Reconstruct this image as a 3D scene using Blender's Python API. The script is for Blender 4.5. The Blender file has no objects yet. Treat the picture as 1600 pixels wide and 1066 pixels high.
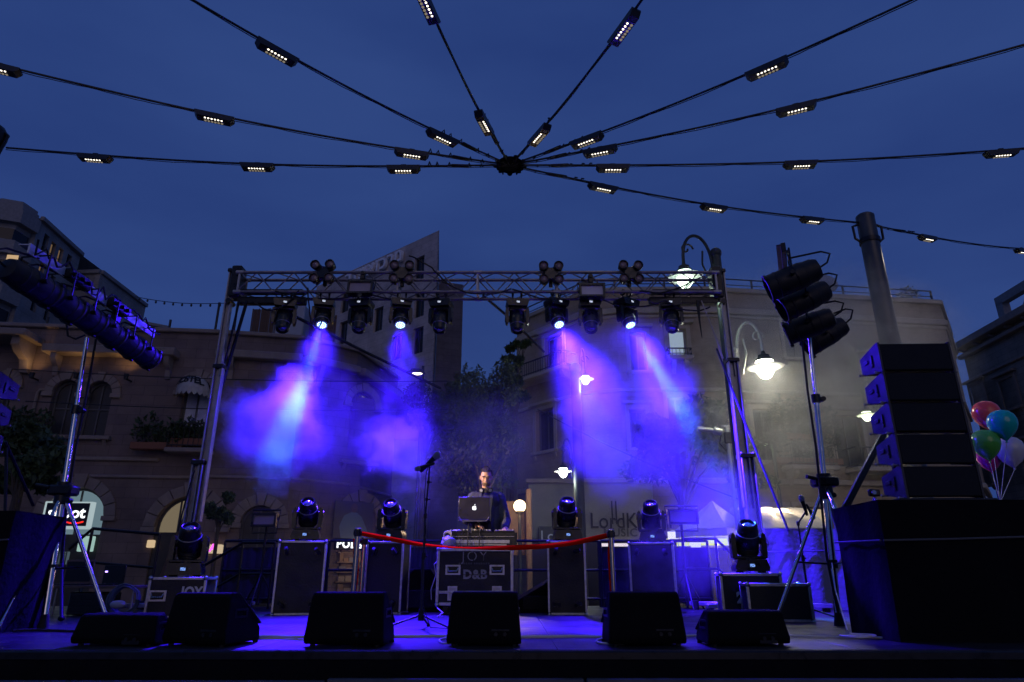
import bpy, math, random
from math import sin, cos, tan, pi, radians, sqrt, atan2
from mathutils import Vector, Matrix, noise
from mathutils.geometry import tessellate_polygon
R = radians
S = bpy.context.scene
COL = S.collection
random.seed(7)

# ------------------------------------------------------------------ camera
FPX, PITCH, CAMZ, DECK = 1040.0, R(19.5), 1.60, 1.15
cam_d = bpy.data.cameras.new('camera')
cam_d.sensor_width = 36.0
cam_d.lens = 36.0 * FPX / 1600.0
cam_d.clip_start, cam_d.clip_end = 0.1, 2000
cam = bpy.data.objects.new('camera', cam_d)
cam.location = (0, 0, CAMZ)
cam.rotation_euler = (R(90) + PITCH, 0, 0)
COL.objects.link(cam)
S.camera = cam

# ------------------------------------------------------------------ render
S.render.engine = 'CYCLES'
cy = S.cycles
cy.use_denoising = True
try:
    cy.denoiser = 'OPENIMAGEDENOISE'
    cy.denoising_input_passes = 'RGB_ALBEDO_NORMAL'
    cy.denoising_prefilter = 'ACCURATE'
except Exception:
    pass
cy.use_light_tree = True
cy.use_adaptive_sampling = True
cy.adaptive_threshold = 0.04
cy.max_bounces = 4
cy.diffuse_bounces = 2
cy.glossy_bounces = 2
cy.transmission_bounces = 3
cy.volume_bounces = 0
cy.transparent_max_bounces = 6
cy.sample_clamp_direct = 0
cy.sample_clamp_indirect = 3
cy.volume_step_rate = 1.6
cy.volume_max_steps = 40
cy.caustics_reflective = False
cy.caustics_refractive = False
vs = S.view_settings
S.display_settings.display_device = 'sRGB'
vs.view_transform = 'Standard'
vs.look = 'None'
vs.exposure = 0.0
vs.gamma = 1.0
vs.use_curve_mapping = False

# ------------------------------------------------------------------ world: dusk, the sun has set behind the camera
W = bpy.data.worlds.new('World')
S.world = W
W.use_nodes = True
nt = W.node_tree
nt.nodes.clear()
o = nt.nodes.new('ShaderNodeOutputWorld')
sky = nt.nodes.new('ShaderNodeTexSky')
sky.sky_type = 'NISHITA'
sky.sun_disc = False
sky.sun_elevation = R(-3.0)
sky.sun_rotation = R(180)
bg1 = nt.nodes.new('ShaderNodeBackground')
bg1.inputs[1].default_value = 0.05
nt.links.new(sky.outputs[0], bg1.inputs[0])
tc = nt.nodes.new('ShaderNodeTexCoord')
mp = nt.nodes.new('ShaderNodeMapping')
mp.inputs['Scale'].default_value = (1.0, 1.0, 3.5)
nz = nt.nodes.new('ShaderNodeTexNoise')
nz.inputs['Scale'].default_value = 1.6
nz.inputs['Detail'].default_value = 4
nt.links.new(tc.outputs['Generated'], mp.inputs[0])
nt.links.new(mp.outputs[0], nz.inputs['Vector'])
rp = nt.nodes.new('ShaderNodeValToRGB')
rp.color_ramp.elements[0].position = 0.36
rp.color_ramp.elements[0].color = (0.0175, 0.044, 0.188, 1)
rp.color_ramp.elements[1].position = 0.68
rp.color_ramp.elements[1].color = (0.0275, 0.063, 0.230, 1)
nt.links.new(nz.outputs[0], rp.inputs[0])
bg2 = nt.nodes.new('ShaderNodeBackground')
bg2.inputs[1].default_value = 0.93
nt.links.new(rp.outputs[0], bg2.inputs[0])
ad = nt.nodes.new('ShaderNodeAddShader')
nt.links.new(bg1.outputs[0], ad.inputs[0])
nt.links.new(bg2.outputs[0], ad.inputs[1])
nt.links.new(ad.outputs[0], o.inputs[0])

# ------------------------------------------------------------------ lamps
def lamp(kind, name, loc, power, col, target=None, size=None, blend=0.5, radius=0.05, parent=None):
    d = bpy.data.lights.new(name, kind)
    d.energy = power
    d.color = col
    d.shadow_soft_size = radius
    if kind == 'SPOT':
        d.spot_size = R(size)
        d.spot_blend = blend
    ob = bpy.data.objects.new(name, d)
    ob.location = loc
    if target is not None:
        ob.rotation_euler = (Vector(target) - Vector(loc)).to_track_quat('-Z', 'Y').to_euler()
    COL.objects.link(ob)
    return ob

# the last afterglow: a very weak, very wide sun low behind the camera
sd = bpy.data.lights.new('sun', 'SUN')
sd.energy = 0.15
sd.angle = R(40)
sd.color = (1.0, 0.74, 0.62)
so = bpy.data.objects.new('sun', sd)
so.rotation_euler = (R(72), 0, R(8))
COL.objects.link(so)

# ------------------------------------------------------------------ pixel helpers: a direction of the photograph -> a place in the world
CT, ST = cos(PITCH), sin(PITCH)
def ray(px, py):
    u = (533 - py) / FPX
    return Vector(((px - 800) / FPX, CT - u * ST, ST + u * CT))
def P(px, py, Y):
    d = ray(px, py); d *= Y / d.y
    return Vector((d.x, d.y, d.z + CAMZ))
def PZ(px, py, z):
    d = ray(px, py); d *= (z - CAMZ) / d.z
    return Vector((d.x, d.y, z))
def proj(p):
    x, y, z = p[0], p[1], p[2] - CAMZ
    dz = y * CT + z * ST
    return 800 + FPX * x / dz, 533 - FPX * (-y * ST + z * CT) / dz

# ------------------------------------------------------------------ materials
MATS = {}
def lin(c):
    return tuple(((x / 12.92) if x <= 0.04045 else ((x + 0.055) / 1.055) ** 2.4) for x in c)
def mat(name, col, rough=0.6, metal=0.0, var=0.0, scale=6.0, bump=0.0, spec=0.5, coat=0.0, bscale=None, trans=0.0, alpha=1.0, dirt=0.0):
    if name in MATS: return MATS[name]
    m = bpy.data.materials.new(name); m.use_nodes = True
    n = m.node_tree; b = n.nodes['Principled BSDF']
    b.inputs['Base Color'].default_value = (*col, 1)
    b.inputs['Roughness'].default_value = rough
    b.inputs['Metallic'].default_value = metal
    b.inputs['Specular IOR Level'].default_value = spec
    b.inputs['Coat Weight'].default_value = coat
    b.inputs['Transmission Weight'].default_value = trans
    b.inputs['Alpha'].default_value = alpha
    if var or bump or dirt:
        t = n.nodes.new('ShaderNodeTexCoord')
        nz = n.nodes.new('ShaderNodeTexNoise')
        nz.inputs['Scale'].default_value = scale
        nz.inputs['Detail'].default_value = 6
        nz.inputs['Roughness'].default_value = 0.65
        n.links.new(t.outputs['Object'], nz.inputs['Vector'])
        if var:
            rp = n.nodes.new('ShaderNodeMapRange')
            rp.inputs[3].default_value = 1 - var; rp.inputs[4].default_value = 1 + var
            rp.inputs[1].default_value = 0.3; rp.inputs[2].default_value = 0.7
            n.links.new(nz.outputs[0], rp.inputs[0])
            mx = n.nodes.new('ShaderNodeVectorMath'); mx.operation = 'SCALE'
            mx.inputs[0].default_value = col
            n.links.new(rp.outputs[0], mx.inputs['Scale'])
            n.links.new(mx.outputs[0], b.inputs['Base Color'])
            r2 = n.nodes.new('ShaderNodeMapRange')
            r2.inputs[1].default_value = 0.3; r2.inputs[2].default_value = 0.7
            r2.inputs[3].default_value = max(0.02, rough - 0.12); r2.inputs[4].default_value = min(1, rough + 0.12)
            n.links.new(nz.outputs[0], r2.inputs[0]); n.links.new(r2.outputs[0], b.inputs['Roughness'])
        if bump:
            n2 = n.nodes.new('ShaderNodeTexNoise')
            n2.inputs['Scale'].default_value = bscale or scale * 8
            n2.inputs['Detail'].default_value = 4
            n.links.new(t.outputs['Object'], n2.inputs['Vector'])
            bp = n.nodes.new('ShaderNodeBump'); bp.inputs['Strength'].default_value = bump
            bp.inputs['Distance'].default_value = 0.02
            n.links.new(n2.outputs[0], bp.inputs['Height']); n.links.new(bp.outputs[0], b.inputs['Normal'])
    MATS[name] = m
    return m
def emis(name, col, strength, sample=True):
    if name in MATS: return MATS[name]
    m = bpy.data.materials.new(name); m.use_nodes = True
    n = m.node_tree; n.nodes.clear()
    e = n.nodes.new('ShaderNodeEmission'); e.inputs[0].default_value = (*col, 1); e.inputs[1].default_value = strength
    oo = n.nodes.new('ShaderNodeOutputMaterial'); n.links.new(e.outputs[0], oo.inputs[0])
    if not sample:
        m.cycles.emission_sampling = 'NONE'
    MATS[name] = m
    return m
def stone(name, c1, c2, bw=0.75, bh=0.3, mortar=0.012, rough=0.85, off=0.5):
    """coursed ashlar: faint blocks of slightly different tone, joints in low relief; facade-local coordinates come from UV"""
    if name in MATS: return MATS[name]
    m = bpy.data.materials.new(name); m.use_nodes = True
    n = m.node_tree; b = n.nodes['Principled BSDF']
    b.inputs['Roughness'].default_value = rough
    uv = n.nodes.new('ShaderNodeUVMap')
    br = n.nodes.new('ShaderNodeTexBrick')
    br.offset = off
    br.inputs['Color1'].default_value = (*c1, 1); br.inputs['Color2'].default_value = (*c2, 1)
    br.inputs['Mortar'].default_value = (*[x * 0.72 for x in c1], 1)
    br.inputs['Scale'].default_value = 1.0
    br.inputs['Mortar Size'].default_value = mortar
    br.inputs['Brick Width'].default_value = bw; br.inputs['Row Height'].default_value = bh
    n.links.new(uv.outputs[0], br.inputs['Vector'])
    nz = n.nodes.new('ShaderNodeTexNoise'); nz.inputs['Scale'].default_value = 0.7; nz.inputs['Detail'].default_value = 8; nz.inputs['Roughness'].default_value = 0.7
    n.links.new(uv.outputs[0], nz.inputs['Vector'])
    rp = n.nodes.new('ShaderNodeMapRange'); rp.inputs[1].default_value = 0.3; rp.inputs[2].default_value = 0.7
    rp.inputs[3].default_value = 0.62; rp.inputs[4].default_value = 1.2
    n.links.new(nz.outputs[0], rp.inputs[0])
    mx = n.nodes.new('ShaderNodeVectorMath'); mx.operation = 'SCALE'
    n.links.new(br.outputs[0], mx.inputs[0]); n.links.new(rp.outputs[0], mx.inputs['Scale'])
    n.links.new(mx.outputs[0], b.inputs['Base Color'])
    bp = n.nodes.new('ShaderNodeBump'); bp.inputs['Strength'].default_value = 0.3; bp.inputs['Distance'].default_value = 0.015
    inv = n.nodes.new('ShaderNodeMath'); inv.operation = 'SUBTRACT'; inv.inputs[0].default_value = 1
    n.links.new(br.outputs['Fac'], inv.inputs[1])
    n.links.new(inv.outputs[0], bp.inputs['Height']); n.links.new(bp.outputs[0], b.inputs['Normal'])
    MATS[name] = m
    return m

# ------------------------------------------------------------------ mesh builder
I4 = Matrix.Identity(4)
class MB:
    def __init__(s, M=None): s.v = []; s.f = []; s.M = M or I4
    def add(s, vs, fs, M=None):
        k = len(s.v); T = s.M @ M if M is not None else s.M
        s.v += [T @ Vector(p) for p in vs]
        s.f += [tuple(i + k for i in f) for f in fs]
        return s
    def box(s, c, d, b=0.0, M=None):
        x, y, z = d[0] / 2, d[1] / 2, d[2] / 2; cx, cy_, cz = c
        if b <= 0:
            vs = [(cx + i * x, cy_ + j * y, cz + k * z) for k in (-1, 1) for j in (-1, 1) for i in (-1, 1)]
            return s.add(vs, [(0, 2, 3, 1), (4, 5, 7, 6), (0, 1, 5, 4), (2, 6, 7, 3), (0, 4, 6, 2), (1, 3, 7, 5)], M)
        b = min(b, x * .95, y * .95, z * .95)
        vs = []; idx = {}
        for i in (-1, 1):
            for j in (-1, 1):
                for k in (-1, 1):
                    for a in range(3):
                        q = [x - b, y - b, z - b]; q[a] += b
                        idx[(i, j, k, a)] = len(vs)
                        vs.append((cx + i * q[0], cy_ + j * q[1], cz + k * q[2]))
        fs = []
        for a in range(3):
            o1, o2 = (a + 1) % 3, (a + 2) % 3
            for sg in (-1, 1):
                def key(p, q):
                    t = [0, 0, 0]; t[a] = sg; t[o1] = p; t[o2] = q; return (*t, a)
                l = [idx[key(-1, -1)], idx[key(1, -1)], idx[key(1, 1)], idx[key(-1, 1)]]
                fs.append(tuple(l if sg > 0 else l[::-1]))
        for a in range(3):      # edges running along axis a
            o1, o2 = (a + 1) % 3, (a + 2) % 3
            for p in (-1, 1):
                for q in (-1, 1):
                    def key(t_, ax):
                        t = [0, 0, 0]; t[a] = t_; t[o1] = p; t[o2] = q; return (*t, ax)
                    l = [idx[key(-1, o1)], idx[key(1, o1)], idx[key(1, o2)], idx[key(-1, o2)]]
                    fs.append(tuple(l if p * q < 0 else l[::-1]))
        for i in (-1, 1):
            for j in (-1, 1):
                for k in (-1, 1):
                    l = [idx[(i, j, k, 0)], idx[(i, j, k, 1)], idx[(i, j, k, 2)]]
                    fs.append(tuple(l if i * j * k > 0 else l[::-1]))
        return s.add(vs, fs, M)
    def cyl(s, p0, p1, r0, r1=None, n=12, caps=True, M=None):
        p0, p1 = Vector(p0), Vector(p1); r1 = r0 if r1 is None else r1
        d = (p1 - p0)
        if d.length < 1e-6: return s
        d.normalize()
        a = d.orthogonal().normalized(); b = d.cross(a)
        vs = []
        for p, r in ((p0, r0), (p1, r1)):
            for i in range(n):
                t = 2 * pi * i / n
                vs.append(p + (a * cos(t) + b * sin(t)) * r)
        fs = [(i, (i + 1) % n, n + (i + 1) % n, n + i) for i in range(n)]
        if caps: fs += [tuple(range(n))[::-1], tuple(range(n, 2 * n))]
        return s.add(vs, fs, M)
    def tube(s, pts, r, n=6, M=None, closed=False):
        pts = [Vector(p) for p in pts]; m = len(pts)
        rr = r if isinstance(r, (list, tuple)) else [r] * m
        t0 = (pts[1] - pts[0]).normalized(); a = t0.orthogonal().normalized()
        vs = []; fs = []
        for i in range(m):
            t = (pts[min(i + 1, m - 1)] - pts[max(i - 1, 0)])
            t = t.normalized() if t.length > 1e-9 else t0
            a = (a - t * a.dot(t)); a = a.normalized() if a.length > 1e-6 else t.orthogonal().normalized()
            b = t.cross(a)
            for k in range(n):
                th = 2 * pi * k / n
                vs.append(pts[i] + (a * cos(th) + b * sin(th)) * rr[i])
        for i in range(m - 1):
            for k in range(n):
                fs.append((i * n + k, i * n + (k + 1) % n, (i + 1) * n + (k + 1) % n, (i + 1) * n + k))
        fs += [tuple(range(n))[::-1], tuple(range((m - 1) * n, m * n))]
        return s.add(vs, fs, M)
    def lathe(s, prof, n=20, M=None):
        """prof: (r, z) from bottom to top, about local Z"""
        vs = []; fs = []
        for r, z in prof:
            for k in range(n):
                t = 2 * pi * k / n; vs.append((r * cos(t), r * sin(t), z))
        for i in range(len(prof) - 1):
            for k in range(n):
                fs.append((i * n + k, i * n + (k + 1) % n, (i + 1) * n + (k + 1) % n, (i + 1) * n + k))
        fs += [tuple(range(n))[::-1], tuple(range((len(prof) - 1) * n, len(prof) * n))]
        return s.add(vs, fs, M)
    def prism(s, poly, y0, y1, M=None):
        """poly of (x, z) extruded along Y"""
        n = len(poly)
        ar = sum(poly[i][0] * poly[(i + 1) % n][1] - poly[(i + 1) % n][0] * poly[i][1] for i in range(n))
        if ar < 0: poly = poly[::-1]
        vs = [(x, y0, z) for x, z in poly] + [(x, y1, z) for x, z in poly]
        fs = [tuple(range(n)), tuple(range(n, 2 * n))[::-1]]
        fs += [(i, i + n, (i + 1) % n + n, (i + 1) % n) for i in range(n)]
        return s.add(vs, fs, M)
    def ball(s, c, r, n=14, m=9, M=None):
        r = (r, r, r) if isinstance(r, (int, float)) else r
        vs = [(c[0], c[1], c[2] - r[2])]
        for j in range(1, m):
            ph = -pi / 2 + pi * j / m
            for i in range(n):
                t = 2 * pi * i / n
                vs.append((c[0] + r[0] * cos(ph) * cos(t), c[1] + r[1] * cos(ph) * sin(t), c[2] + r[2] * sin(ph)))
        vs.append((c[0], c[1], c[2] + r[2]))
        fs = [(0, 1 + (i + 1) % n, 1 + i) for i in range(n)]
        for j in range(m - 2):
            for i in range(n):
                a = 1 + j * n
                fs.append((a + i, a + (i + 1) % n, a + n + (i + 1) % n, a + n + i))
        a = 1 + (m - 2) * n; L = len(vs) - 1
        fs += [(a + i, a + (i + 1) % n, L) for i in range(n)]
        return s.add(vs, fs, M)
    def strip(s, pts, w, up=(0, 0, 1), t=0.003, M=None):
        """a ribbon of width w along pts"""
        pts = [Vector(p) for p in pts]; up = Vector(up)
        for i in range(len(pts) - 1):
            a, b = pts[i], pts[i + 1]; sd_ = (b - a).cross(up).normalized() * t
            vs = [a - up * w / 2 - sd_, b - up * w / 2 - sd_, b + up * w / 2 - sd_, a + up * w / 2 - sd_,
                  a - up * w / 2 + sd_, b - up * w / 2 + sd_, b + up * w / 2 + sd_, a + up * w / 2 + sd_]
            s.add(vs, [(0, 1, 2, 3), (7, 6, 5, 4), (0, 4, 5, 1), (3, 2, 6, 7)], M)
        return s
    def mesh(s, name, smooth=True):
        me = bpy.data.meshes.new(name)
        me.from_pydata(s.v, [], s.f)
        if smooth and s.f:
            me.polygons.foreach_set('use_smooth', [True] * len(me.polygons))
            me.set_sharp_from_angle(angle=R(38))
        me.update()
        return me
    def build(s, name, m, parent=None, smooth=True):
        me = s.mesh(name, smooth)
        return link(name, me, m, parent)
def link(name, me, m, parent=None):
    ob = bpy.data.objects.new(name, me)
    if m is not None and len(me.materials) == 0: me.materials.append(m)
    COL.objects.link(ob)
    if parent is not None: ob.parent = parent
    return ob
def tag(ob, label=None, cat=None, group=None, kind=None):
    if label: ob['label'] = label
    if cat: ob['category'] = cat
    if group: ob['group'] = group
    if kind: ob['kind'] = kind
    return ob
def thing(name, label, cat, loc=(0, 0, 0), rz=0.0, group=None, rx=0.0, ry=0.0):
    e = bpy.data.objects.new(name, None)
    e.empty_display_size = 0.2
    e.location = loc; e.rotation_euler = (rx, ry, rz)
    COL.objects.link(e)
    return tag(e, label, cat, group)
def struct(ob): ob['kind'] = 'structure'; return ob
def T(x, y, z): return Matrix.Translation((x, y, z))
def RX(a): return Matrix.Rotation(a, 4, 'X')
def RY(a): return Matrix.Rotation(a, 4, 'Y')
def RZ(a): return Matrix.Rotation(a, 4, 'Z')
def frame_to(p0, p1):
    """matrix whose Z runs from p0 to p1"""
    p0, p1 = Vector(p0), Vector(p1)
    return Matrix.Translation(p0) @ (p1 - p0).to_track_quat('Z', 'Y').to_matrix().to_4x4()
def text_mesh(txt, size, depth=0.004, align='CENTER', bold=0.0, space=1.0, sx=1.0, shear=0.0):
    c = bpy.data.curves.new('lettering', 'FONT')
    c.body = txt; c.size = size; c.extrude = depth; c.align_x = align; c.align_y = 'CENTER'
    c.offset = bold; c.space_character = space; c.resolution_u = 3; c.shear = shear
    ob = bpy.data.objects.new('lettering', c)
    COL.objects.link(ob)
    dg = bpy.context.evaluated_depsgraph_get()
    me = bpy.data.meshes.new_from_object(ob.evaluated_get(dg))
    bpy.data.objects.remove(ob); bpy.data.curves.remove(c)
    me.materials.clear()
    # text lies in XY facing +Z: stand it up facing -Y
    me.transform(Matrix.Diagonal((sx, 1, 1, 1)))
    me.transform(RX(R(90)))
    me.name = 'lettering'
    return me
def lettering(txt, size, M, m, parent, depth=0.004, name='lettering', **k):
    me = text_mesh(txt, size, depth, **k)
    me.transform(M)
    return link(name, me, m, parent)

# shared materials
BLK = mat('black_paint', (0.012, 0.012, 0.013), 0.5, var=0.25, scale=9, bump=0.15)
BLKM = mat('black_metal', (0.016, 0.016, 0.018), 0.35, 0.4, var=0.3, scale=12)
PLAS = mat('black_plastic', (0.010, 0.010, 0.011), 0.32, var=0.2, scale=14)
RUB = mat('rubber', (0.012, 0.012, 0.012), 0.8)
ALU = mat('aluminium', (0.55, 0.55, 0.57), 0.32, 0.9, var=0.2, scale=16)
ALUD = mat('dull_aluminium', (0.36, 0.35, 0.36), 0.45, 0.6, var=0.25, scale=9, bump=0.1)
CHROME = mat('chrome', (0.75, 0.75, 0.76), 0.13, 1.0, var=0.1, scale=30)
STEEL = mat('galvanised_steel', (0.38, 0.37, 0.36), 0.45, 0.7, var=0.25, scale=5)
LAM = mat('black_laminate', (0.006, 0.006, 0.006), 0.55, var=0.35, scale=5, bump=0.2)
CLOTH = mat('black_cloth', (0.005, 0.005, 0.006), 0.95, var=0.2, scale=3, bump=0.4, spec=.15)
PLY = mat('carpet_paint', (0.005, 0.005, 0.005), 0.8, bump=0.4, scale=20, spec=.12)
GLASS = mat('dark_glass', (0.012, 0.014, 0.018), 0.22, spec=0.35)
WHITE = mat('white_print', (0.70, 0.69, 0.66), 0.55, var=0.15, scale=30)
# ================================================================== LARGE STRUCTURE
# ---- ground: one sheet to the horizon
g = MB(); g.add([(-300, -60, 0), (300, -60, 0), (300, 500, 0), (-300, 500, 0)], [(0, 1, 2, 3)])
struct(g.build('plaza_ground', mat('paving', (0.16, 0.15, 0.14), 0.75, var=0.3, scale=0.8, bump=0.3), smooth=False))

# ---- facades
class Facade:
    """a vertical wall plane through plan points a, b (as seen, left to right)"""
    def __init__(s, a, b):
        s.a = Vector((a[0], a[1], 0)); s.b = Vector((b[0], b[1], 0))
        s.d = (s.b - s.a).normalized(); s.L = (s.b - s.a).length
        s.n = Vector((s.d.y, -s.d.x, 0))            # outward, towards the viewer
        s.M = Matrix(((s.d.x, -s.n.x, 0, s.a.x), (s.d.y, -s.n.y, 0, s.a.y), (0, 0, 1, 0), (0, 0, 0, 1)))  # local (s, depth inward, z)
    def at(s, px, py, off=0.0):
        r = ray(px, py); o_ = Vector((0, 0, CAMZ))
        p = s.a + s.n * off
        k = (p - o_).dot(s.n) / r.dot(s.n)
        q = o_ + r * k
        return (q - s.a).dot(s.d), q.z
def arch(x0, x1, z0, z1, n=10):
    """outline of an arched opening, top at z1, sides x0..x1"""
    r = (x1 - x0) / 2; zs = max(z0 + .05, z1 - r); cx = (x0 + x1) / 2; ry = z1 - zs
    return [(x0, z0), (x1, z0)] + [(cx + r * cos(pi * i / n), zs + ry * sin(pi * i / n)) for i in range(n + 1)]
def rect(x0, x1, z0, z1): return [(x0, z0), (x1, z0), (x1, z1), (x0, z1)]
def wall_mesh(F, outline, holes, th=0.35, rev=0.28):
    b = MB(F.M)
    loops = [[Vector((x, 0, z)) for x, z in outline]] + [[Vector((x, 0, z)) for x, z in h] for h in holes]
    tri = tessellate_polygon(loops)
    flat = [p for l in loops for p in l]
    vs, fs = [], []
    for t in tri:
        p, q, r_ = (flat[i] for i in t)
        if (q - p).cross(r_ - p).y > 0: t = t[::-1]
        fs.append(tuple(t))
    b.add([tuple(p) for p in flat], fs)
    for h in holes:
        n = len(h)
        vs = [(x, 0, z) for x, z in h] + [(x, rev, z) for x, z in h]
        b.add(vs, [(i, (i + 1) % n, (i + 1) % n + n, i + n) for i in range(n)])
    n = len(outline)
    vs = [(x, 0, z) for x, z in outline] + [(x, th, z) for x, z in outline]
    b.add(vs, [(i, i + n, (i + 1) % n + n, (i + 1) % n) for i in range(n)])
    return b
def uvize(me, F):
    uv = me.uv_layers.new(name='UVMap')
    inv = F.M.inverted()
    for lp in me.loops:
        p = inv @ me.vertices[lp.vertex_index].co
        uv.data[lp.index].uv = (p.x + p.y * 1.0, p.z)
def facade_wall(F, outline, holes, m, parent, name='wall', th=.35):
    b = wall_mesh(F, outline, holes, th)
    me = b.mesh(name, False); uvize(me, F)
    return link(name, me, m, parent)
def inset(poly, d):
    n = len(poly); cx = sum(p[0] for p in poly) / n
    zmin = min(p[1] for p in poly); zmax = max(p[1] for p in poly); x0 = min(p[0] for p in poly); x1 = max(p[0] for p in poly)
    cz = (zmin + zmax) / 2; sx = 1 - 2 * d / (x1 - x0); sz = 1 - 2 * d / (zmax - zmin); cx = (x0 + x1) / 2
    return [(cx + (x - cx) * sx, cz + (z - cz) * sz) for x, z in poly]
def ring(b, outer, inner, y0, y1):
    n = len(outer)
    vs = [(x, y0, z) for x, z in outer] + [(x, y0, z) for x, z in inner] + [(x, y1, z) for x, z in outer] + [(x, y1, z) for x, z in inner]
    fs = []
    for i in range(n):
        j = (i + 1) % n
        fs += [(i, j, n + j, n + i), (2 * n + j, 2 * n + i, 3 * n + i, 3 * n + j), (i, 2 * n + i, 2 * n + j, j), (n + i, n + j, 3 * n + j, 3 * n + i)]
    b.add(vs, fs)
FRAME = mat('window_frame', (0.09, 0.085, 0.08), 0.6, var=0.2)
FRAMEL = mat('pale_frame', (0.35, 0.34, 0.32), 0.6, var=0.2)
def window(F, poly, parent, mframe, mpane, mull=(1, 1), sill=None, surround=None, sm=None, depth=0.2, key=False, name='window', lab=None):
    x0 = min(p[0] for p in poly); x1 = max(p[0] for p in poly); z0 = min(p[1] for p in poly); z1 = max(p[1] for p in poly)
    b = MB(F.M); ring(b, inset(poly, -0.004), inset(poly, 0.07), depth - 0.03, depth + 0.03)
    for i in range(1, mull[0] + 1):
        x = x0 + (x1 - x0) * i / (mull[0] + 1)
        b.box((x, depth, (z0 + z1) / 2), (0.05, 0.05, z1 - z0 - .16))
    for i in range(1, mull[1] + 1):
        z = z0 + (z1 - z0) * i / (mull[1] + 1)
        b.box(((x0 + x1) / 2, depth - 0.004, z), (x1 - x0 - .16, 0.05, 0.05))
    w = b.build(name, mframe, parent, smooth=False)
    if lab: w['label'] = lab
    pb = MB(F.M); q = inset(poly, 0.02)
    n = len(q); pb.add([(x, depth + 0.012, z) for x, z in q], [tuple(range(n))])
    pb.build('pane', mpane, w, smooth=False)
    if sill:
        sb = MB(F.M); sb.box(((x0 + x1) / 2, -0.06, z0 - 0.06), (x1 - x0 + sill, 0.24, 0.12), 0.015); sb.build('sill', sm, w)
        for xx in (x0 - sill * .15, x1 + sill * .15):
            sb = MB(F.M); sb.prism([(-.12, -.12), (0, -.30), (0, -.12)], -.06, .06, M=T(xx, 0, z0) @ RZ(R(90)) @ Matrix.Identity(4)); sb.build('sill_bracket', sm, w)
    if surround:
        sb = MB(F.M)
        if len(poly) > 5:   # arched: individual voussoirs
            r = (x1 - x0) / 2; cx = (x0 + x1) / 2; zs = max(z0 + .05, z1 - r); ry = z1 - zs
            nv = 9
            for i in range(nv):
                a0, a1 = pi * i / nv + .015, pi * (i + 1) / nv - .015
                k0, k1 = 1.02, 1 + surround / r
                v = MB(F.M)
                vs = []
                ex = .05 if i == nv // 2 else 0.0
                for y in (0.02, -0.07 - ex):
                    for a_, k_ in ((a0, k0), (a1, k0), (a1, k1 + ex * 2), (a0, k1 + ex * 2)):
                        vs.append((cx + r * k_ * cos(a_), y, zs + (ry * k_) * sin(a_)))
                v.add(vs, [(3, 2, 1, 0), (4, 5, 6, 7), (0, 1, 5, 4), (1, 2, 6, 5), (2, 3, 7, 6), (3, 0, 4, 7)])
                v.build('voussoir', sm, w, smooth=False)
            for sx_ in (x0 - surround / 2, x1 + surround / 2):
                v = MB(F.M); v.box((sx_, -0.045, zs - 0.07), (surround + .06, 0.13, 0.14), .01); v.build('impost', sm, w)
        else:
            ring(sb, rect(x0 - surround, x1 + surround, z0, z1 + surround), rect(x0 - .01, x1 + .01, z0 - .01, z1 + .01), 0.0, -0.05)
            sb.build('surround', sm, w, smooth=False)
            if key:
                sb = MB(F.M); sb.box(((x0 + x1) / 2, -.1, z1 + surround + .09), (x1 - x0 + surround * 2 + .24, .25, .12), .015); sb.build('hood_mould', sm, w)
    return w
def band(F, s0, s1, z, h, out, m, parent, name='cornice'):
    b = MB(F.M); b.box(((s0 + s1) / 2, -out / 2 + .01, z), (s1 - s0, out + .02, h), min(.03, h * .3)); return b.build(name, m, parent)
def bracket(F, s, z, out, h, m, parent, w=.16):
    b = MB(F.M @ T(s, 0, z) @ RZ(R(90)))
    b.prism([(0, 0), (-out, 0), (-out, -h * .25), (-out * .75, -h * .45), (-out * .35, -h * .6), (-out * .2, -h), (0, -h)], -w / 2, w / 2)
    return b.build('bracket', m, parent)
def railing(F, s0, s1, z0, z1, out, m, parent, n=None, name='balcony_railing', curl=False):
    n = n or max(3, int((s1 - s0) / .14)); b = MB(F.M)
    r_ = b.build(name, m, parent) if False else None
    b.box(((s0 + s1) / 2, -out, z1), (s1 - s0, .05, .04)); b.box(((s0 + s1) / 2, -out, z0 + .08), (s1 - s0, .03, .03))
    for s_ in (s0, s1):
        b.box((s_, -out / 2, z1), (.04, out, .04)); b.box((s_, -out / 2, z0 + .08), (.03, out, .03))
    o_ = b.build(name, m, parent)
    bar = MB(); bar.cyl((0, 0, z0), (0, 0, z1), .011, n=5); me = bar.mesh('baluster')
    me.materials.append(m)
    for i in range(n + 1):
        q = bpy.data.objects.new('baluster', me); COL.objects.link(q); q.parent = o_
        q.location = F.M @ Vector((s0 + (s1 - s0) * i / n, -out, 0))
    return o_

# ---------------------------------------------------------------- left stone building
LST = stone('warm_stone', (0.17, 0.125, 0.115), (0.205, 0.150, 0.13), 0.7, 0.32, .008)
LTR = mat('stone_trim', (0.25, 0.20, 0.17), 0.8, var=0.2, scale=3, bump=0.3)
RUSTY = mat('wrought_iron', (0.015, 0.015, 0.016), 0.6)
HL = 9.3
def pl(px, py, z): q = PZ(px, py, z); return (q.x, q.y)
A0 = pl(-60, 503, HL); A1 = pl(345, 517, HL); A2 = pl(478, 526, HL); A3 = pl(560, 546, HL); A4 = pl(622, 590, HL)
bl = thing('stone_building', 'two storey warm stone building at left with arched windows, deep cornice and rounded corner', 'building', (A1[0], A1[1], 0))
def part_of(root):
    """world-space meshes under an Empty that stands at root.location"""
    inv = Matrix.Translation(root.location) @ root.rotation_euler.to_matrix().to_4x4()
    return inv.inverted()
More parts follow.
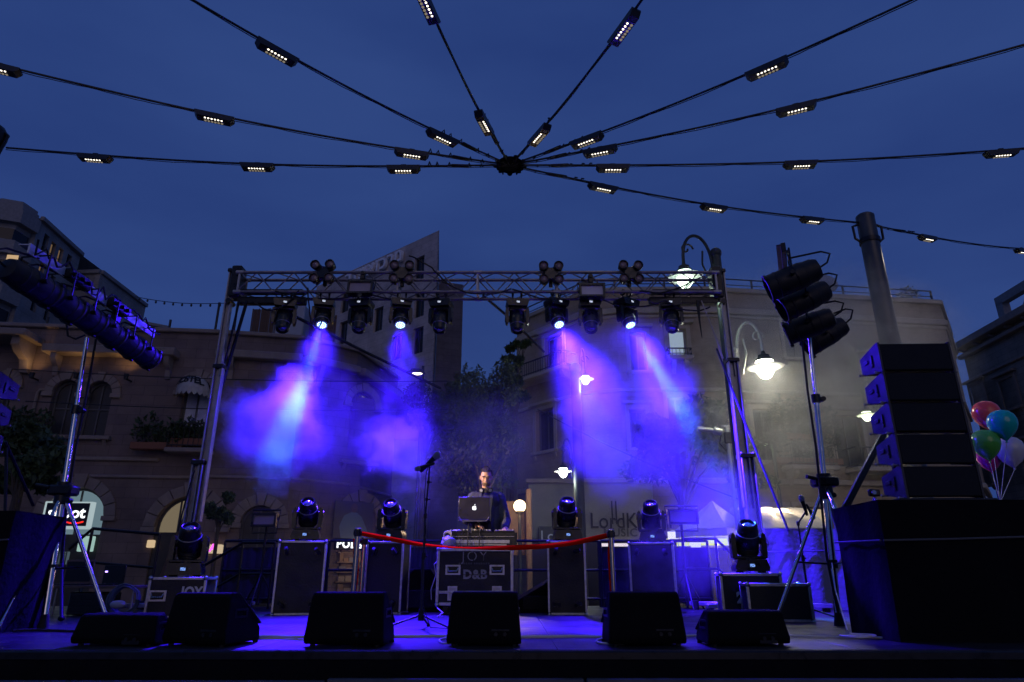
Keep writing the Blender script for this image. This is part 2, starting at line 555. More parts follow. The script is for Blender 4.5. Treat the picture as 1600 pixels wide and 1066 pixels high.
# facades are authored in world coordinates: keep the Empty's offset out of the children
def rebase(root):
    bpy.context.view_layer.update()
    Mi = root.matrix_world.inverted()
    for c in [c for c in COL.objects if c.parent is root]:
        c.matrix_local = Mi @ c.matrix_local
FA, FB, FC, FD = Facade(A0, A1), Facade(A1, A2), Facade(A2, A3), Facade(A3, A4)
dark = mat('shutter_dark', (0.03, 0.028, 0.028), 0.5, var=0.3)
def pr(F, x0, x1, yt, yb):
    """pixel rectangle on a facade -> s0, s1, z0, z1"""
    xm = (x0 + x1) / 2; ym = (yt + yb) / 2
    return F.at(x0, ym)[0], F.at(x1, ym)[0], F.at(xm, yb)[1], F.at(xm, yt)[1]
curt = mat('net_curtain', (0.55, 0.55, 0.62), 0.8, var=0.35, scale=2.0)
warm_lit = emis('warm_window_light', (1.0, 0.62, 0.28), 0.35, False)
# main front
holes, wins = [], []
for (x0, x1, yt, yb, kind) in ((-8, 12, 590, 690, 'n'), (77, 120, 594, 681, 'a'), (129, 171, 596, 682, 'a'), (284, 327, 592, 668, 'h')):
    q = pr(FA, x0, x1, yt, yb); h = arch(*q); holes.append(h); wins.append((h, kind))
gA = []
for (x0, x1, yt, yb) in ((66, 158, 762, 890), (240, 338, 776, 890)):
    q = pr(FA, x0, x1, yt, yb); h = arch(q[0], q[1], 0.02, q[3], 16); holes.append(h); gA.append((h, q))
facade_wall(FA, rect(0, FA.L, 0, HL), holes, LST, bl)
for h, kind in wins:
    window(FA, h, bl, FRAME, curt if kind == 'h' else dark, (1, 1) if kind != 'h' else (1, 0), .5, .26, LTR)
def solid_pane(F, poly, depth, m, parent, name='pane'):
    b = MB(F.M); n = len(poly); b.add([(x, depth, z) for x, z in poly], [tuple(range(n))]); return b.build(name, m, parent, smooth=False)
for k, (h, q) in enumerate(gA):
    w = window(FA, h, bl, FRAME, emis('cool_shop_glow', (0.55, 0.85, 1.0), 0.22, False) if k == 0 else emis('cream_shop_glow', (1.0, 0.80, 0.52), 0.16, False), (2, 2) if k else (1, 2), None, .34, LTR, name='shop_arch',
               lab='shop arch lit cold blue white' if k == 0 else 'shop arch lit cream from inside')
for k, (h, q) in enumerate(gA):      # added dark panels covering the glow low in both shop arches
    zt_c = FA.at(290, 832 if k else 836)[1]
    b = MB(FA.M); b.box(((q[0] + q[1]) / 2, .12, zt_c / 2), (q[1] - q[0] - .02, .1, zt_c)); b.build('shop_counter', dark, bl)
# cornices, ledges
s_, z_ = FA.at(345, 517)
band(FA, 0, FA.L, HL - .06, .14, .14, LTR, bl, 'parapet_coping')
sa, za = FA.at(78, 550); sb_, zb = FA.at(282, 553)
band(FA, sa, sb_, za, .26, .5, LTR, bl)
bracket(FA, sa + .35, za - .1, .42, .7, LTR, bl); bracket(FA, sb_ - .25, za - .1, .42, .7, LTR, bl)
b0, zb0 = FA.at(70, 536)
band(FA, 0, b0, zb0, .22, 1.1, LTR, bl, 'balcony_slab'); bracket(FA, FA.at(48, 556)[0], zb0 - .1, .9, .95, LTR, bl, .24)
for (x0, x1, y, h, o_) in ((75, 250, 716, .12, .1), (130, 400, 744, .1, .08)):
    s0, z0 = FA.at(x0, y); s1, _ = FA.at(x1, y); band(FA, s0, min(s1, FA.L), z0, h, o_, LTR, bl, 'string_course')
# drainpipe
s0, z0 = FA.at(62, 610); p_ = MB(FA.M); p_.tube([(s0, -.08, z0 - 2.2), (s0, -.08, z0 - .1), (s0 + .05, -.08, z0), (s0 + .25, -.03, z0)], .045); p_.build('drainpipe', LTR, bl)
# rounded corner fronts
for F, tops in ((FB, None), (FC, None), (FD, None)):
    hs = []
    if F is FC:
        q = pr(F, 545, 583, 612, 722); hs = [arch(*q)]
        q2 = pr(F, 533, 585, 784, 900); hs.append(arch(q2[0] , q2[1], .02, q2[3], 16))
    if F is FB:
        q3 = pr(F, 372, 430, 790, 900); hs = [arch(q3[0], q3[1], .02, q3[3], 16)]
    facade_wall(F, rect(0, F.L, 0, HL), hs, LST, bl)
    if F is FC:
        window(F, hs[0], bl, FRAME, emis('violet_lit_curtain', (0.55, 0.50, 0.75), 0.18, False), (1, 0), .5, .26, LTR)
        window(F, hs[1], bl, FRAME, dark, (1, 1), None, .34, LTR, name='shop_arch')
    if F is FB:
        window(F, hs[0], bl, FRAME, dark, (1, 1), None, .34, LTR, name='shop_arch')
    band(F, 0, F.L, HL - .06, .14, .14, LTR, bl, 'parapet_coping')
    band(F, 0, F.L, FA.at(282, 553)[1], .26, .34, LTR, bl)
    band(F, 0, F.L, FA.at(300, 744)[1], .1, .08, LTR, bl, 'string_course')
bracket(FB, .5, FA.at(282, 553)[1] - .1, .3, .7, LTR, bl)
bracket(FC, .6, FA.at(282, 553)[1] - .1, .3, .7, LTR, bl)
# body behind the fronts (roof and back), and the reed screens on the roof
rb = MB()
pts = [A0, A1, A2, A3, A4, (A4[0] + 2, A4[1] + 12), (A0[0], A0[1] + 14)]
n = len(pts); rb.add([(x, y + .5, HL - .35) for x, y in pts], [tuple(range(n))])
rb.build('roof', LTR, bl, smooth=False)
rebase(bl)

# hostel awning
sg_, zg_ = FA.at(305, 612)
aw = thing('hostel_awning', 'pale scalloped half-round awning lettered HOSTEL over upper window of stone building', 'awning', FA.M @ Vector((sg_, -.1, zg_)))
aw.rotation_euler = FA.M.to_euler()
b = MB(); rw = (pr(FA, 280, 330, 594, 620)[1] - pr(FA, 280, 330, 594, 620)[0]) / 2
N = 16; dm = .62; hz_ = rw * .95
CANV = mat('awning_canvas', (0.42, 0.40, 0.38), 0.8, var=0.15)
def dome(th, ph): return (rw * cos(th) * (.93 + .07 * sin(ph)), -dm * sin(th) * sin(ph), hz_ * sin(th) * cos(ph) if ph < 1.57 else 0)
for g_ in range(8):          # the cloth gores
    b = MB(); vs = []; fs = []
    for j in range(7):
        for i in range(3): vs.append(dome(pi * (g_ + i / 2) / 8, (pi / 2) * j / 6))
    for j in range(6):
        for i in range(2): fs.append((j * 3 + i, j * 3 + i + 1, j * 3 + i + 4, j * 3 + i + 3))
    b.add(vs, fs)
    b.build('canopy_gore', CANV, aw)
for i in range(10):          # scalloped valance under the rim
    t0, t1 = pi * i / 10, pi * (i + 1) / 10
    b = MB(); vs = []
    for k in range(5):
        th = t0 + (t1 - t0) * k / 4; x, y, z = dome(th, pi / 2); vs += [(x, y, 0), (x, y, -.16 - .10 * sin(pi * k / 4))]
    b.add(vs, [(2 * k, 2 * k + 2, 2 * k + 3, 2 * k + 1) for k in range(4)]); b.build('valance_scallop', CANV, aw, smooth=False)
INK = mat('black_print', (0.01, 0.01, 0.01), .6)
for i, ch in enumerate('HOSTEL'):
    th = pi * (1 - (i + .5) / 6 * .56 - .22); ph = 1.0
    x, y, z = dome(th, ph)
    me = text_mesh(ch, .34, .004, bold=.010)
    nx, ny = cos(th) * dm, -sin(th) * rw
    me.transform(T(x * 1.03, y * 1.03 - .02, z - .02) @ RZ(atan2(nx, -ny)) @ RX(R(-24)))
    link('lettering', me, INK, aw)
rebase_skip = True

# window boxes and plants on the stone front
def leaves(b, c, r, n, sz, flat=0.6, rng=random):
    for _ in range(n):
        while True:
            p = Vector((rng.uniform(-1, 1), rng.uniform(-1, 1), rng.uniform(-1, 1)))
            if p.length <= 1: break
        q = Vector(c) + Vector((p.x * r[0], p.y * r[1], p.z * r[2]))
        a = Vector((rng.gauss(0, 1), rng.gauss(0, 1), rng.gauss(0, 1))).normalized(); e = a.orthogonal().normalized()
        s = sz * rng.uniform(.6, 1.3)
        b.add([q - a * s, q + e * s * .38, q + a * s, q - e * s * .38], [(0, 1, 2, 3)])
LEAF = mat('dark_foliage', (0.035, 0.060, 0.022), 0.6, var=0.5, scale=1.3)
LEAF2 = mat('olive_foliage', (0.075, 0.090, 0.035), 0.6, var=0.5, scale=1.5)
BARK = mat('bark', (0.07, 0.055, 0.045), 0.85, var=0.3, bump=0.5, scale=5)
TERRA = mat('terracotta', (0.22, 0.09, 0.05), 0.8)
def plant_box(F, px, py, w, h, label, dense=260):
    s, z = F.at(px, py)
    t = thing('window_box', label, 'planter', F.M @ Vector((s, -.35, z)), group='planters on the building fronts')
    t.rotation_euler = F.M.to_euler()
    b = MB(); b.box((0, 0, .1), (w, .3, .22), .02); b.build('trough', TERRA, t)
    b = MB()
    for k in range(max(3, int(w / .28))):
        x = -w / 2 + (k + .5) * w / max(3, int(w / .28))
        leaves(b, (x, -.04, .22 + h * .45 * random.uniform(.7, 1.1)), (.24, .25, h * .55 * random.uniform(.6, 1.1)), dense // 3, .09)
    b.build('leaves', LEAF, t, smooth=False)
plant_box(FA, 252, 706, 1.5, 1.0, 'planter of dark bushy leaves on ledge left of the hostel window')
plant_box(FA, 305, 700, 1.2, .7, 'planter of low leaves below the hostel awning')
plant_box(FA, 40, 690, 1.6, .9, 'planter of leaves at far left under the pair of arched windows')
# curved iron balcony below the hostel window
q = pr(FA, 270, 338, 672, 708)
bal = thing('iron_balcony', 'shallow balcony with iron railing below the hostel window', 'balcony', FA.M @ Vector((q[0], 0, q[2])))
band(FA, q[0], q[1], q[2], .14, .6, LTR, bal, 'slab'); railing(FA, q[0] + .05, q[1] - .05, q[2] + .07, q[3] + .1, .55, RUSTY, bal)
rebase(bal)

# lit shop sign in the left arch
def sign_box(F, x0, x1, yt, yb, name, label, mface, out=.25, cat='sign', frame=None):
    s0, s1, z0, z1 = pr(F, x0, x1, yt, yb)
    t = thing(name, label, cat, F.M @ Vector(((s0 + s1) / 2, 0, (z0 + z1) / 2))); t.rotation_euler = F.M.to_euler()
    b = MB(); b.box((0, -out / 2 + .15, 0), (s1 - s0, out, z1 - z0), .02); b.build('panel', mface, t)
    return t, s1 - s0, z1 - z0, -out + .15
lit = emis('sign_white', (0.92, 0.97, 1.0), 1.6, False)
t, w_, h_, yf = sign_box(FA, 72, 141, 786, 823, 'lit_shop_sign', 'black lightbox with white letters ending in hoot over red swoosh, in left shop arch', mat('sign_black', (0.01, 0.01, 0.012), .3))
lettering('shoot', h_ * .66, T(.0, yf - .01, .04), lit, t, bold=.010)
b = MB(); b.tube([(w_ * (.0 + .42 * i / 8), yf - .02, -h_ * .30 - .05 * sin(pi * i / 8)) for i in range(9)], .022, 6); b.build('swoosh', emis('sign_red', (1.0, .03, .02), 1.2, False), t)
ring_ = MB(); ring(ring_, rect(-w_ / 2 - .04, w_ / 2 + .06, -h_ / 2 - .07, h_ / 2 + .03), rect(-w_ / 2 + .01, w_ / 2 - .01, -h_ / 2 + .01, h_ / 2 - .01), yf + .0, yf + .2)
ring_.build('glowing_rim', emis('rim_glow', (.75, .95, 1.0), .5, False), t)
# lit shelves below (poster board left of the stairs)
t, w_, h_, yf = sign_box(FA, 124, 146, 838, 862, 'lit_display', 'small pale green lit display beside the left shop door', emis('pale_green_display', (.60, .95, .85), .5, False))
t, w_, h_, yf = sign_box(FA, 82, 106, 862, 882, 'lattice_window', 'blue tinted lattice panel low in the left shop arch', emis('blue_lattice', (.35, .50, .62), .16, False))
b = MB()
for i in range(7): b.box((-w_ / 2 + w_ * i / 6, yf - .015, 0), (.02, .02, h_)); b.box((0, yf - .018, -h_ / 2 + h_ * i / 6), (w_, .02, .02))
b.build('lattice', FRAME, t)
t, w_, h_, yf = sign_box(FA, 298, 347, 851, 865, 'cream_counter_sign', 'lit cream strip sign with pink letter A in second shop arch', emis('cream_strip', (1.0, .78, .50), .55, False))
lettering('A', h_ * 1.15, T(.22, yf - .02, .02), emis('sign_pink', (1.0, .12, .75), 1.6, False), t, bold=.015)
lettering('A', h_ * .6, T(-.35, yf - .02, .08), MATS['sign_pink'], t, bold=.01)
t, w_, h_, yf = sign_box(FA, 231, 241, 844, 856, 'small_lit_plate', 'small warm lit plate left of the second shop arch', emis('warm_plate', (1.0, .72, .42), .6, False))
t, w_, h_, yf = sign_box(FA, 166, 188, 842, 858, 'wall_notice', 'grey notice board on the pier between two shop arches', mat('notice', (.20, .20, .21), .7), .06)
# POLGAT sign on the rounded corner
t, w_, h_, yf = sign_box(FC, 522, 585, 843, 860, 'clothes_shop_sign', 'dark fascia sign with white lit capitals behind the left stanchion', mat('sign_black', (0.01, 0.01, 0.012), .3))
lettering('POLGAT', h_ * .98, T(0, yf - .015, 0), lit, t, bold=.014, space=1.18)
# poster of a person in a pale shirt above it, printed flat
s0, s1, z0, z1 = pr(FC, 519, 580, 784, 842)
t = thing('shop_poster', 'flat printed poster of a figure in pale blue shirt above the clothes shop sign', 'poster', FC.M @ Vector(((s0 + s1) / 2, -.1, z0))); t.rotation_euler = FC.M.to_euler()
w_, h_ = s1 - s0, z1 - z0
b = MB(); b.box((0, 0, h_ / 2), (w_, .03, h_)); b.build('sheet', mat('poster_ground', (.09, .085, .10), .6), t)
b = MB(); b.prism([(-w_ * .30, 0), (w_ * .26, 0), (w_ * .42, h_ * .10), (w_ * .20, h_ * .58), (w_ * .06, h_ * .70), (-w_ * .08, h_ * .70), (-w_ * .26, h_ * .60), (-w_ * .36, h_ * .3)], -.022, -.018); b.build('shirt_print', mat('shirt_print', (.16, .22, .30), .7), t)
b = MB(); b.prism([(w_ * (-.01) + w_ * .085 * cos(2 * pi * i / 12), h_ * .82 + h_ * .13 * sin(2 * pi * i / 12)) for i in range(12)], -.022, -.018); b.build('head_print', mat('head_print', (.16, .11, .09), .7), t)
# lit shelves of the clothes shop
s0, s1, z0, z1 = pr(FC, 523, 585, 864, 925)
t = thing('shop_shelves', 'dim shelves of folded goods in the window below the clothes shop sign', 'shelf', FC.M @ Vector(((s0 + s1) / 2, -.05, z0))); t.rotation_euler = FC.M.to_euler()
b = MB()
for k in range(5): b.box((0, .1, (z1 - z0) * k / 4), (s1 - s0, .3, .04))
b.build('shelf_boards', mat('shelf_wood', (.2, .13, .08), .6), t)
gm = [mat('goods_a', (.28, .18, .10), .8), mat('goods_b', (.20, .19, .18), .8), mat('goods_c', (.33, .26, .18), .8)]
for k in range(4):
    x = -(s1 - s0) / 2 + .08
    while x < (s1 - s0) / 2 - .15:
        w = random.uniform(.12, .3); h = random.uniform(.1, .3) * (z1 - z0) / 1.4
        b = MB(); b.box((x + w / 2, .06, (z1 - z0) * k / 4 + .02 + h / 2), (w * .9, .2, h)); b.build('folded_goods', random.choice(gm), t, smooth=False); x += w
lamp('POINT', 'shop_light', FC.M @ Vector(((s0 + s1) / 2, -.75, z1 - .1)), 7, (1, .66, .4), radius=.1)

# string of small bulbs along the roof edge and rooftop pole
p0, p1 = P(212, 464, 24), P(352, 474, 22)
t = thing('bulb_string', 'drooping string of small unlit bulbs above the stone building roof', 'string lights', p0)
pts = [p0.lerp(p1, i / 20) + Vector((0, 0, -.12 * sin(pi * i / 20))) - p0 for i in range(21)]
b = MB(); b.tube(pts, .014, 5); b.build('wire', BLK, t)
for i in range(1, 20, 2):
    b = MB(); b.ball((0, 0, 0), (.04, .04, .06), 8, 5); q = b.build('bulb', GLASS, t); q.location = pts[i] - Vector((0, 0, .07))
for (x, y0, y1) in ((334, 473, 516), (363, 474, 518), (70, 496, 505), (262, 500, 512)):
    a, c = P(x, y1 + 14, 23), P(x, y0, 23)
    b = MB(); b.cyl((0, 0, 0), (0, 0, c.z - HL + .35), .045, n=8); q = b.build('roof_post', BLK)
    q.location = (a.x, a.y, HL - .35)
    tag(q, {334: 'thin dark roof post holding the right end of bulb string', 363: 'dark roof post just right of the left lifting tower top', 70: 'short roof post above the left balcony', 262: 'short thin roof post above the cornice end'}[x], 'post')
# reed screens on the roof
for (x0, x1, yt, yb, Y, lab) in ((390, 445, 482, 520, 24.2, 'brown reed fence screen on stone roof behind truss, larger one'), (470, 527, 492, 530, 25, 'brown reed screen on roof behind the left wash light, smaller one')):
    a = P(x0, yb, Y); c = P(x1, yt, Y)
    t = thing('reed_screen', lab, 'fence', (a.x, Y, a.z - .5))
    w = c.x - a.x; h = c.z - a.z + .5; nn = 26
    me = MB().cyl((0, 0, 0), (0, 0, 1), w / nn * .55, n=5).mesh('reed'); me.materials.append(mat('reed', (.13, .08, .055), .85, var=.4))
    for i in range(nn):
        q = bpy.data.objects.new('reed', me); COL.objects.link(q); q.parent = t; q.location = ((i + .5) * w / nn, random.uniform(-.02, .02), 0); q.scale = (1, 1, h * random.uniform(.96, 1.0))
a = P(447, 520, 24.5); b = MB(); b.box((0, 0, .6), (1.1, .8, 1.5), .05); q = b.build('roof_cabinet', mat('pale_panel', (.35, .36, .4), .6)); q.location = (P(456, 520, 24.5).x, 24.5, a.z - .3); tag(q, 'pale grey boxy cabinet between the two reed screens on roof', 'cabinet')

# ---------------------------------------------------------------- curved building, upper left, far behind
GREY = stone('grey_render', (0.30, 0.28, 0.26), (0.33, 0.30, 0.28), 1.2, 0.5)
GTRIM = mat('grey_trim', (0.26, 0.245, 0.235), .8, var=.2)
def at_far(px, py, Y): return P(px, py, Y)
Y0 = 37.0
topz = P(0, 322, Y0).z
cA = P(126, 402, 46); c_edge = P(62, 345, 38.5)
t = thing('curved_building', 'tall grey building with rounded balconied front and a few lit windows, upper left', 'building', (P(0, 322, Y0).x, Y0, 0))
# plan of front: convex curve, then straight flank receding to the right
plan = []
xs = [(-90, 45.0), (-70, 40), (-35, 37.6), (0, 37.0), (32, 37.4), (58, 38.6)]
for px, Y in xs: plan.append((P(px, 330, Y).x, Y))
fl1 = (P(62, 345, 38.7).x, 38.7)
e = PZ(126, 400, P(60, 343, 38.7).z); fl2 = (e.x, e.y)
zf = P(60, 343, 38.7).z
def extrude_plan(b, pts, z0, z1, th=.4):
    n = len(pts); vs = [(x, y, z0) for x, y in pts] + [(x, y, z1) for x, y in pts]
    b.add(vs, [(i, i + 1, n + i + 1, n + i) for i in range(n - 1)])
    b.add(vs[n:] + [(pts[-1][0], pts[-1][1] + 8, z1), (pts[0][0], pts[0][1] + 8, z1)], [tuple(range(n + 2))])
b = MB(); extrude_plan(b, plan, 0, zf - .1); me = b.mesh('wall', False)
def uv_world(me):
    uv = me.uv_layers.new(name='UVMap')
    for lp in me.loops:
        c = me.vertices[lp.vertex_index].co; uv.data[lp.index].uv = (c.x + c.y * .6, c.z)
uv_world(me); link('wall', me, GREY, t)
def curve_band(pts, z, h, out, m, name):
    b = MB(); n = len(pts)
    ps = [Vector((x, y, z)) for x, y in pts]
    q = []
    for i, p in enumerate(ps):
        d = (ps[min(i + 1, n - 1)] - ps[max(0, i - 1)]).normalized(); q.append(p + Vector((d.y, -d.x, 0)) * out)
    vs = [p + Vector((0, 0, dz)) for dz in (-h / 2, h / 2) for p in q] + [p + Vector((0, 0, dz)) for dz in (-h / 2, h / 2) for p in ps]
    fs = [(i, i + 1, n + i + 1, n + i) for i in range(n - 1)] + [(n + i, n + i + 1, 3 * n + i + 1, 3 * n + i) for i in range(n - 1)] + [(i + 1, i, 2 * n + i, 2 * n + i + 1) for i in range(n - 1)]
    fs += [(0, n, 3 * n, 2 * n), (n - 1, 3 * n - 1, 4 * n - 1, 2 * n - 1)]
    b.add(vs, fs); return b.build(name, m, t, smooth=False)
for k, (ytop, ybot) in enumerate(((352, 372), (400, 420), (470, 490))):
    z1_ = P(20, ytop, 37.2).z; z0_ = P(20, ybot, 37.2).z
    curve_band(plan, z1_ + .6, .9, .5, GTRIM, 'balcony_front')
    # ribbon window between balcony fronts
    b = MB(); pp = [(x, y - .06) for x, y in plan]; extrude_plan(b, pp, z0_ - .3, z1_ - .2)
    b.f = b.f[:len(plan) - 1]; b.build('window', GLASS, t, smooth=False)
curve_band(plan, zf, .4, .25, GTRIM, 'cornice')
curve_band(plan, zf + .35, .3, .1, GTRIM, 'roof_parapet')
lf = [(x, y - .12) for x, y in plan[3:5]]
z1_ = P(20, 401, 37).z; z0_ = P(20, 414, 37).z
b = MB(); a = P(10, 407, 36.8); c = P(26, 409, 36.8)
b.add([(a.x, 36.75, z0_), (c.x, 36.85, z0_), (c.x, 36.85, z1_), (a.x, 36.75, z1_)], [(0, 1, 2, 3)]); lw = b.build('window', emis('lit_room', (1.0, .66, .36), .55, False), t); lw['label'] = 'lit warm window'
FF = Facade(fl1, fl2)
hs = []; pan = []
for (px, py, lt) in ((70, 383, 0), (81, 395, 1), (93, 404, 1), (106, 414, 0), (63, 428, 1), (80, 447, 0), (100, 460, 0), (55, 470, 0), (75, 485, 0)):
    s0, z0 = FF.at(px, py); 
    if 0.3 < s0 < FF.L - .5: hs.append(rect(s0 - .28, s0 + .28, z0 - .75, z0 + .75)); pan.append(lt)
facade_wall(FF, rect(0, FF.L, 0, zf + .1), hs, GREY, t)
for h, lt in zip(hs, pan):
    window(FF, h, t, FRAME, emis('dim_room', (1.0, .62, .32), .14, False) if lt else GLASS, (0, 1), None, None, GTRIM)
band(FF, 0, FF.L, zf + .1, .3, .25, GTRIM, t)
rebase(t)
# two lower blocks stepping down to the right
for (x0, x1, yl, yr, YL, YR, nm, lab, ws) in (
    (128, 228, 425, 478, 44, 56, 'grey_block', 'plain grey flat roofed block stepping down right of the curved building', ((168, 450), (196, 468), (213, 486), (175, 492), (180, 478))),
    (225, 262, 505, 512, 60, 66, 'low_roof_block', 'small dim block low on the skyline above the stone roof', ())):
    zt = P(x0 + 30 if x0 == 128 else x0, yl, YL).z
    a = P(x0 + 30 if x0 == 128 else x0, yl, YL); e = PZ(x1, yr, zt)
    F = Facade((a.x, a.y), (e.x, e.y)); t = thing(nm, lab, 'building', (a.x, a.y, 0))
    hs = []
    for px, py in ws:
        s0, z0 = F.at(px, py)
        if .8 < s0 < F.L - .8: hs.append(rect(s0 - .4, s0 + .4, z0 - 1.5, z0 - .6))
    facade_wall(F, rect(0, F.L, 0, zt), hs, GREY, t)
    for h in hs: window(F, h, t, FRAME, GLASS, (1, 0), None, None, GTRIM)
    if x0 == 128:
        l = P(118, 428, 44.5); F2 = Facade((l.x - 3, l.y), (a.x, a.y)); facade_wall(F2, rect(0, F2.L, 0, zt), [], GREY, t)
        band(F2, 0, F2.L, zt, .3, .2, GTRIM, t)
        # rooftop trellis
    band(F, 0, F.L, zt, .3, .2, GTRIM, t)
    rebase(t)

# ---------------------------------------------------------------- centre tower with Hebrew letters
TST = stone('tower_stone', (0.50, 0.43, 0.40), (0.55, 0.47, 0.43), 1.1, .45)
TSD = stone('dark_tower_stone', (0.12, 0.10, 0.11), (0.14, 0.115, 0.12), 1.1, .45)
YT = 42.0
a = P(686, 360, YT); ztop = a.z
vp = Vector((-1.24, 1.061, 0)).normalized()
far = Vector((a.x, a.y, 0)) + vp * 15
FT = Facade((far.x, far.y), (a.x, a.y))
t = thing('slab_tower', 'pale stone slab tower with pointed roof edge, square windows and raised Hebrew letters', 'building', (a.x, a.y, 0))
hs = []
for (px, py) in ((655, 420), (655, 476), (591, 499), (539, 471), (536, 520), (653, 532), (620, 542)):
    s0, z0 = FT.at(px, py); hs.append(rect(s0 - .52, s0 + .52, z0 - .95, z0 + .95))
hs = [h for h in hs if h[0][0] > .3]
facade_wall(FT, rect(0, FT.L, 0, ztop), hs, TST, t, th=.03)
for h in hs: window(FT, h, t, FRAME, GLASS, (1, 0), None, None, TST)
# right flank: thin wedge above, darker deep wing below
fz = P(690, 440, YT).z
w2 = PZ(722, 448, fz)
e2 = P(721, 560, YT + 1.2)
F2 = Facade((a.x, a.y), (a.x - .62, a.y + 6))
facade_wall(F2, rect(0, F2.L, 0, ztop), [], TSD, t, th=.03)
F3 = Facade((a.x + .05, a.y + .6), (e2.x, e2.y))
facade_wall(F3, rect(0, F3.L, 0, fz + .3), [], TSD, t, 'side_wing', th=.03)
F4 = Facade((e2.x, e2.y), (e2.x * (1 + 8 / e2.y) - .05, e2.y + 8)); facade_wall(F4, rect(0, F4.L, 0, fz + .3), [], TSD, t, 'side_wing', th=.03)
# letters on the front, following the wall
for txt, px, py, sz in (('זכרמ', 612, 409, 1.42), ('רדשא', 566, 430, 1.42)):
    s0, z0 = FT.at(px, py)
    me = text_mesh(txt, sz, .12, bold=.035, space=1.12); me.transform(FT.M @ T(s0, -.22, z0)); q = link('lettering', me, mat('letter_metal', (.85, .83, .83), .5), t)
rebase(t)

t = thing('far_block', 'dark low block far behind the sparse tree between tower and corner building', 'building', (P(690, 640, 58).x, 58, 0))
z_far = P(760, 628, 58).z; b = MB(); b.box(((P(690, 640, 58).x + P(830, 640, 58).x) / 2, 62, z_far / 2), (P(830, 640, 58).x - P(690, 640, 58).x + 4, 8, z_far)); me = b.mesh('wall', False); uv_world(me); link('wall', me, GREY, t)
b = MB(); b.box(((P(690, 640, 58).x + P(830, 640, 58).x) / 2, 57.9, z_far), (P(830, 640, 58).x - P(690, 640, 58).x + 4, .4, .4)); b.build('parapet', GTRIM, t)
for i in range(5):
    for j in range(3):
        b = MB(); b.box((P(705 + i * 24, 640, 58).x, 57.97, z_far - 2 - j * 3.2), (1.1, .1, 1.5)); b.build('window', GLASS, t, smooth=False)
rebase(t)

# ---------------------------------------------------------------- right corner building
RST = stone('cream_stone', (0.36, 0.28, 0.19), (0.385, 0.30, 0.205), 0.8, 0.33, .006)
RTR = mat('cream_trim', (0.42, 0.36, 0.28), .8, var=.2, scale=2, bump=.3)
HR = 12.4
B0 = pl(808, 500, HR); B1 = pl(905, 457, HR); B1b = pl(960, 450, HR); B2 = pl(1105, 449, HR); B3 = pl(1467, 470, HR); B4 = pl(1484, 520, HR)
br_ = thing('corner_building', 'four storey cream stone corner building behind right half of stage, with cornice and roof railing', 'building', (B2[0], B2[1], 0))
fac = [Facade(B0, B1), Facade(B1, B1b), Facade(B1b, B2), Facade(B2, B3), Facade(B3, B4)]
R0, R1a, R1, R2, R3 = fac
zc = R1.at(1090, 486)[1]
specs = {
    R0: [(852, 880, 524, 592, 'door'), (838, 866, 640, 705, 'w')],
    R1a: [],
    R1: [(1045, 1073, 514, 556, 'lit'), (985, 1010, 520, 580, 'w'), (985, 1010, 640, 700, 'w'), (1045, 1073, 620, 690, 'w')],
    R2: [(1180, 1215, 640, 720, 'w'), (1225, 1262, 500, 560, 'w'), (1356, 1386, 560, 640, 'w'), (1305, 1350, 650, 730, 'door'), (1415, 1450, 560, 640, 'w'), (1235, 1275, 640, 735, 'door')],
    R3: []}
for F in fac:
    hs = []; info = []
    for (x0, x1, yt, yb, kd) in specs[F]:
        q = pr(F, x0, x1, yt, yb)
        h = rect(*q); hs.append(h); info.append(kd)
    if F is R2:
        # shop openings on the ground floor
        for (x0, x1) in ((1165, 1235), (1250, 1310)):
            q = pr(F, x0, x1, 792, 900); h = rect(q[0], q[1], .02, q[3]); hs.append(h); info.append('shop')
    if F is R1:
        for (x0, x1) in ((1010, 1058), (1066, 1120)):
            q = pr(F, x0, x1, 838, 857); h = rect(q[0], q[1], q[2], q[3]); hs.append(h); info.append('shopy')
    facade_wall(F, rect(0, F.L, 0, HR), hs, RST, br_)
    for h, kd in zip(hs, info):
        pm = {'lit': emis('lit_blind', (.62, .80, 1.0), .42, False), 'shop': emis('warm_shop', (1.0, .80, .50), .5, False), 'shopy': emis('yellow_shop', (.95, 1.0, .12), .8, False)}.get(kd, GLASS)
        wn = window(F, h, br_, FRAMEL if kd == 'lit' else FRAME, pm, (1, 0) if kd != 'lit' else (0, 0), None if kd in ('door', 'shop', 'shopy') else .4, .16, RTR, key=kd not in ('shop', 'shopy'), name='shop_window' if 'shop' in kd else 'window')
        if kd == 'lit': wn['label'] = 'window with glowing white blind'
    band(F, -.05, F.L + .05, zc, .24, .14, RTR, br_)
    band(F, -.05, F.L + .05, zc - .22, .12, .07, RTR, br_, 'cornice_mould')
    band(F, -.03, F.L + .03, HR - .1, .2, .12, RTR, br_, 'parapet_coping')
    band(F, -.03, F.L + .03, R1.at(1000, 752)[1] if True else 4, .2, .16, RTR, br_, 'string_course')
    band(F, -.03, F.L + .03, R1.at(1000, 610)[1], .14, .1, RTR, br_, 'string_course')
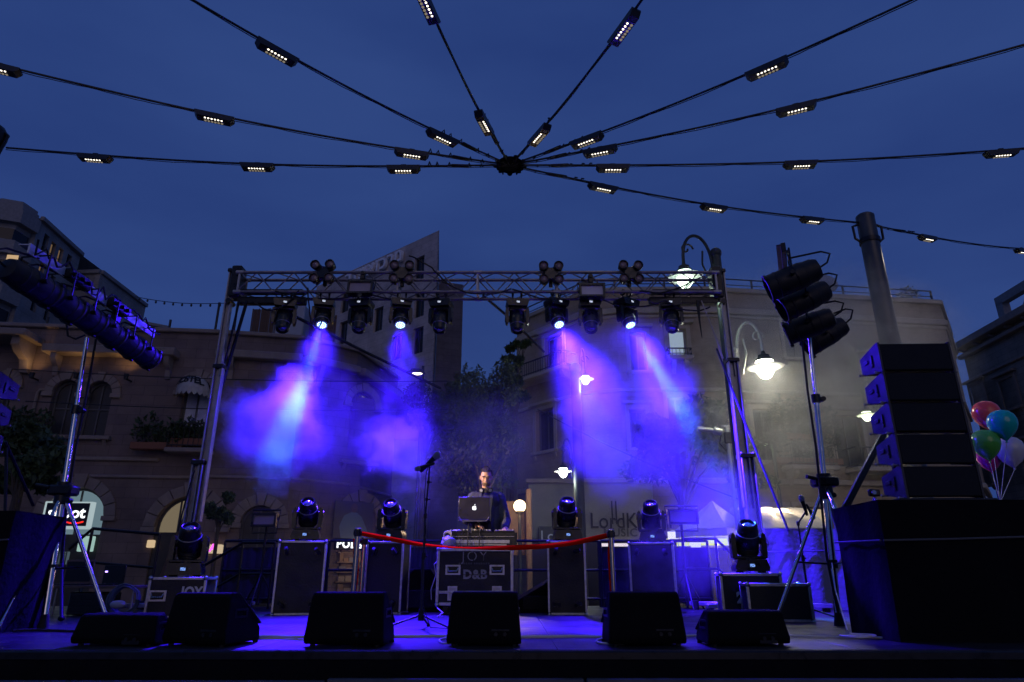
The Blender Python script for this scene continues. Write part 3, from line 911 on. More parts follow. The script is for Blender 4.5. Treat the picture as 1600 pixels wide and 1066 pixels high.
# roof railing
RRAIL = mat('roof_rail', (.05, .05, .055), .5)
for F in (R0, R1a, R1, R2):
    b = MB(F.M)
    b.tube([(0, .3, HR + .55), (F.L, .3, HR + .55)], .03, 5); b.tube([(0, .3, HR + .3), (F.L, .3, HR + .3)], .02, 5)
    rr = b.build('roof_railing', RRAIL, br_)
    for i in range(int(F.L / 2.0) + 1):
        b = MB(F.M); b.box((.05 + i * 2.0, .3, HR + .27), (.06, .06, .6)); b.build('baluster', RRAIL, rr)
b = MB(); pp = [B0, B1, B1b, B2, B3, B4]; b.add([(x, y + .5, HR - .45) for x, y in pp] + [(B4[0] + 2, B4[1] + 12, HR - .45), (B0[0], B0[1] + 12, HR - .45)], [tuple(range(8))]); b.build('roof', RTR, br_, smooth=False)
rebase(br_)
# balconies on the right building
def balcony(F, x0, x1, yt, yb, label, out=.8):
    q = pr(F, x0, x1, yt, yb)
    t = thing('balcony', label, 'balcony', F.M @ Vector((q[0], 0, q[2])), group='iron railed balconies of the corner building')
    band(F, q[0], q[1], q[2], .16, out, RTR, t, 'slab')
    bracket(F, q[0] + .25, q[2] - .08, out * .8, .5, RTR, t); bracket(F, q[1] - .25, q[2] - .08, out * .8, .5, RTR, t)
    railing(F, q[0] + .05, q[1] - .05, q[2] + .08, q[3], out - .06, RUSTY, t)
    rebase(t)
balcony(R0, 812, 902, 568, 592, 'long iron railed balcony under the tall upper window, left part of corner building')
balcony(R2, 1318, 1398, 705, 738, 'iron railed balcony left of the line array loudspeaker')
balcony(R2, 1218, 1290, 700, 735, 'balcony hidden by plants behind the right light stand')
balcony(R1, 1040, 1080, 548, 562, 'tiny railing below the window with glowing blind', .35)
plant_box(R2, 1255, 728, 2.6, 2.4, 'tall bushy planter on the balcony behind right light stand', 900)
plant_box(R2, 1232, 690, 1.2, 1.6, 'dark leafy planter left on the balcony behind right stand', 400)
# satellite dish and roof plants
t = thing('satellite_dish', 'round satellite dish on roof edge behind the right par lamp cluster', 'dish', tuple(R2.M @ Vector((R2.at(1308, 462)[0], .35, HR))))
b = MB(RX(R(78))); b.lathe([(.02, .10), (.25, .06), (.42, 0), (.43, .01), (.25, .08), (.02, .13)], 20, M=T(0, .75, 0)); b.build('reflector', mat('dish_grey', (.3, .3, .31), .5), t)
b = MB(); b.cyl((0, 0, -.45), (0, 0, .75), .03, n=8); b.build('mast', STEEL, t)
plant = thing('roof_plant', 'bushy potted plant on roof at right end of corner building', 'plant', tuple(R2.M @ Vector((R2.at(1442, 470)[0], .7, HR - .4))))
b = MB(); b.cyl((0, 0, 0), (0, 0, .45), .2, .27, 12); b.build('pot', TERRA, plant); b = MB(); leaves(b, (0, 0, .85), (.5, .4, .45), 300, .1); b.build('leaves', LEAF, plant, smooth=False)

# shop sign of the music shop, raised letters on plain fascia, and small hanging sign
s0, s1, z0, z1 = pr(R1, 860, 1010, 745, 850)
FS = Facade(tuple((R1.M @ Vector((s0, -.35, 0)))[:2]), tuple((R1.M @ Vector((s1, -.35, 0)))[:2]))
q = pr(FS, 826, 1022, 752, 846)
t = thing('music_shop_front', 'pale plastered shop front lettered Lord Kitsch music behind the stage', 'shop front', tuple(FS.M @ Vector((q[0], 0, 0))))
b = MB(FS.M); b.box(((q[0] + q[1]) / 2, .15, (q[2] + q[3]) / 2), (q[1] - q[0], .3, q[3] - q[2]), .02); b.build('fascia', mat('cream_render', (.36, .35, .30), .8, var=.15, scale=1.5), t)
b = MB(FS.M); b.box(((q[0] + q[1]) / 2, .1, q[3]), (q[1] - q[0] + .2, .5, .16), .03); b.build('cornice', RTR, t)
ink = mat('ink_letters', (.018, .018, .022), .5)
s_, z_ = FS.at(968, 815); szk = .74
me = text_mesh('LordKitsch', szk, .03, align='LEFT', sx=.86); me.transform(FS.M @ T(FS.at(921, 815)[0], -.05, z_)); link('lettering', me, ink, t)
s2, z2 = FS.at(964, 808)
b = MB(FS.M)
kx = FS.at(960, 815)[0]
for dx in (-.07, .07): b.box((kx + dx, -.05, z_ + .30), (.045, .04, .78))
b.build('long_strokes', ink, t)
s2, z2 = FS.at(969, 833); me = text_mesh('MUSIC', .38, .02, bold=.006, space=1.1); me.transform(FS.M @ T(s2, -.05, z2)); link('lettering', me, mat('grey_letters', (.12, .12, .11), .6), t)
b = MB(FS.M); b.box(((q[0] + q[1]) / 2, .12, q[2] / 2), (q[1] - q[0], .2, q[2] - .02)); b.build('shop_glass', GLASS, t)
b = MB(FS.M); sx0 = FS.at(935, 857)[0]; sx1 = FS.at(1000, 857)[0]; b.box(((sx0 + sx1) / 2, -.05, q[2] - .12), (sx1 - sx0, .08, .1)); b.build('strip_light', emis('strip_white', (.9, .8, .9), .9, False), t)
rebase(t)
s_, z_ = FS.at(865, 838)
t = thing('small_shop_sign', 'small dark plate lettered Lord behind the third tall case', 'sign', tuple(FS.M @ Vector((s_, -.25, z_)))); t.rotation_euler = FS.M.to_euler()
b = MB(); b.box((0, 0, 0), (1.05, .12, .62), .02); b.build('plate', mat('sign_blue_black', (.012, .016, .024), .35), t)
lettering('Lord', .48, T(0, -.07, -.02), mat('silver_letters', (.8, .85, .85), .5), t, bold=.004)

# far right building
HF = 13.0
C0 = pl(1503, 545, HF); C1 = pl(1640, 470, HF)
t = thing('side_building', 'dim stone building at right edge with heavy cornice, tall window and rooftop pergola', 'building', (C0[0], C0[1], 0))
F = Facade(C0, C1)
hs = []
for (x0, x1, yt, yb) in ((1566, 1590, 590, 640), (1520, 1540, 600, 645), (1600, 1630, 690, 760), (1520, 1545, 700, 760)):
    hs.append(rect(*pr(F, x0, x1, yt, yb)))
FST = stone('dim_stone', (0.24, 0.21, 0.18), (0.28, 0.245, 0.21), 0.7, 0.3)
facade_wall(F, rect(0, F.L, 0, HF), hs, FST, t)
for h in hs: window(F, h, t, FRAMEL, GLASS, (1, 1), .4, .18, LTR, key=True)
band(F, -.2, F.L, HF, .35, .6, LTR, t); band(F, -.1, F.L, HF - .5, .2, .3, LTR, t, 'cornice_mould'); band(F, -.1, F.L, F.at(1560, 575)[1], .12, .12, LTR, t, 'string_course')
for i in range(int(F.L / 1.2)): bracket(F, .4 + i * 1.2, HF - .2, .4, .3, LTR, t, .12)
b = MB(F.M); b.box((F.L / 2 + .3, 1.6, HF + 1.2), (F.L - .6, .3, 2.4)); 
b = MB(F.M); b.box((F.L / 2, 2.5, HF + .5), (F.L, .25, 1.0)); b.build('roof_wall', GTRIM, t)
b = MB(F.M); b.box((F.L / 2, 2.5, HF + 2.6), (F.L, .4, .45)); b.build('pergola_beam', GTRIM, t)
b = MB(F.M); b.box((.25, 2.5, HF + 1.7), (.5, .4, 1.5)); b.build('pergola_pier', GTRIM, t)
for i in range(5):
    b = MB(F.M); b.tube([(1.0 + i * 1.3, 2.5, HF + 1.0), (2.3 + i * 1.3, 2.5, HF + 2.4)], .05, 5); b.build('pergola_brace', GTRIM, t)
rebase(t)

# overhead service wires across the stone front
for k, (x0, y0, x1, y1, lab) in enumerate(((20, 577, 700, 596, 'thin service wire crossing the stone front above the arched windows'), (40, 627, 700, 640, 'thin service wire crossing the stone front at window height'), (840, 640, 1180, 790, 'thin guy wire slanting down behind the right half of truss'))):
    a, c = P(x0, y0, 18), P(x1, y1, 18 if k < 2 else 13)
    b = MB(); b.tube([a.lerp(c, i / 12) - a + Vector((0, 0, -.12 * sin(pi * i / 12))) for i in range(13)], .014, 5); q = b.build('service_wire', BLK); q.location = a; tag(q, lab, 'wire')
# ================================================================== POLES, OVERHEAD CABLES AND CABLE LAMPS
ZH = 8.6
HUB = PZ(797, 258, ZH)
POLEM = mat('painted_pole', (.075, .075, .075), .42, .5, var=.25, scale=2)
def plaza_pole(top, r, lab):
    t = thing('plaza_pole', lab, 'pole', (top.x, top.y, 0), group='tall round poles holding the cables')
    b = MB(); b.cyl((0, 0, 0), (0, 0, top.z), r * 1.12, r, 24); b.build('shaft', POLEM, t)
    b = MB(); b.lathe([(r * 1.02, 0), (r * 1.02, .06), (r * .8, .10), (.02, .12)], 20, M=T(0, 0, top.z)); b.build('cap', POLEM, t)
    b = MB(); b.lathe([(r * 1.15, -.62), (r * 1.15, -.52)], 20, M=T(0, 0, top.z)); b.build('collar', BLKM, t)
    return t
pr_top = P(1352, 342, 13.2); PRr = .19
ppr = plaza_pole(pr_top, PRr, 'tall round steel pole behind the right loudspeaker stack, cable lugs at top')
for sx in (-1, 1):
    b = MB(); b.tube([(sx * PRr, 0, pr_top.z - .15), (sx * (PRr + .13), 0, pr_top.z - .2), (sx * (PRr + .12), 0, pr_top.z - .5), (sx * (PRr + .02), 0, pr_top.z - .58)], .03, 6); b.build('cable_lug', BLKM, ppr)
pl_top = P(-18, 205, 10.1)
ppl = plaza_pole(pl_top, .2, 'dark pole head cut by the left edge of the picture, cables attached')
b = MB(); b.ball((0.1, 0, pl_top.z - .15), (.25, .2, .3), 12, 8); b.build('pole_head', BLKM, ppl)
b = MB(); b.tube([(.2, 0, pl_top.z + .05), (.38, 0, pl_top.z - .1), (.3, 0, pl_top.z - .5), (.15, 0, pl_top.z - .55)], .03, 6); b.build('cable_lug', BLKM, ppl)

HUBM = mat('hub_black', (.006, .006, .006), .9, spec=.1)
HS = .66
hub = thing('cable_hub', 'dark ring hub in the sky where all overhead cables meet', 'cable hub', HUB)
b = MB()
N = 20
b.tube([(.22 * cos(2 * pi * i / N), .22 * sin(2 * pi * i / N), 0) for i in range(N + 1)], .03, 8); b.build('ring', HUBM, hub)
b = MB(); b.lathe([(.05, -.03), (.14, -.02), (.22, .0), (.22, .02), (.1, .03)], 20); b.build('plate', HUBM, hub)
for i in range(9):
    a = 2 * pi * i / 9 + .2
    b = MB(); c = Vector((.20 * cos(a), .20 * sin(a), -.0)); b.tube([c + Vector((.04 * sin(k * pi / 4) * cos(a * 2), .04 * sin(k * pi / 4) * sin(a * 2), -.04 + .045 * cos(k * pi / 4))) for k in range(9)], .014, 5); b.build('cable_loop', HUBM, hub)
    b = MB(); b.box((.27 * cos(a), .27 * sin(a), 0), (.07, .07, .045), .015); b.build('clevis', HUBM, hub)

LED = emis('led_white', (1.0, .90, .74), 3.2, False)
LEDD = emis('led_dim', (1.0, .84, .62), .22, False)
HOUS = mat('lamp_housing', (.03, .03, .035), .4, .3)
me_h = MB().prism([(-.30, 0), (.30, 0), (.30, -.03), (.25, -.10), (-.25, -.10), (-.30, -.03)], -.07, .07).mesh('housing', False); me_h.materials.append(HOUS)
b = MB()
for i in range(6):
    b.ball((-.125 + i * .05, -.03, -.104), (.015, .015, .008), 8, 5)
me_l = b.mesh('led_row'); me_l.materials.append(LED)
b = MB()
for i in range(6):
    b.ball((-.125 + i * .05, .035, -.104), (.021, .021, .012), 8, 5)
me_l2 = b.mesh('led_row'); me_l2.materials.append(LEDD)
b = MB(); b.box((0, 0, -.101), (.34, .11, .006)); me_p = b.mesh('lens_plate', False); me_p.materials.append(mat('lens_plate', (.05, .05, .05), .2, spec=.8))
b = MB(); b.box((0, 0, .02), (.10, .05, .06), .01); me_c = b.mesh('cable_clamp'); me_c.materials.append(BLKM)
lamp_no = 0
def L_(a, b_): return (Vector(b_) - Vector(a)).length
def cable(end, pxs, lab, words, tgt_start=None, pw=3.5):
    """a cable from the hub (or another start) to end, with a lamp where it crosses each given pixel"""
    global lamp_no
    p0 = Vector(tgt_start) if tgt_start else HUB
    end = Vector(end); sag = .16
    f = lambda t: p0.lerp(end, t) + Vector((0, 0, -sag * sin(pi * t)))
    b = MB(); n = 24
    b.tube([f(i / n) - p0 for i in range(n + 1)], .018, 6)
    q = b.build('overhead_cable', BLK); q.location = p0; tag(q, lab, 'cable', 'overhead cables spreading from the hub')
    b = MB(); rg = random.Random(len(lab)); m = 60
    b.tube([f(i / m) - p0 + Vector((0, 0, -.020 - .022 * abs(sin(pi * i * L_(p0, end) / 1.35 / m)) + rg.uniform(-.004, .004))) for i in range(m + 1)], .007, 5); b.build('power_lead', BLK, q)
    d = (end - p0).normalized()
    # tensioner and zip ties close to the hub
    L = (end - p0).length
    tb = thing('cable_tensioner', 'turnbuckle near the inner end of the ' + words[-1], 'tensioner', f(.9 / L if L > 2 else .3))
    Mx = (d.to_track_quat('X', 'Z')).to_matrix().to_4x4()
    b = MB(Mx); b.box((0, .02, .0), (.32, .03, .03), .008); b.box((0, -.02, 0), (.32, .03, .03), .008); b.build('body', BLKM, tb)
    for k in (-.75, -.35, .3, .7, .95):
        b = MB(Mx); b.tube([(k * .55, .0, -.02), (k * .55 + .03, .03, .04), (k * .55 + .05, -.02, .0)], .014, 5); b.build('cable_tie', BLKM, tb)
    for k, (px, py) in enumerate(pxs):
        best = min((abs(proj(f(i / 600))[0] - px) + abs(proj(f(i / 600))[1] - py), i) for i in range(5, 601) if (f(i / 600).y * CT + (f(i / 600).z - CAMZ) * ST) > .3)[1] / 600
        c = f(best); dd = (f(best + .01) - f(best - .01)).normalized()
        e = thing('cable_lamp', words[k], 'lamp', c, group='LED lamps strung on the overhead cables')
        xh = dd if dd.x > 0 else -dd
        e.rotation_euler = xh.to_track_quat('X', 'Z').to_euler()
        e.rotation_euler.rotate_axis('X', R(random.uniform(-7, 7)))
        for nm, me in (('housing', me_h), ('led_row', me_l), ('led_row', me_l2), ('lens_plate', me_p), ('cable_clamp', me_c)):
            o_ = link(nm, me, None, e); o_.location = (0, 0, -.02)
        if k < 3:
            lamp('SPOT', 'cable_lamp_light', c + Vector((0, 0, -.16)), pw, (1.0, .84, .62), c + Vector((0, 0, -3)), 150, .6, .06)
        lamp_no += 1
def onray(px, py, z): return PZ(px, py, z)
ORD = ['innermost', 'middle', 'outer']
def words(n, cabname, extra=None):
    l = []
    nm = {1: ['only'], 2: ['inner', 'outer'], 3: ['inner', 'middle', 'outer']}[n]
    for k in range(n): l.append(f'{nm[k]} LED lamp on the {cabname}')
    return l + [cabname]
cable(PZ(-18, 97, 8.9), [(644, 237), (337, 175), (0, 105)], 'cable running from hub to the upper left edge, third from bottom', words(3, 'cable ending at left edge above pole head'))
cable(PZ(180, -72, 8.9), [(692, 212), (435, 73)], 'cable running from hub up and left to the top edge', words(2, 'cable climbing steeply to the upper left'))
cable(PZ(640, -60, 8.8), [(757, 188), (670, 3)], 'steep cable running up just left of centre', words(2, 'steepest cable left of centre'))
cable(PZ(1080, -110, 8.8), [(844, 207), (981, 40)], 'steep cable running up just right of centre', words(2, 'steep cable right of centre'))
cable(PZ(1600, -82, 8.9), [(916, 214), (1197, 97)], 'cable running from hub up and right to the top edge', words(2, 'upper cable climbing to the right top'))
cable(PZ(1700, 42, 8.9), [(937, 233), (1243, 161)], 'cable running from hub to the upper right edge', words(2, 'second cable leaving at the right edge'))
cable(PZ(1700, 224, 9.0), [(957, 260), (1250, 247), (1563, 231)], 'nearly level cable running from hub to right edge', words(3, 'nearly level cable on the right'))
cable(P(1345, 348, 13.2), [(942, 288), (1115, 317), (1268, 342)], 'cable falling from hub to the right round pole', words(3, 'cable falling to the right pole'))
cable(P(10, 231, 10.1), [(630, 256), (403, 246), (150, 236)], 'nearly level cable running from hub to the left pole head', words(3, 'nearly level cable on the left'))
cable(P(1660, 391, 17), [(1448, 367), (1596, 382)], 'cable continuing beyond the right round pole to the edge', words(2, 'cable beyond the right pole'), P(1366, 352, 13.2), 130)

# ================================================================== STREET LAMPS
BRONZE = mat('lamp_green_iron', (.05, .06, .055), .5, .4)
def bell(t, x, z, s, m_em, em_name='globe'):
    """bell shade hanging at x, z"""
    b = MB(T(x, 0, z)); b.lathe([(.30 * s, -.035 * s), (.33 * s, -.02 * s), (.17 * s, .045 * s), (.14 * s, .06 * s)], 24); b.build('brim', mat('pale_enamel', (.6, .6, .56), .4), t)
    b = MB(T(x, 0, z)); b.lathe([(.14 * s, .092 * s), (.14 * s, .12 * s), (.10 * s, .17 * s), (.10 * s, .20 * s), (.045 * s, .22 * s), (.025 * s, .30)], 20); b.build('shade', BRONZE, t)
    b = MB(T(x, 0, z)); b.lathe([(.13 * s, .046 * s), (.152 * s, .05 * s), (.148 * s, .085 * s), (.13 * s, .09 * s)], 20); b.build('upper_glass', m_em, t)
    b = MB(T(x, 0, z)); b.lathe([(.02 * s, -.235 * s), (.08 * s, -.21 * s), (.14 * s, -.12 * s), (.165 * s, -.022 * s)], 20); b.build(em_name, m_em, t)
def curl_bracket(t, x0, z0, x1, z1, m, r=.035):
    """crook rising from the pole at x0,z0 and curling down to the shade at x1,z1, with a small scroll"""
    w = x1 - x0; h = z1 - z0
    top = max(z0, z1) + .55
    pts = []
    for i in range(17):
        u = i / 16
        a = pi * u
        x = x0 + w * (1 - cos(a)) / 2
        z = z0 + (z1 - z0) * u + (top - max(z0, z1) + .1) * sin(a) ** .8
        pts.append((x, 0, z))
    b = MB(); b.tube(pts, r, 8); b.build('bracket_arm', m, t)
    b = MB(); b.tube([(x0 + w * .12, 0, z0 - .25), (x0 + w * .35, 0, z0 + .15), (x0 + w * .30, 0, z0 + .42)], r * .6, 6); b.build('brace', m, t)
    b = MB(); b.tube([(x1 - w * .14 + .13 * (1 - i / 14) * cos(i * .55), 0, z1 + .28 + .13 * (1 - i / 14) * sin(i * .55)) for i in range(13)], r * .6, 6); b.build('scroll', m, t)
def street_lamp(name, lab, pole_px, Y, heads, pole_r=.07, col=(.82, 1.0, .72), strength=10, light=60, pole_top=None, m=None, group='bell shaded street lamps'):
    """heads: list of (px, py, scale)"""
    m = m or BRONZE
    bx = P(*pole_px, Y); t = thing(name, lab, 'street lamp', (bx.x, Y, 0), group=group)
    ems = emis('lamp_glow_%d' % int(strength * 10 + col[0] * 7), col, strength, not light)
    ztop = 0
    for (px, py, s) in heads:
        h = P(px, py, Y); x = h.x - bx.x; z = h.z
        zp = z + .1; ztop = max(ztop, zp + .15)
        curl_bracket(t, (-1 if x < 0 else 1) * pole_r, zp, x, z + .28, m, .03 * max(1, s * .8))
        bell(t, x, z, s, ems)
        if light: lamp('POINT', 'street_lamp_light', (h.x, Y, z - .36 * s), light, col, radius=.12)
    zt = pole_top or ztop
    b = MB(); b.cyl((0, 0, .5), (0, 0, zt), pole_r * 1.1, pole_r, 14); b.build('pole', m, t)
    b = MB(); b.lathe([(pole_r * 2.4, 0), (pole_r * 2.2, .12), (pole_r * 1.5, .2), (pole_r * 1.5, .5), (pole_r * 1.15, .6)], 16); b.build('base', m, t)
    b = MB(); b.ball((0, 0, zt + .04), pole_r * 1.3, 12, 8); b.build('finial', m, t)
    return t
street_lamp('street_lamp', 'brightest glowing bell lamp on curled bracket right of the right tower', (1158, 640), 11.6, [(1195, 572, 1.02)], .05, (1.0, .98, .74), 95, 0, m=mat('pale_iron', (.55, .55, .48), .45))  # iron coloured pale so the bracket seems lit by its lamp
street_lamp('street_lamp', 'dark green bell lamp seen through the right end of the truss', (1121, 420), 11.2, [(1070, 432, 1.0)], .085, (.75, 1.0, .78), 5, 14, pole_top=P(1118, 399, 11.2).z)
street_lamp('street_lamp', 'twin headed tall lamp post behind the truss with a high lamp and a low lamp', (904, 740), 17.5, [(915, 592, .68), (880, 736, .75)], .13, (.9, 1.0, .9), 12, 30, group='bell shaded street lamps')
street_lamp('street_lamp', 'bell lamp glowing beside the left edge of the line array', (1392, 700), 16, [(1354, 648, .72)], .06, (.85, 1.0, .62), 7, 30)
street_lamp('street_lamp', 'tiny far lamp glowing green low behind the right tower strap', (1208, 700), 20, [(1195, 694, .3)], .05, (.7, 1.0, .6), 6, 4)
# globe lamp on wall and its warm light
q = P(812, 791, 19)
t = thing('globe_lamp', 'warm glowing globe lamp on a short post right of the DJ', 'street lamp', (q.x, 19, 0))
b = MB(); b.cyl((0, 0, 0), (0, 0, q.z - .16), .06, .045, 12); b.build('post', BRONZE, t)
b = MB(); b.lathe([(.09, -.2), (.12, -.14), (.06, -.12)], 14, M=T(0, 0, q.z)); b.build('collar', BRONZE, t)
b = MB(); b.ball((0, 0, q.z), .17, 16, 10); b.build('globe', emis('globe_glow', (1.0, .72, .38), 7, False), t)
lamp('POINT', 'globe_light', (q.x - .05, 18.7, q.z), 45, (1.0, .55, .22), radius=.17)
# flat street light head by the left end of the slab tower
q = P(652, 592, 24)
t = thing('street_light', 'small flat street light head glowing in front of the slab tower', 'street lamp', (q.x + .2, 24, 0))
b = MB(); b.cyl((0, 0, 0), (0, 0, q.z + .5), .07, .05, 10); b.build('pole', BRONZE, t)
b = MB(); b.tube([(0, 0, q.z + .1), (-.15, -.3, q.z + .25), (-.2, -.6, q.z + .12)], .035, 6); b.build('arm', BRONZE, t)
b = MB(); b.prism([(-.35, .0), (.28, .0), (.22, .14), (-.2, .17)], -.12, .12, M=T(-.1, -.7, q.z)); b.build('head', BRONZE, t)
b = MB(); b.ball((-.12, -.7, q.z - .01), (.2, .09, .04), 12, 6); b.build('lens', emis('flat_lamp', (1.0, .85, .6), 6, False), t)
# corner pier lit orange beside the globe lamp, small lit panel and doorway
q0 = P(826, 760, 19.6)
b = MB(); b.box((0, 0, 2.0), (.17, .3, 4.0), .04); o_ = b.build('stone_pier', mat('pier_stone', (.26, .17, .11), .85, var=.3, bump=.4), smooth=True); o_.location = (q0.x, 19.6, 0); tag(o_, 'narrow stone pier glowing orange beside the globe lamp', 'pier')
q0 = P(805, 825, 19.8)
b = MB(); b.box((0, 0, 0), (.55, .1, 1.5), .01); o_ = b.build('door_leaf', mat('door_ochre', (.24, .15, .08), .7, var=.2)); o_.location = (q0.x, 19.8, 1.6); o_.location.z = q0.z; tag(o_, 'pale ochre door panel lit below the globe lamp', 'door')

# camera post with horizontal speaker horn at the right
q = P(1135, 668, 12.4)
t = thing('camera_post', 'pale mast with horizontal arm and small camera near the right tower', 'mast', (q.x, 12.4, 0))
MET = mat('pale_metal', (.42, .43, .41), .45, .5)
b = MB(); b.cyl((0, 0, 0), (0, 0, q.z), .035, n=10); b.build('pole', MET, t)
b = MB(); b.cyl((-.55, 0, q.z - .02), (-.12, 0, q.z - .08), .045, n=10); b.build('camera_body', MET, t)
b = MB(); b.cyl((-.24, 0, q.z - .05), (-.10, 0, q.z - .09), .075, .07, 12); b.build('camera_hood', MET, t)
b = MB(); b.box((.12, 0, q.z + .02), (.42, .04, .04), .01); b.build('arm', MET, t)
b = MB(); b.box((.02, -.02, q.z - .2), (.18, .06, .22), .02); b.build('junction_box', BLKM, t)
b = MB(); b.tube([(-.1, 0, q.z - .1), (-.16, 0, q.z - .3), (-.05, 0, q.z - .45), (0, 0, q.z - .35)], .012, 5); b.build('cable', BLK, t)

# ================================================================== TREES
def tree(name, lab, base, H, crown, nleaf, leafm, tr=.12, sz=.12, seed=1, group=None, sparse=False, limbs=7):
    rng = random.Random(seed)
    t = thing(name, lab, 'tree', base, group=group)
    b = MB(); cx, cz, rx_, rz_ = crown
    tops = []
    tz = cz - rz_ * .5
    b.tube([(0, 0, 0), (.08 * cx, .05, tz * .5), (cx * .6, 0, tz), (cx, 0, cz)], [tr, tr * .8, tr * .6, tr * .25], 8); b.build('trunk', BARK, t)
    cl = []
    bb = MB()
    for k in range(limbs):
        a = rng.uniform(0, 2 * pi); z0 = tz * rng.uniform(.75, 1.05)
        e = Vector((cx + rx_ * .8 * cos(a) * rng.uniform(.4, 1), rx_ * .8 * sin(a) * rng.uniform(.4, 1), cz + rz_ * rng.uniform(-.5, .85)))
        s_ = Vector((cx * .55, 0, z0)); m_ = s_.lerp(e, .5) + Vector((0, 0, .1))
        bb.tube([s_, m_, e], [tr * .4, tr * .22, tr * .07], 6)
        cl.append(e)
        for j in range(3):
            e2 = e + Vector((rng.gauss(0, .35), rng.gauss(0, .35), rng.uniform(.0, .6))) * rx_ * .6
            bb.tube([m_.lerp(e, .6), e2], [tr * .12, tr * .04], 4); cl.append(e2)
    bb.build('limbs', BARK, t)
    b = MB()
    for e in cl:
        k = nleaf // len(cl)
        r_ = rx_ * (.26 if not sparse else .30)
        leaves(b, e, (r_, r_, r_ * .8), k, sz, rng=rng)
        if sparse:
            for j in range(2):
                p = e + Vector((rng.gauss(0, .2), rng.gauss(0, .2), rng.uniform(.25, .8))) * rx_ * .5
                leaves(b, e.lerp(p, .6), (.08, .08, .35 * rx_ * .6), k // 6, sz * .9, rng=rng)
    b.build('crown', leafm, t, smooth=False)
    return t
def gt(px, Y): q = P(px, 901, Y); return (q.x, Y, 0)
def crown_px(px, py, pr_x, pr_y, Y):
    c = P(px, py, Y); k = P(px + pr_x, py, Y).x - c.x; k2 = P(px, py - pr_y, Y).z - c.z
    return c, k, k2
def tree_at(name, lab, px, py, rx_, ry_, Y, n, m, **k):
    c, a, e = crown_px(px, py, rx_, ry_, Y)
    return tree(name, lab, (c.x, Y, 0), c.z, (0.0, c.z, a, e), n, m, **k)
tree_at('young_tree', 'sparse twiggy tree standing between slab tower and corner building', 755, 678, 72, 100, 19.5, 9500, LEAF2, tr=.10, sz=.075, seed=3, sparse=True, limbs=26)
tree_at('leafy_tree', 'dark bushy tree low behind the DJ', 740, 745, 66, 62, 20.5, 6000, LEAF, tr=.10, sz=.10, seed=23, limbs=18)
tree_at('young_tree', 'sparse tree in front of the slab tower foot', 665, 655, 45, 55, 21, 2600, LEAF2, tr=.12, sz=.085, seed=5, sparse=True, limbs=10)
tree_at('cypress_tree', 'narrow dark tree against the left edge of corner building', 803, 600, 20, 80, 22.5, 3200, LEAF, tr=.16, sz=.13, seed=8, limbs=12)
tree_at('leafy_tree', 'dark leafy tree behind the fourth tall case', 1060, 705, 85, 60, 17.0, 6500, LEAF, tr=.18, sz=.11, seed=9, limbs=14)
tree_at('leafy_tree', 'dark tree at far left below the pair of arched windows', 38, 730, 62, 58, 15.5, 5000, LEAF, tr=.16, sz=.11, seed=12, limbs=12)
tree_at('leafy_tree', 'small leafy tree in front of the second shop arch', 344, 800, 26, 26, 17.0, 1300, LEAF, tr=.07, sz=.08, seed=13, limbs=8)
tree_at('leafy_tree', 'dim tree under the balcony behind right light stand', 1165, 735, 40, 50, 17.5, 2600, LEAF, tr=.12, sz=.11, seed=15, limbs=9)

# market umbrellas and lit awning at the right
q = P(1112, 782, 16)
t = thing('market_umbrella', 'pale canvas market umbrella beyond the rail behind fourth tall case', 'umbrella', (q.x, 16, 0))
zr = P(1112, 828, 16).z; Rr = (P(1178, 828, 16).x - q.x)
b = MB(); b.cyl((0, 0, 0), (0, 0, q.z - .02), .035, n=8); b.build('pole', MET, t)
CANW = mat('pale_canvas', (.55, .53, .5), .85, var=.1)
for i in range(8):
    a0, a1 = 2 * pi * i / 8, 2 * pi * (i + 1) / 8
    b = MB(); n = 6; vs = []
    for j in range(n + 1):
        u = j / n; r_ = Rr * u; z = q.z + (zr - q.z) * (u ** .92)
        vs += [(r_ * cos(a0), r_ * sin(a0), z), (r_ * cos((a0 + a1) / 2) * .97, r_ * sin((a0 + a1) / 2) * .97, z - .03 * u), (r_ * cos(a1), r_ * sin(a1), z)]
    fs = []
    for j in range(n):
        for k in (0, 1): fs.append((j * 3 + k, j * 3 + k + 1, j * 3 + k + 4, j * 3 + k + 3))
    b.add(vs, fs); b.add([(Rr * cos(a0), Rr * sin(a0), zr), (Rr * cos(a1), Rr * sin(a1), zr), (Rr * cos(a1), Rr * sin(a1), zr - .18), (Rr * cos(a0), Rr * sin(a0), zr - .18)], [(0, 1, 2, 3)])
    b.build('canopy_panel', CANW, t, smooth=True)
lamp('POINT', 'stall_light', (q.x + .2, 16.2, 2.3), 10, (1.0, .85, .55), radius=.1)
q0, q1 = P(1168, 800, 15), P(1240, 826, 15)
t = thing('lit_awning', 'long pale awning lit warm from below behind the right blue case', 'awning', (q0.x, 15.6, q1.z))
w = q1.x - q0.x + .6
b = MB(); b.prism([(-.9 + .0, -.10)] + [(-.9 + 1.5 * i / 10, .55 * sin(pi / 2 * i / 10) ** .8) for i in range(11)] + [(.6, .45), (-.8, -.04)], 0, w, M=RZ(R(90)) @ RX(0) @ Matrix.Scale(-1, 4, (0, 1, 0))); b.build('canvas', CANW, t)
for sx in (.05, w - .05):
    b = MB(); b.cyl((sx, -.85, -q1.z), (sx, -.85, -.05), .03, n=8); b.build('post', MET, t)
lamp('POINT', 'awning_light', (q0.x + w * .45, 15.3, q1.z + .65), 50, (1.0, .80, .52), radius=.08)
lamp('POINT', 'awning_under_light', (q0.x + w * .45, 15.2, q1.z - .5), 30, (1.0, .80, .52), radius=.08)
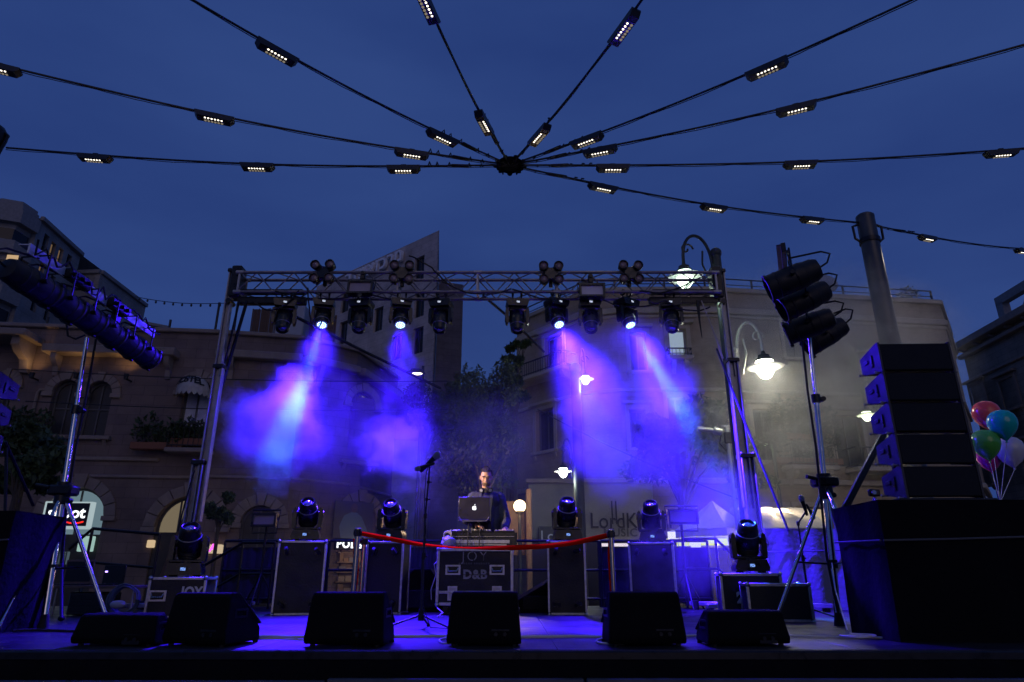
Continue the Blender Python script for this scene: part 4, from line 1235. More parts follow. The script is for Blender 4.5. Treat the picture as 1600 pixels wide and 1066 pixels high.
for k, (px, py) in enumerate(((1221, 797), (1197, 795))):
    q = P(px, py, 15.2)
    b = MB(); b.ball((0, 0, 0), (.15, .15, .035), 16, 8); o_ = b.build('pendant_lamp', emis('pendant_glow', (1, .8, .5), 3.0 if k == 0 else .5, False)); o_.location = q
    tag(o_, ['bright flat pendant lamp above the lit awning', 'dim flat pendant lamp left above the lit awning'][k], 'lamp')
# lit stall counters, low yellow boxes under the umbrella
for k, (x0, x1, y0, y1, c, lab) in enumerate(((1060, 1074, 840, 854, (.85, 1.0, .25), 'small lit yellow box left of the black rail post'), (1094, 1133, 842, 853, (.85, 1.0, .15), 'wide lit yellow counter under the market umbrella'), (1080, 1092, 845, 856, (.8, .85, 1.0), 'small lit white box between the yellow counters'), (1134, 1152, 840, 856, (.6, .65, 1.0), 'lit bluish box at the right end of yellow counter'), (1046, 1060, 829, 843, (.95, .95, .9), 'small lit white hood beside the fourth moving head'))):
    a, e = P(x0, y1, 16.8), P(x1, y0, 16.8)
    t = thing('stall_box', lab, 'lit box', ((a.x + e.x) / 2, 16.8, a.z), group='lit boxes at the stalls behind')
    b = MB(); b.box((0, 0, (e.z - a.z) / 2), (e.x - a.x, .35, e.z - a.z), .02); b.build('body', emis('stall_%d' % k, c, .9 if k else .8, False), t)
    b = MB(); b.box((0, 0, -.03), (e.x - a.x + .04, .4, .06), .01); b.build('shelf', FRAME, t)
    b = MB()
    for dx in (-.1, .1): b.cyl((dx, 0, -.06), (dx, 0, -a.z + .0), .02, n=6)
    b.build('legs', FRAME, t)
# assumed, unseen wall uplighters added to wash the cornice of the stone building
for k, (px, py, pw) in enumerate(((205, 592, 9), (60, 590, 9), (128, 590, 6))):
    s0, z0 = FA.at(px, py); p = FA.M @ Vector((s0, -.35, z0))
    t = thing('wall_uplighter', ['small warm wall uplighter right of the arched window pair', 'small warm wall uplighter left of the arched window pair', 'small warm wall uplighter between the two arched windows'][k], 'lamp', p)
    b = MB(); b.cyl((0, 0, -.12), (0, 0, .05), .06, .08, 12); b.build('body', BLKM, t)
    b = MB(); b.box((0, .15, -.1), (.04, .35, .04)); b.build('bracket', BLKM, t)
    d = FA.at(px, 552); tg = FA.M @ Vector((d[0], -.35, d[1]))
    lamp('SPOT', 'uplighter_light', p + Vector((0, 0, .12)), pw, (1.0, .58, .22), tg, 150, .9, .05)
# ================================================================== STAGE
def X(px, py, Y): return P(px, py, Y).x
def on_deck(px, Y, z=DECK):
    """ground point on the deck at distance Y seen in pixel column px"""
    u_ = tan(atan2(z - CAMZ, Y) - PITCH); py = 533 - FPX * u_
    return P(px, py, Y)
DK = mat('stage_board', (.013, .013, .015), .42, var=.35, scale=1.7, bump=.12, bscale=30)
st = thing('stage', 'black stage deck of square boards with black cloth skirt', 'stage', (0, 4.78, 0)); st['kind'] = 'structure'; 
b = MB()
b.box((0, 0, 0), (1.998, .988, .05), .002); dm = b.mesh('deck_board'); dm.materials.append(DK)
for i in range(-4, 4):
    for j in range(7):
        q = bpy.data.objects.new('deck_board', dm); COL.objects.link(q); q.parent = st
        q.location = (i * 2.0 + 1.3, .0 + j * .99 + .5, DECK - .025 + random.uniform(-.0012, .0008))
b = MB()
n = 300; vs = []; 
for i in range(n + 1):
    x = -7.5 + 17 * i / n
    y = -.02 + .035 * sin(i * 1.3) + .02 * sin(i * .57)
    vs += [(x, y, 0), (x, y * .3 - .02, DECK - .06)]
b.add(vs, [(2 * i, 2 * i + 2, 2 * i + 3, 2 * i + 1) for i in range(n)]); b.build('skirt', CLOTH, st)
for (x0, x1) in ((-7.0, -1.18), (-1.165, .455), (.47, 9)):
    b = MB(); b.box(((x0 + x1) / 2, -.10, .965 + (0.0 if x0 < -2 else .012)), (x1 - x0, .05, .035), .008); b.build('edge_profile', mat('worn_profile', (.10, .10, .11), .5, .5, var=.3), st)
b = MB(); b.box((1, -.0, DECK - .035), (17, .05, .06), .01); b.build('front_edge', BLKM, st)
for x in (-6, -4, -2, 0, 2, 4, 6):
    for y in (.4, 3, 6.2):
        b = MB(); b.cyl((x, y, 0), (x, y, DECK - .06), .03, n=8); b.build('leg', STEEL, st)

# back guard rails with scrim
def guard_rail(x0, x1, Y, lab, scrim=True, h=1.0, posts=1.2, z0=DECK, tone=BLKM):
    t = thing('guard_rail', lab, 'railing', (x0, Y, z0), group='guard rails round the stage')
    L = x1 - x0
    for z in (h, h * .55, .12):
        b = MB(); b.tube([(0, 0, z), (L, 0, z)], .022, 8); b.build('rail', tone, t)
    n = max(1, round(L / posts))
    for i in range(n + 1):
        b = MB(); b.cyl((L * i / n, 0, 0), (L * i / n, 0, h), .022, n=8); b.build('post', tone, t)
    if scrim:
        b = MB(); m_ = 40; vs = []
        for i in range(m_ + 1):
            x = L * i / m_; y = .045 + .012 * sin(i * 1.7) + .01 * sin(i * .6)
            vs += [(x, y, .05), (x, y, h * .9)]
        b.add(vs, [(2 * i, 2 * i + 2, 2 * i + 3, 2 * i + 1) for i in range(m_)])
        b.build('scrim', mat('mesh_scrim', (.02, .02, .024), .9, var=.2), t)
    return t
YB = 11.3
guard_rail(X(352, 850, YB), X(512, 850, YB), YB, 'rear guard rail behind the first tall case')
guard_rail(X(516, 850, YB), X(596, 850, YB), YB, 'short open rear guard rail in front of the clothes shop sign', False)
guard_rail(X(600, 850, YB), X(690, 850, YB), YB, 'rear guard rail behind the second tall case, left of JOY case')
guard_rail(X(800, 850, YB), X(935, 850, YB), YB, 'rear guard rail right of the DJ', False)
guard_rail(X(938, 850, YB), X(1105, 850, YB), YB, 'rear guard rail behind the fourth tall case')
# slanted stair rail left and right
def stair_rail(pa, pb, pc, Y, lab):
    a, c, e = P(*pa, Y), P(*pb, Y), P(*pc, Y)
    t = thing('stair_rail', lab, 'railing', (c.x, Y, DECK), group='guard rails round the stage')
    o_ = Vector((c.x, Y, DECK))
    b = MB(); b.tube([a - o_, c - o_, e - o_], .022, 8); b.build('rail', BLKM, t)
    b = MB(); b.tube([a - o_ - Vector((0, 0, .45)), c - o_ - Vector((0, 0, .45)), e - o_ - Vector((0, 0, .45))], .018, 8); b.build('rail', BLKM, t)
    for p in (c, e):
        b = MB(); b.cyl((p.x - c.x, 0, -.3 if p is not c else 0), (p.x - c.x, 0, p.z - DECK), .02, n=8); b.build('post', BLKM, t)
stair_rail((108, 858), (145, 826), (250, 835), 9.8, 'black rail with sloping end left of the small JOY case')
stair_rail((308, 890), (380, 848), (430, 848), 10.6, 'rail sloping down behind the far left wedge monitor')
stair_rail((1165, 885), (1118, 842), (1066, 842), 11.0, 'rail sloping down right of the fourth tall case')

# ================================================================== TRUSS AND TOWERS
YTR = 10.0
zt_ = P(700, 432, YTR).z; zb_ = P(700, 462, YTR).z
x0t, x1t = -4.45, 3.33
tr = thing('lighting_truss', 'long aluminium box truss spanning the stage between the two lifting towers', 'truss', ((x0t + x1t) / 2, YTR, zb_))
hw = .15; Lh = (x1t - x0t) / 2; ht = zt_ - zb_
TRM = mat('truss_tube', (.20, .18, .21), .45, .6, var=.3, scale=7)
for y in (-hw, hw):
    for z in (0, ht):
        b = MB(); b.tube([(-Lh, y, z), (Lh, y, z)], .026, 10); b.build('chord', TRM, tr)
nb = 26
step = 2 * Lh / nb
def brace_mesh(d):
    b = MB(); b.tube([(0, 0, 0), d], .011, 6); me = b.mesh('brace'); me.materials.append(TRM); return me
bm = {1: brace_mesh((step, 0, ht)), -1: brace_mesh((step, 0, -ht)), 2: brace_mesh((step, 2 * hw, 0)), -2: brace_mesh((step, -2 * hw, 0))}
for i in range(nb):
    s = 1 if i % 2 == 0 else -1
    for y in (-hw, hw):
        q = bpy.data.objects.new('brace', bm[s]); COL.objects.link(q); q.parent = tr; q.location = (-Lh + i * step, y, 0 if s > 0 else ht)
    for z in (0, ht):
        q = bpy.data.objects.new('brace', bm[2 * s]); COL.objects.link(q); q.parent = tr; q.location = (-Lh + i * step, -hw if s > 0 else hw, z)
for x in (-Lh + .02, -Lh + 2.6, 0, Lh - 2.6, Lh - .02):      # joints with end plates
    b = MB(); 
    for y in (-hw, hw): b.box((x, y, ht / 2), (.03, .03, ht))
    for z in (0, ht): b.box((x, 0, z), (.03, 2 * hw, .03))
    for y in (-hw, hw):
        for z in (0, ht): b.cyl((x - .06, y, z), (x + .06, y, z), .034, n=10)
    b.build('joint', ALUD, tr)
# dark sleeve sections at both ends
for sx in (-1, 1):
    b = MB(); b.box((sx * (Lh - .55), 0, -.10), (1.1, .12, .12), .01); b.box((sx * (Lh - .55), 0, .06), (1.0, .16, .05), .01); b.build('support_arm', BLKM, tr)

def tower(name_lab, x, Y, ztop, side, stages):
    t = thing('lifting_tower', name_lab, 'tower', (x, Y, DECK), group='telescopic lifting towers of the truss')
    TW = ALUD
    z = .25
    for k, (dx, w, z0, z1) in enumerate(stages):
        b = MB()
        # channel profile: web and two flanges
        b.box((dx, 0, (z0 + z1) / 2), (w, w * .25, z1 - z0), .004)
        for s_ in (-1, 1): b.box((dx + s_ * (w / 2 - .012), -w * .3, (z0 + z1) / 2), (.024, w * .6, z1 - z0), .004)
        b.build('mast_section', TW, t)
        b = MB(); b.box((dx, -.02, z1 - .05), (w + .03, w + .03, .06), .008); b.build('guide_block', BLKM, t)
    b = MB(); b.box((side * -.09, 0, ztop - DECK - .26), (.17, .24, .56), .02); b.build('head_carriage', BLKM, t)
    b = MB(); b.cyl((side * -.02, -.1, ztop - DECK - .6), (side * -.02, .1, ztop - DECK - .6), .045, n=12); b.build('pulley', BLKM, t)
    b = MB(); b.box((0, .0, .12), (.5, .5, .14), .02); b.build('base', BLKM, t)
    for a in (35, 145, 215, 325):
        b = MB(); c, s_ = cos(R(a)), sin(R(a)); b.box((0, 0, 0), (.9, .06, .06), .008, M=T(c * .55, s_ * .4, .08) @ RZ(atan2(s_ * .8, c))); b.build('outrigger', STEEL, t)
        b = MB(); b.cyl((c * .95, s_ * .66, 0), (c * .95, s_ * .66, .12), .05, n=10); b.build('foot', RUB, t)
    b = MB(); b.cyl((.12, -.14, .9), (.12, -.05, .9), .09, n=14); b.box((.12, -.1, .9), (.06, .2, .26), .01); b.build('winch', BLKM, t)
    return t
zT = P(370, 425, YTR).z + .05
tl = tower('telescopic aluminium lifting tower holding the left end of truss', -4.60, YTR, zT, -1, [(-.06, .17, .2, 2.1), (0.02, .14, 1.2, 3.6), (.0, .11, 3.4, zT - DECK)])
zT2 = P(1112, 430, YTR).z + .1
tw2 = tower('telescopic aluminium lifting tower holding the right end of truss', 3.44, YTR, zT2, 1, [(.06, .20, .2, 2.2), (.02, .16, 1.4, 3.7), (0, .11, 3.4, zT2 - DECK)])

def px_tube(name, lab, cat, pts, r, m, n=6, group=None):
    """pts: list of (px, py, Y)"""
    ps = [P(*p) for p in pts]; o_ = ps[0]
    b = MB(); b.tube([p - o_ for p in ps], r, n); q = b.build(name, m); q.location = o_
    return tag(q, lab, cat, group)
STRAP = mat('strap_web', (.025, .025, .05), .8)
px_tube('tension_strap', 'dark strut from left tower head slanting down to the stage back', 'strut', [(386, 470, 9.95), (345, 610, 10.2), (318, 720, 10.4)], .028, BLKM)
px_tube('tension_strap', 'second thinner strut beside the left tower', 'strut', [(374, 470, 9.9), (348, 580, 10.1), (300, 790, 10.4)], .018, BLKM)
px_tube('brace_pole', 'long dark pole slanting right and down from the left part of truss', 'strut', [(432, 480, 10.1), (560, 545, 11.5), (688, 607, 13)], .030, BLKM)
px_tube('brace_pole', 'long dark pole slanting right and down from the truss centre', 'strut', [(755, 462, 10.1), (800, 500, 11.0), (850, 550, 12)], .024, BLKM)
px_tube('tension_strap', 'violet lit strap slanting from right tower down to the blue covered stack', 'strap', [(1120, 545, 9.9), (1160, 650, 9.4), (1232, 830, 8.8)], .015, STRAP)
px_tube('tension_strap', 'thin pale rope from right tower top down to the curled lamp', 'rope', [(1096, 470, 9.8), (1118, 525, 9.7), (1130, 560, 9.6)], .009, mat('pale_rope', (.4, .36, .3), .7))
px_tube('steel_rod', 'dark pointed rod hanging from right end of truss', 'rod', [(1090, 470, 9.8), (1093, 500, 9.8), (1097, 528, 9.8)], [.03, .016, .006], BLKM)
px_tube('whip_antenna', 'thin rod rising right of the moving head on the small JOY case', 'rod', [(278, 830, 9.7), (288, 790, 9.7), (304, 735, 9.7)], .012, BLKM)
px_tube('whip_antenna', 'shorter thin rod beside the foot of left tower', 'rod', [(296, 835, 9.7), (302, 800, 9.7)], .012, BLKM)

# cables looping along the truss
rng = random.Random(4)
cabs = [(395, 470, 468, 455, 25, 1), (480, 450, 505, 500, 40, 0), (430, 455, 560, 462, 10, 1), (560, 455, 700, 462, 12, 1), (690, 440, 800, 452, 16, 1), (800, 452, 925, 460, 14, 1), (925, 462, 1040, 470, 16, 1), (640, 400, 700, 445, -8, 0), (1040, 470, 1110, 480, 12, 1), (1000, 455, 1080, 440, 10, 0)]
for k, (xa, ya, xb, yb, sg, _) in enumerate(cabs):
    a, c = P(xa, ya, YTR - .2), P(xb, yb, YTR - .2)
    s_ = sg / 105.0
    b = MB(); m = 14
    b.tube([a.lerp(c, i / m) - a + Vector((rng.uniform(-.01, .01), -.02 * sin(i), -s_ * sin(pi * i / m))) for i in range(m + 1)], .013, 5)
    q = b.build('power_cable', RUB); q.location = a
    names = ['far left end, beside the first moving head', 'loop hanging beside the left wash light', 'between first and third fixtures', 'between the left flood panel and fourth moving head', 'at the truss centre', 'left of the right flood panel', 'right of the right flood panel', 'small hump above the centre of truss', 'at the right end below the bell lamp', 'upper right end of truss']
    tag(q, 'black cable sagging along the truss, ' + names[k], 'cable', 'cables dressed along the truss')

# ================================================================== FIXTURES
LENSB = mat('lens_glass', (.35, .35, .45), .12, .85, coat=1.0)
DISP = emis('display_blue', (.22, .40, 1.0), .9, False)
DISPW = emis('display_white', (.7, .78, 1.0), .8, False)
def head_lathe(b, L, r, M):
    b.lathe([(r * .55, -L * .5), (r * .85, -L * .47), (r * .98, -L * .3), (r * 1.0, 0), (r * .95, L * .12), (r * .93, L * .15), (r * .86, L * .36), (r * .80, L * .45), (r * .66, L * .5), (r * .60, L * .49), (r * .58, L * .43)], 22, M=M)
def moving_head(lab, loc, rz, tilt, pan=0.0, hang=False, s=1.0, disp=True, wash=None, group=None, name='moving_head'):
    """base at the origin; hang flips it. tilt: head angle from straight away of the base (0) towards local -Y"""
    t = thing(name, lab, 'stage light', loc, rz, group)
    up = -1 if hang else 1
    F_ = Matrix.Diagonal((1, 1, up, 1)) if not hang else RY(pi)
    F_ = I4 if not hang else RY(pi)
    def mb(): return MB(F_ @ Matrix.Scale(s, 4))
    b = mb(); b.prism([(-.19, .02), (.19, .02), (.20, .06), (.17, .15), (-.17, .15), (-.20, .06)], -.15, .15); ba = b.build('base', PLAS, t)
    for x in (-.13, .13):
        b = mb()
        if hang:
            b.cyl((x * .6, 0, .02), (x * .6, 0, -.10), .014, n=8); b.tube([(x * .6, .05 * cos(k * pi / 6), -.13 + .05 * sin(k * pi / 6)) for k in range(13)], .018, 6); b.build('clamp', BLKM, ba)
        else:
            b.cyl((x, -.1, 0), (x, -.1, .025), .025, n=10); b.build('foot', RUB, ba)
            b = mb(); b.cyl((x, .1, 0), (x, .1, .025), .025, n=10); b.build('foot', RUB, ba)
    if disp:
        b = mb(); b.box((0.0, -.152, .085), (.085, .006, .05)); b.build('display_bezel', BLKM, ba)
        b = mb(); b.box((-.005, -.157, .085), (.055, .004, .034)); b.build('display', DISP if not hang else DISPW, ba)
        b = mb()
        for k, bz in ((-.02, .075), (.015, .098), (.0, .085)): b.box((k, -.1605, bz), (.014, .004, .006))
        b.build('display_digits', BLKM, ba)
    zc_ = .38
    b = mb()
    for sx in (-1, 1):
        b.prism([(sx * .150, .17), (sx * .205, .17), (sx * .212, .30), (sx * .205, .44), (sx * .175, .47), (sx * .155, .44)], -.07, .07)
    b.box((0, 0, .175), (.38, .15, .04), .012); b.cyl((0, 0, .15), (0, 0, .17), .09, n=16)
    b.build('yoke', PLAS, t)
    for sx in (-1, 1):
        b = mb(); b.cyl((sx * .14, 0, zc_), (sx * .218, 0, zc_), .045, n=14); b.build('tilt_pivot', BLKM, t)
    H = T(0, 0, zc_) @ RX(tilt)
    L, r = (.40, .138) if not wash else (.27, .142)
    b = mb(); head_lathe(b, L, r, H @ T(0, 0, .04)); hd = b.build('head', PLAS, t)
    b = mb()
    for k in range(5): b.lathe([(r * .99, -.005), (r * 1.02, 0), (r * .99, .005)], 22, M=H @ T(0, 0, -.06 - k * .022))
    b.build('cooling_ribs', BLKM, hd)
    b = mb(); a0 = L * .15 + .04; b.lathe([(r * .96, a0 - .006), (r * .99, a0), (r * .96, a0 + .006)], 22, M=H); b.build('trim_ring', ALUD, hd)
    lz = .04 + L * .43
    if not wash:
        b = mb(); b.lathe([(.0, lz - .01), (.060, lz - .002), (.079, lz - .014)][::-1] if False else [(.079, lz - .014), (.060, lz + .004), (.03, lz + .012), (.003, lz + .014)], 20, M=H); b.build('lens', LENSB, hd)
    else:
        b = mb(); b.lathe([(r * .74, lz - .012), (r * .74, lz + .012), (.004, lz + .014)], 24, M=H); b.build('lens_face', wash[0], hd)
        b = mb()
        pos = [(0, 0)] + [(.036 * cos(k * pi / 3), .036 * sin(k * pi / 3)) for k in range(6)] + [(.072 * cos(k * pi / 6 + .2), .072 * sin(k * pi / 6 + .2)) for k in range(12)]
        for x, y in pos: b.ball((x, y, lz + .016), (.0135, .0135, .006), 8, 4, M=H)
        b.build('led_array', wash[1], hd)
    M_ = Matrix.Translation(loc) @ RZ(rz) @ F_ @ Matrix.Scale(s, 4) @ H
    return t, M_ @ Vector((0, 0, lz + .06)), (M_.to_3x3() @ Vector((0, 0, 1))).normalized()
# hanging beam heads
G1 = 'dark moving heads hanging from the truss'
zh = zb_ - .03
HEADS = [(448, .35, 'first from the left tower'), (566, .12, 'under the left flood panel'), (690, .1, 'just left of the truss centre'), (808, -.1, 'just right of the truss centre'), (921, .18, 'under the right flood panel'), (1046, .4, 'beside the right tower')]
for px, tl_, w in HEADS:
    Yh = YTR - .05
    p = P(px, 462, Yh)
    moving_head('dark hanging moving head, ' + w, (p.x, Yh, zh - .08), R({448: 14, 566: -8, 690: -10, 808: 5, 921: 0, 1046: -12}[px]), R(10) + tl_ * .5, hang=True, s=.90, group=G1)
# washes
WF = emis('wash_face', (.16, .14, 1.0), 1.6, False); WL = emis('wash_led', (.42, .80, 1.0), 4.5, False)
G2 = 'lit blue wash lights hanging from the truss'
WASH = [(508, (-2.6, 7.7, DECK), 'nearest the left tower'), (628, (-1.3, 7.8, DECK), 'above the DJ left, second from left'), (869, (1.9, 7.6, DECK), 'third from the left, above third tall case'), (978, (4.0, 9.5, DECK), 'rightmost, with cyan beam below')]
washes = []
for px, tg, w in WASH:
    p = P(px, 462, YTR - .08); base = Vector((p.x, YTR - .08, zh - .08))
    d = Vector(tg) - base
    # the head in the flipped frame: local z down; yaw so that -Y (local) faces the target's horizontal direction
    yaw = atan2(d.x, -d.y) * 1.0
    yaw = max(-.6, min(.6, yaw))
    tilt = atan2(sqrt(d.x ** 2 + d.y ** 2), -d.z)
    t, lp, ld = moving_head('wash light glowing blue white, ' + w, base, yaw, tilt, hang=True, s=.86, wash=(WF, WL), group=G2, name='wash_light')
    washes.append((lp, ld, Vector(tg)))
# dark X shaped lamp clusters on top of the truss
PINK = mat('dull_lens', (.20, .13, .15), .25, coat=.6)
for px, py, w in ((505, 423, 'leftmost, above the left wash light'), (628, 424, 'second from left, over the Hebrew letters'), (861, 425, 'third from left, over the third wash light'), (985, 424, 'rightmost, over the cyan beam')):
    p = P(px, py + 3, YTR - .18)
    t = thing('lamp_cluster', 'X shaped cluster of dark lamps, ' + w, 'stage light', (p.x, YTR - .18, p.z), R(random.uniform(-6, 6)), 'X shaped four lamp clusters on the truss')
    b = MB()
    for a in (45, 135): b.box((0, .03, 0), (.44, .09, .13), .02, M=RY(R(a)))
    b.cyl((0, -.03, 0), (0, .1, 0), .10, n=16); b.build('body', PLAS, t)
    b = MB(); b.box((0, .12, -.05), (.06, .06, .28), .01); b.tube([(0, .18 + .05 * cos(k * pi / 6), -.05 + .05 * sin(k * pi / 6)) for k in range(13)], .015, 6); b.build('clamp', BLKM, t)
    for sx in (-1, 1):
        for sz in (-1, 1):
            b = MB(T(sx * .122, -.03, sz * .118) @ RX(R(90))); b.lathe([(.04, -.09), (.07, -.05), (.078, .03), (.078, .055), (.066, .058), (.062, .03)], 20); hs_ = b.build('lamp_housing', PLAS, t)
            b = MB(T(sx * .122, -.03, sz * .118) @ RX(R(90))); b.lathe([(.062, .028), (.05, .038), (.003, .045)], 18); b.build('lens', PINK, hs_)
# flood panels on truss
def flood(t, w, h, mface, M):
    b = MB(M); ring(b, rect(-w / 2, w / 2, -h / 2, h / 2), rect(-w / 2 + .03, w / 2 - .03, -h / 2 + .03, h / 2 - .03), -.05, .06); b.build('frame', PLAS, t)
    b = MB(M); b.box((0, 0, 0), (w - .05, .03, h - .05)); b.build('diffuser', mface, t)
    b = MB(M); b.box((0, .10, 0), (w * .9, .1, h * .8), .02)
    for k in range(7): b.box((-w * .36 + k * w * .12, .165, 0), (.01, .03, h * .7))
    b.build('heat_sink', BLKM, t)
    b = MB(M); b.tube([(-w / 2 - .01, .05, 0), (-w / 2 - .025, .05, h * .75), (w / 2 + .025, .05, h * .75), (w / 2 + .01, .05, 0)], .012, 6); b.build('yoke', BLKM, t)
FLD = mat('flood_diffuser', (.30, .24, .30), .35, coat=.4)
FLD2 = mat('flood_diffuser_lit', (.55, .50, .62), .3, coat=.4)  # paler copy of the diffuser, violet light put into its colour
for px, py, m_, w in ((563, 450, FLD, 'left one, pinkish face'), (925, 455, FLD2, 'right one, violet face')):
    p = P(px, py, YTR - .3)
    t = thing('flood_panel', 'rectangular flood panel clamped on truss, ' + w, 'stage light', (p.x, YTR - .3, p.z), 0, 'rectangular flood panels')
    flood(t, .40, .24, m_, RX(R(-8)))
    b = MB(); b.box((0, .12, .26), (.08, .08, .14), .01); b.cyl((0, .06, .3), (0, .2, .3), .03, n=10); b.build('clamp', BLKM, t)

# ================================================================== FLIGHT CASES
HINGE = mat('worn_alu', (.50, .49, .50), .4, .75, var=.3, scale=20)
def flight_case(lab, loc, rz, w, d, h, castors=None, panel=None, group=None, rim=.022, handles=(), latches=(), lid=None, name='flight_case', lean=0.0):
    """front face towards local -Y; base centre at the origin"""
    t = thing(name, lab, 'flight case', loc, rz, group, ry=lean)
    z0 = .0
    if castors == 'bottom': z0 = .12
    b = MB(); b.box((0, 0, z0 + h / 2), (w, d, h), .004); b.build('panel', panel or LAM, t)
    e = rim
    for y in (-d / 2, d / 2):
        for z in (z0, z0 + h):
            b = MB(); b.box((0, y, z + (e * .3 if z == z0 else -e * .3)), (w - .05, e * 1.1, e * 1.3), .004); b.build('edge_trim', HINGE, t)
    for x in (-w / 2, w / 2):
        for z in (z0, z0 + h):
            b = MB(); b.box((x, 0, z + (e * .3 if z == z0 else -e * .3)), (e * 1.1, d - .05, e * 1.3), .004); b.build('edge_trim', HINGE, t)
        for y in (-d / 2, d / 2):
            b = MB(); b.box((x, y, z0 + h / 2), (e * 1.25, e * 1.25, h - .05), .004); b.build('edge_trim', HINGE, t)
    cm = MB(); cm.ball((0, 0, 0), e * 1.0, 10, 7); cme = cm.mesh('ball_corner'); cme.materials.append(CHROME if False else ALU)
    for x in (-w / 2, w / 2):
        for y in (-d / 2, d / 2):
            for z in (z0, z0 + h):
                q = link('ball_corner', cme, None, t); q.location = (x, y, z)
    def castor(M_):
        b = MB(M_); b.box((0, 0, -.005), (.10, .09, .01)); b.prism([(-.035, -.01), (.035, -.01), (.02, -.075), (-.02, -.075)], -.028, -.022); b.prism([(-.035, -.01), (.035, -.01), (.02, -.075), (-.02, -.075)], .022, .028)
        c_ = b.build('castor', BLKM, t)
        b = MB(M_); b.cyl((0, -.018, -.07), (0, .018, -.07), .048, n=16); b.build('wheel', RUB, c_)
    if castors == 'bottom':
        for x in (-w / 2 + .1, w / 2 - .1):
            for y in (-d / 2 + .1, d / 2 - .1): castor(T(x, y, z0))
    if castors == 'face':
        for x in (-w / 2 + .10, w / 2 - .10):
            for z in (.12, h - .12): castor(T(x, -d / 2, z) @ RX(R(-90)) @ RZ(random.uniform(0, 3)))
    for (x, z) in handles:
        b = MB(); ring(b, rect(x - .095, x + .095, z0 + z - .06, z0 + z + .06), rect(x - .07, x + .07, z0 + z - .04, z0 + z + .04), -d / 2 - .012, -d / 2 + .001); h_ = b.build('handle_dish', HINGE, t)
        b = MB(); b.box((x, -d / 2 - .003, z0 + z), (.14, .004, .08)); b.build('dish_back', BLKM, h_)
        b = MB(); b.tube([(x - .065, -d / 2 - .01, z0 + z + .02), (x - .05, -d / 2 - .03, z0 + z - .015), (x + .05, -d / 2 - .03, z0 + z - .015), (x + .065, -d / 2 - .01, z0 + z + .02)], .009, 6); b.build('grip', ALU, h_)
    for (x, z) in latches:
        b = MB(); ring(b, rect(x - .06, x + .06, z0 + z - .085, z0 + z + .085), rect(x - .042, x + .042, z0 + z - .065, z0 + z + .065), -d / 2 - .014, -d / 2 + .001); h_ = b.build('latch', HINGE, t)
        b = MB(); b.box((x, -d / 2 - .006, z0 + z), (.085, .004, .13)); b.build('latch_plate', STEEL, h_)
        b = MB(); b.box((x, -d / 2 - .014, z0 + z + .02), (.05, .012, .03), .004); b.box((x, -d / 2 - .014, z0 + z - .03), (.02, .012, .05), .003); b.build('butterfly', ALU, h_)
    if lid is not None:
        b = MB(); b.box((0, 0, z0 + lid), (w + e * .9, d + e * .9, .035), .004); b.build('lid_joint', HINGE, t)
        b = MB(); b.box((0, 0, z0 + lid), (w + e * .95, d + e * .95, .004)); b.build('lid_gap', BLKM, t)
    return t
GT = 'tall flight cases standing on end under moving heads'
ztc = .885
def base_at(px, Y, z=DECK): q = on_deck(px, Y, z); return q.x
tall = [(460, 9.15, 14, 'leftmost one', 'JOY', 1), (600, 9.3, -3, 'second from the left, behind left stanchion', None, 0), (888, 9.2, -4, 'third one, right of the DJ, lit warm', None, -1), (1027, 9.6, -14, 'fourth one, lit blue', 'JOY', -1)]
GH = 'moving heads standing on the flight cases'
for k, (px, Y, rz, w, txt, sd_) in enumerate(tall):
    x = base_at(px, Y)
    wd = .58 if k in (0, 3) else .47
    t = flight_case('tall black flight case on end, ' + w, (x, Y + .1, DECK), R(rz), wd, .46, ztc, 'face', group=GT, lean=0)
    if txt:
        s_ = sd_
        me = text_mesh(txt, .17, .002, bold=.004, space=1.1); me.transform(T(s_ * (wd / 2 + .004), -.05, ztc * .46) @ RZ(R(90 * s_)) @ RY(R(90)))
        link('lettering', me, WHITE, t)
        b = MB(T(s_ * (wd / 2 + .004), .07, ztc * .46) @ RZ(R(90 * s_)) @ RY(R(90)))
        for i in range(9): b.box((-.14 + i * .035, 0, 0), (.02, .003, .028))
        b.build('small_print', mat('faint_print', (.2, .2, .22), .6), t)
    ph = P(px, 800, Y)
    moving_head('moving head standing on tall case, ' + ['leftmost', 'second, above the left stanchion tape', 'third, right of the DJ', 'fourth, before the shop lettering'][k], (x + (0.02), Y + .1, DECK + ztc + .012), R([10, -4, 4, -8][k]), R([48, 50, 38, 36][k]), s=.93, group=GH)
# JOY case under the DJ
YJ = 8.95
xj = (base_at(682, YJ) + base_at(800, YJ)) / 2; wj = (base_at(800, YJ) - base_at(682, YJ)) * 1.0
hj = P(740, 858, YJ).z - DECK - .12
jc = flight_case('wide black case lettered JOY and D&B under the DJ console', (xj, YJ + .35, DECK), 0, wj, .7, hj, 'bottom', handles=((-wj / 2 + .19, hj * .62), (wj / 2 - .19, hj * .62)), latches=((-wj / 2 + .19, hj * .2), (wj / 2 - .19, hj * .2)), lid=hj * .22, rim=.03)
SIL = mat('stencil_silver', (.34, .33, .31), .5, var=.25, scale=40)
yf = -.35 - .004
lettering('JOY', .17, T(-.01, yf, .12 + hj * .86), SIL, jc, bold=-.002, space=1.25, depth=.002)
b = MB()
for i in range(13): b.box((-.20 + i * .030 + (.012 if i > 5 else 0), yf, .12 + hj * .735), (.019, .003, .022))
b.build('small_print', mat('faint_stencil', (.10, .10, .10), .6), jc)
lettering('D&B', .15, T(-.0, yf, .12 + hj * .53), SIL, jc, bold=.006, space=1.1, depth=.002)
b = MB()      # stencil bridges
for x in (-.125, -.02, .10): b.box((x, yf - .004, .12 + hj * .86), (.010, .004, .19))
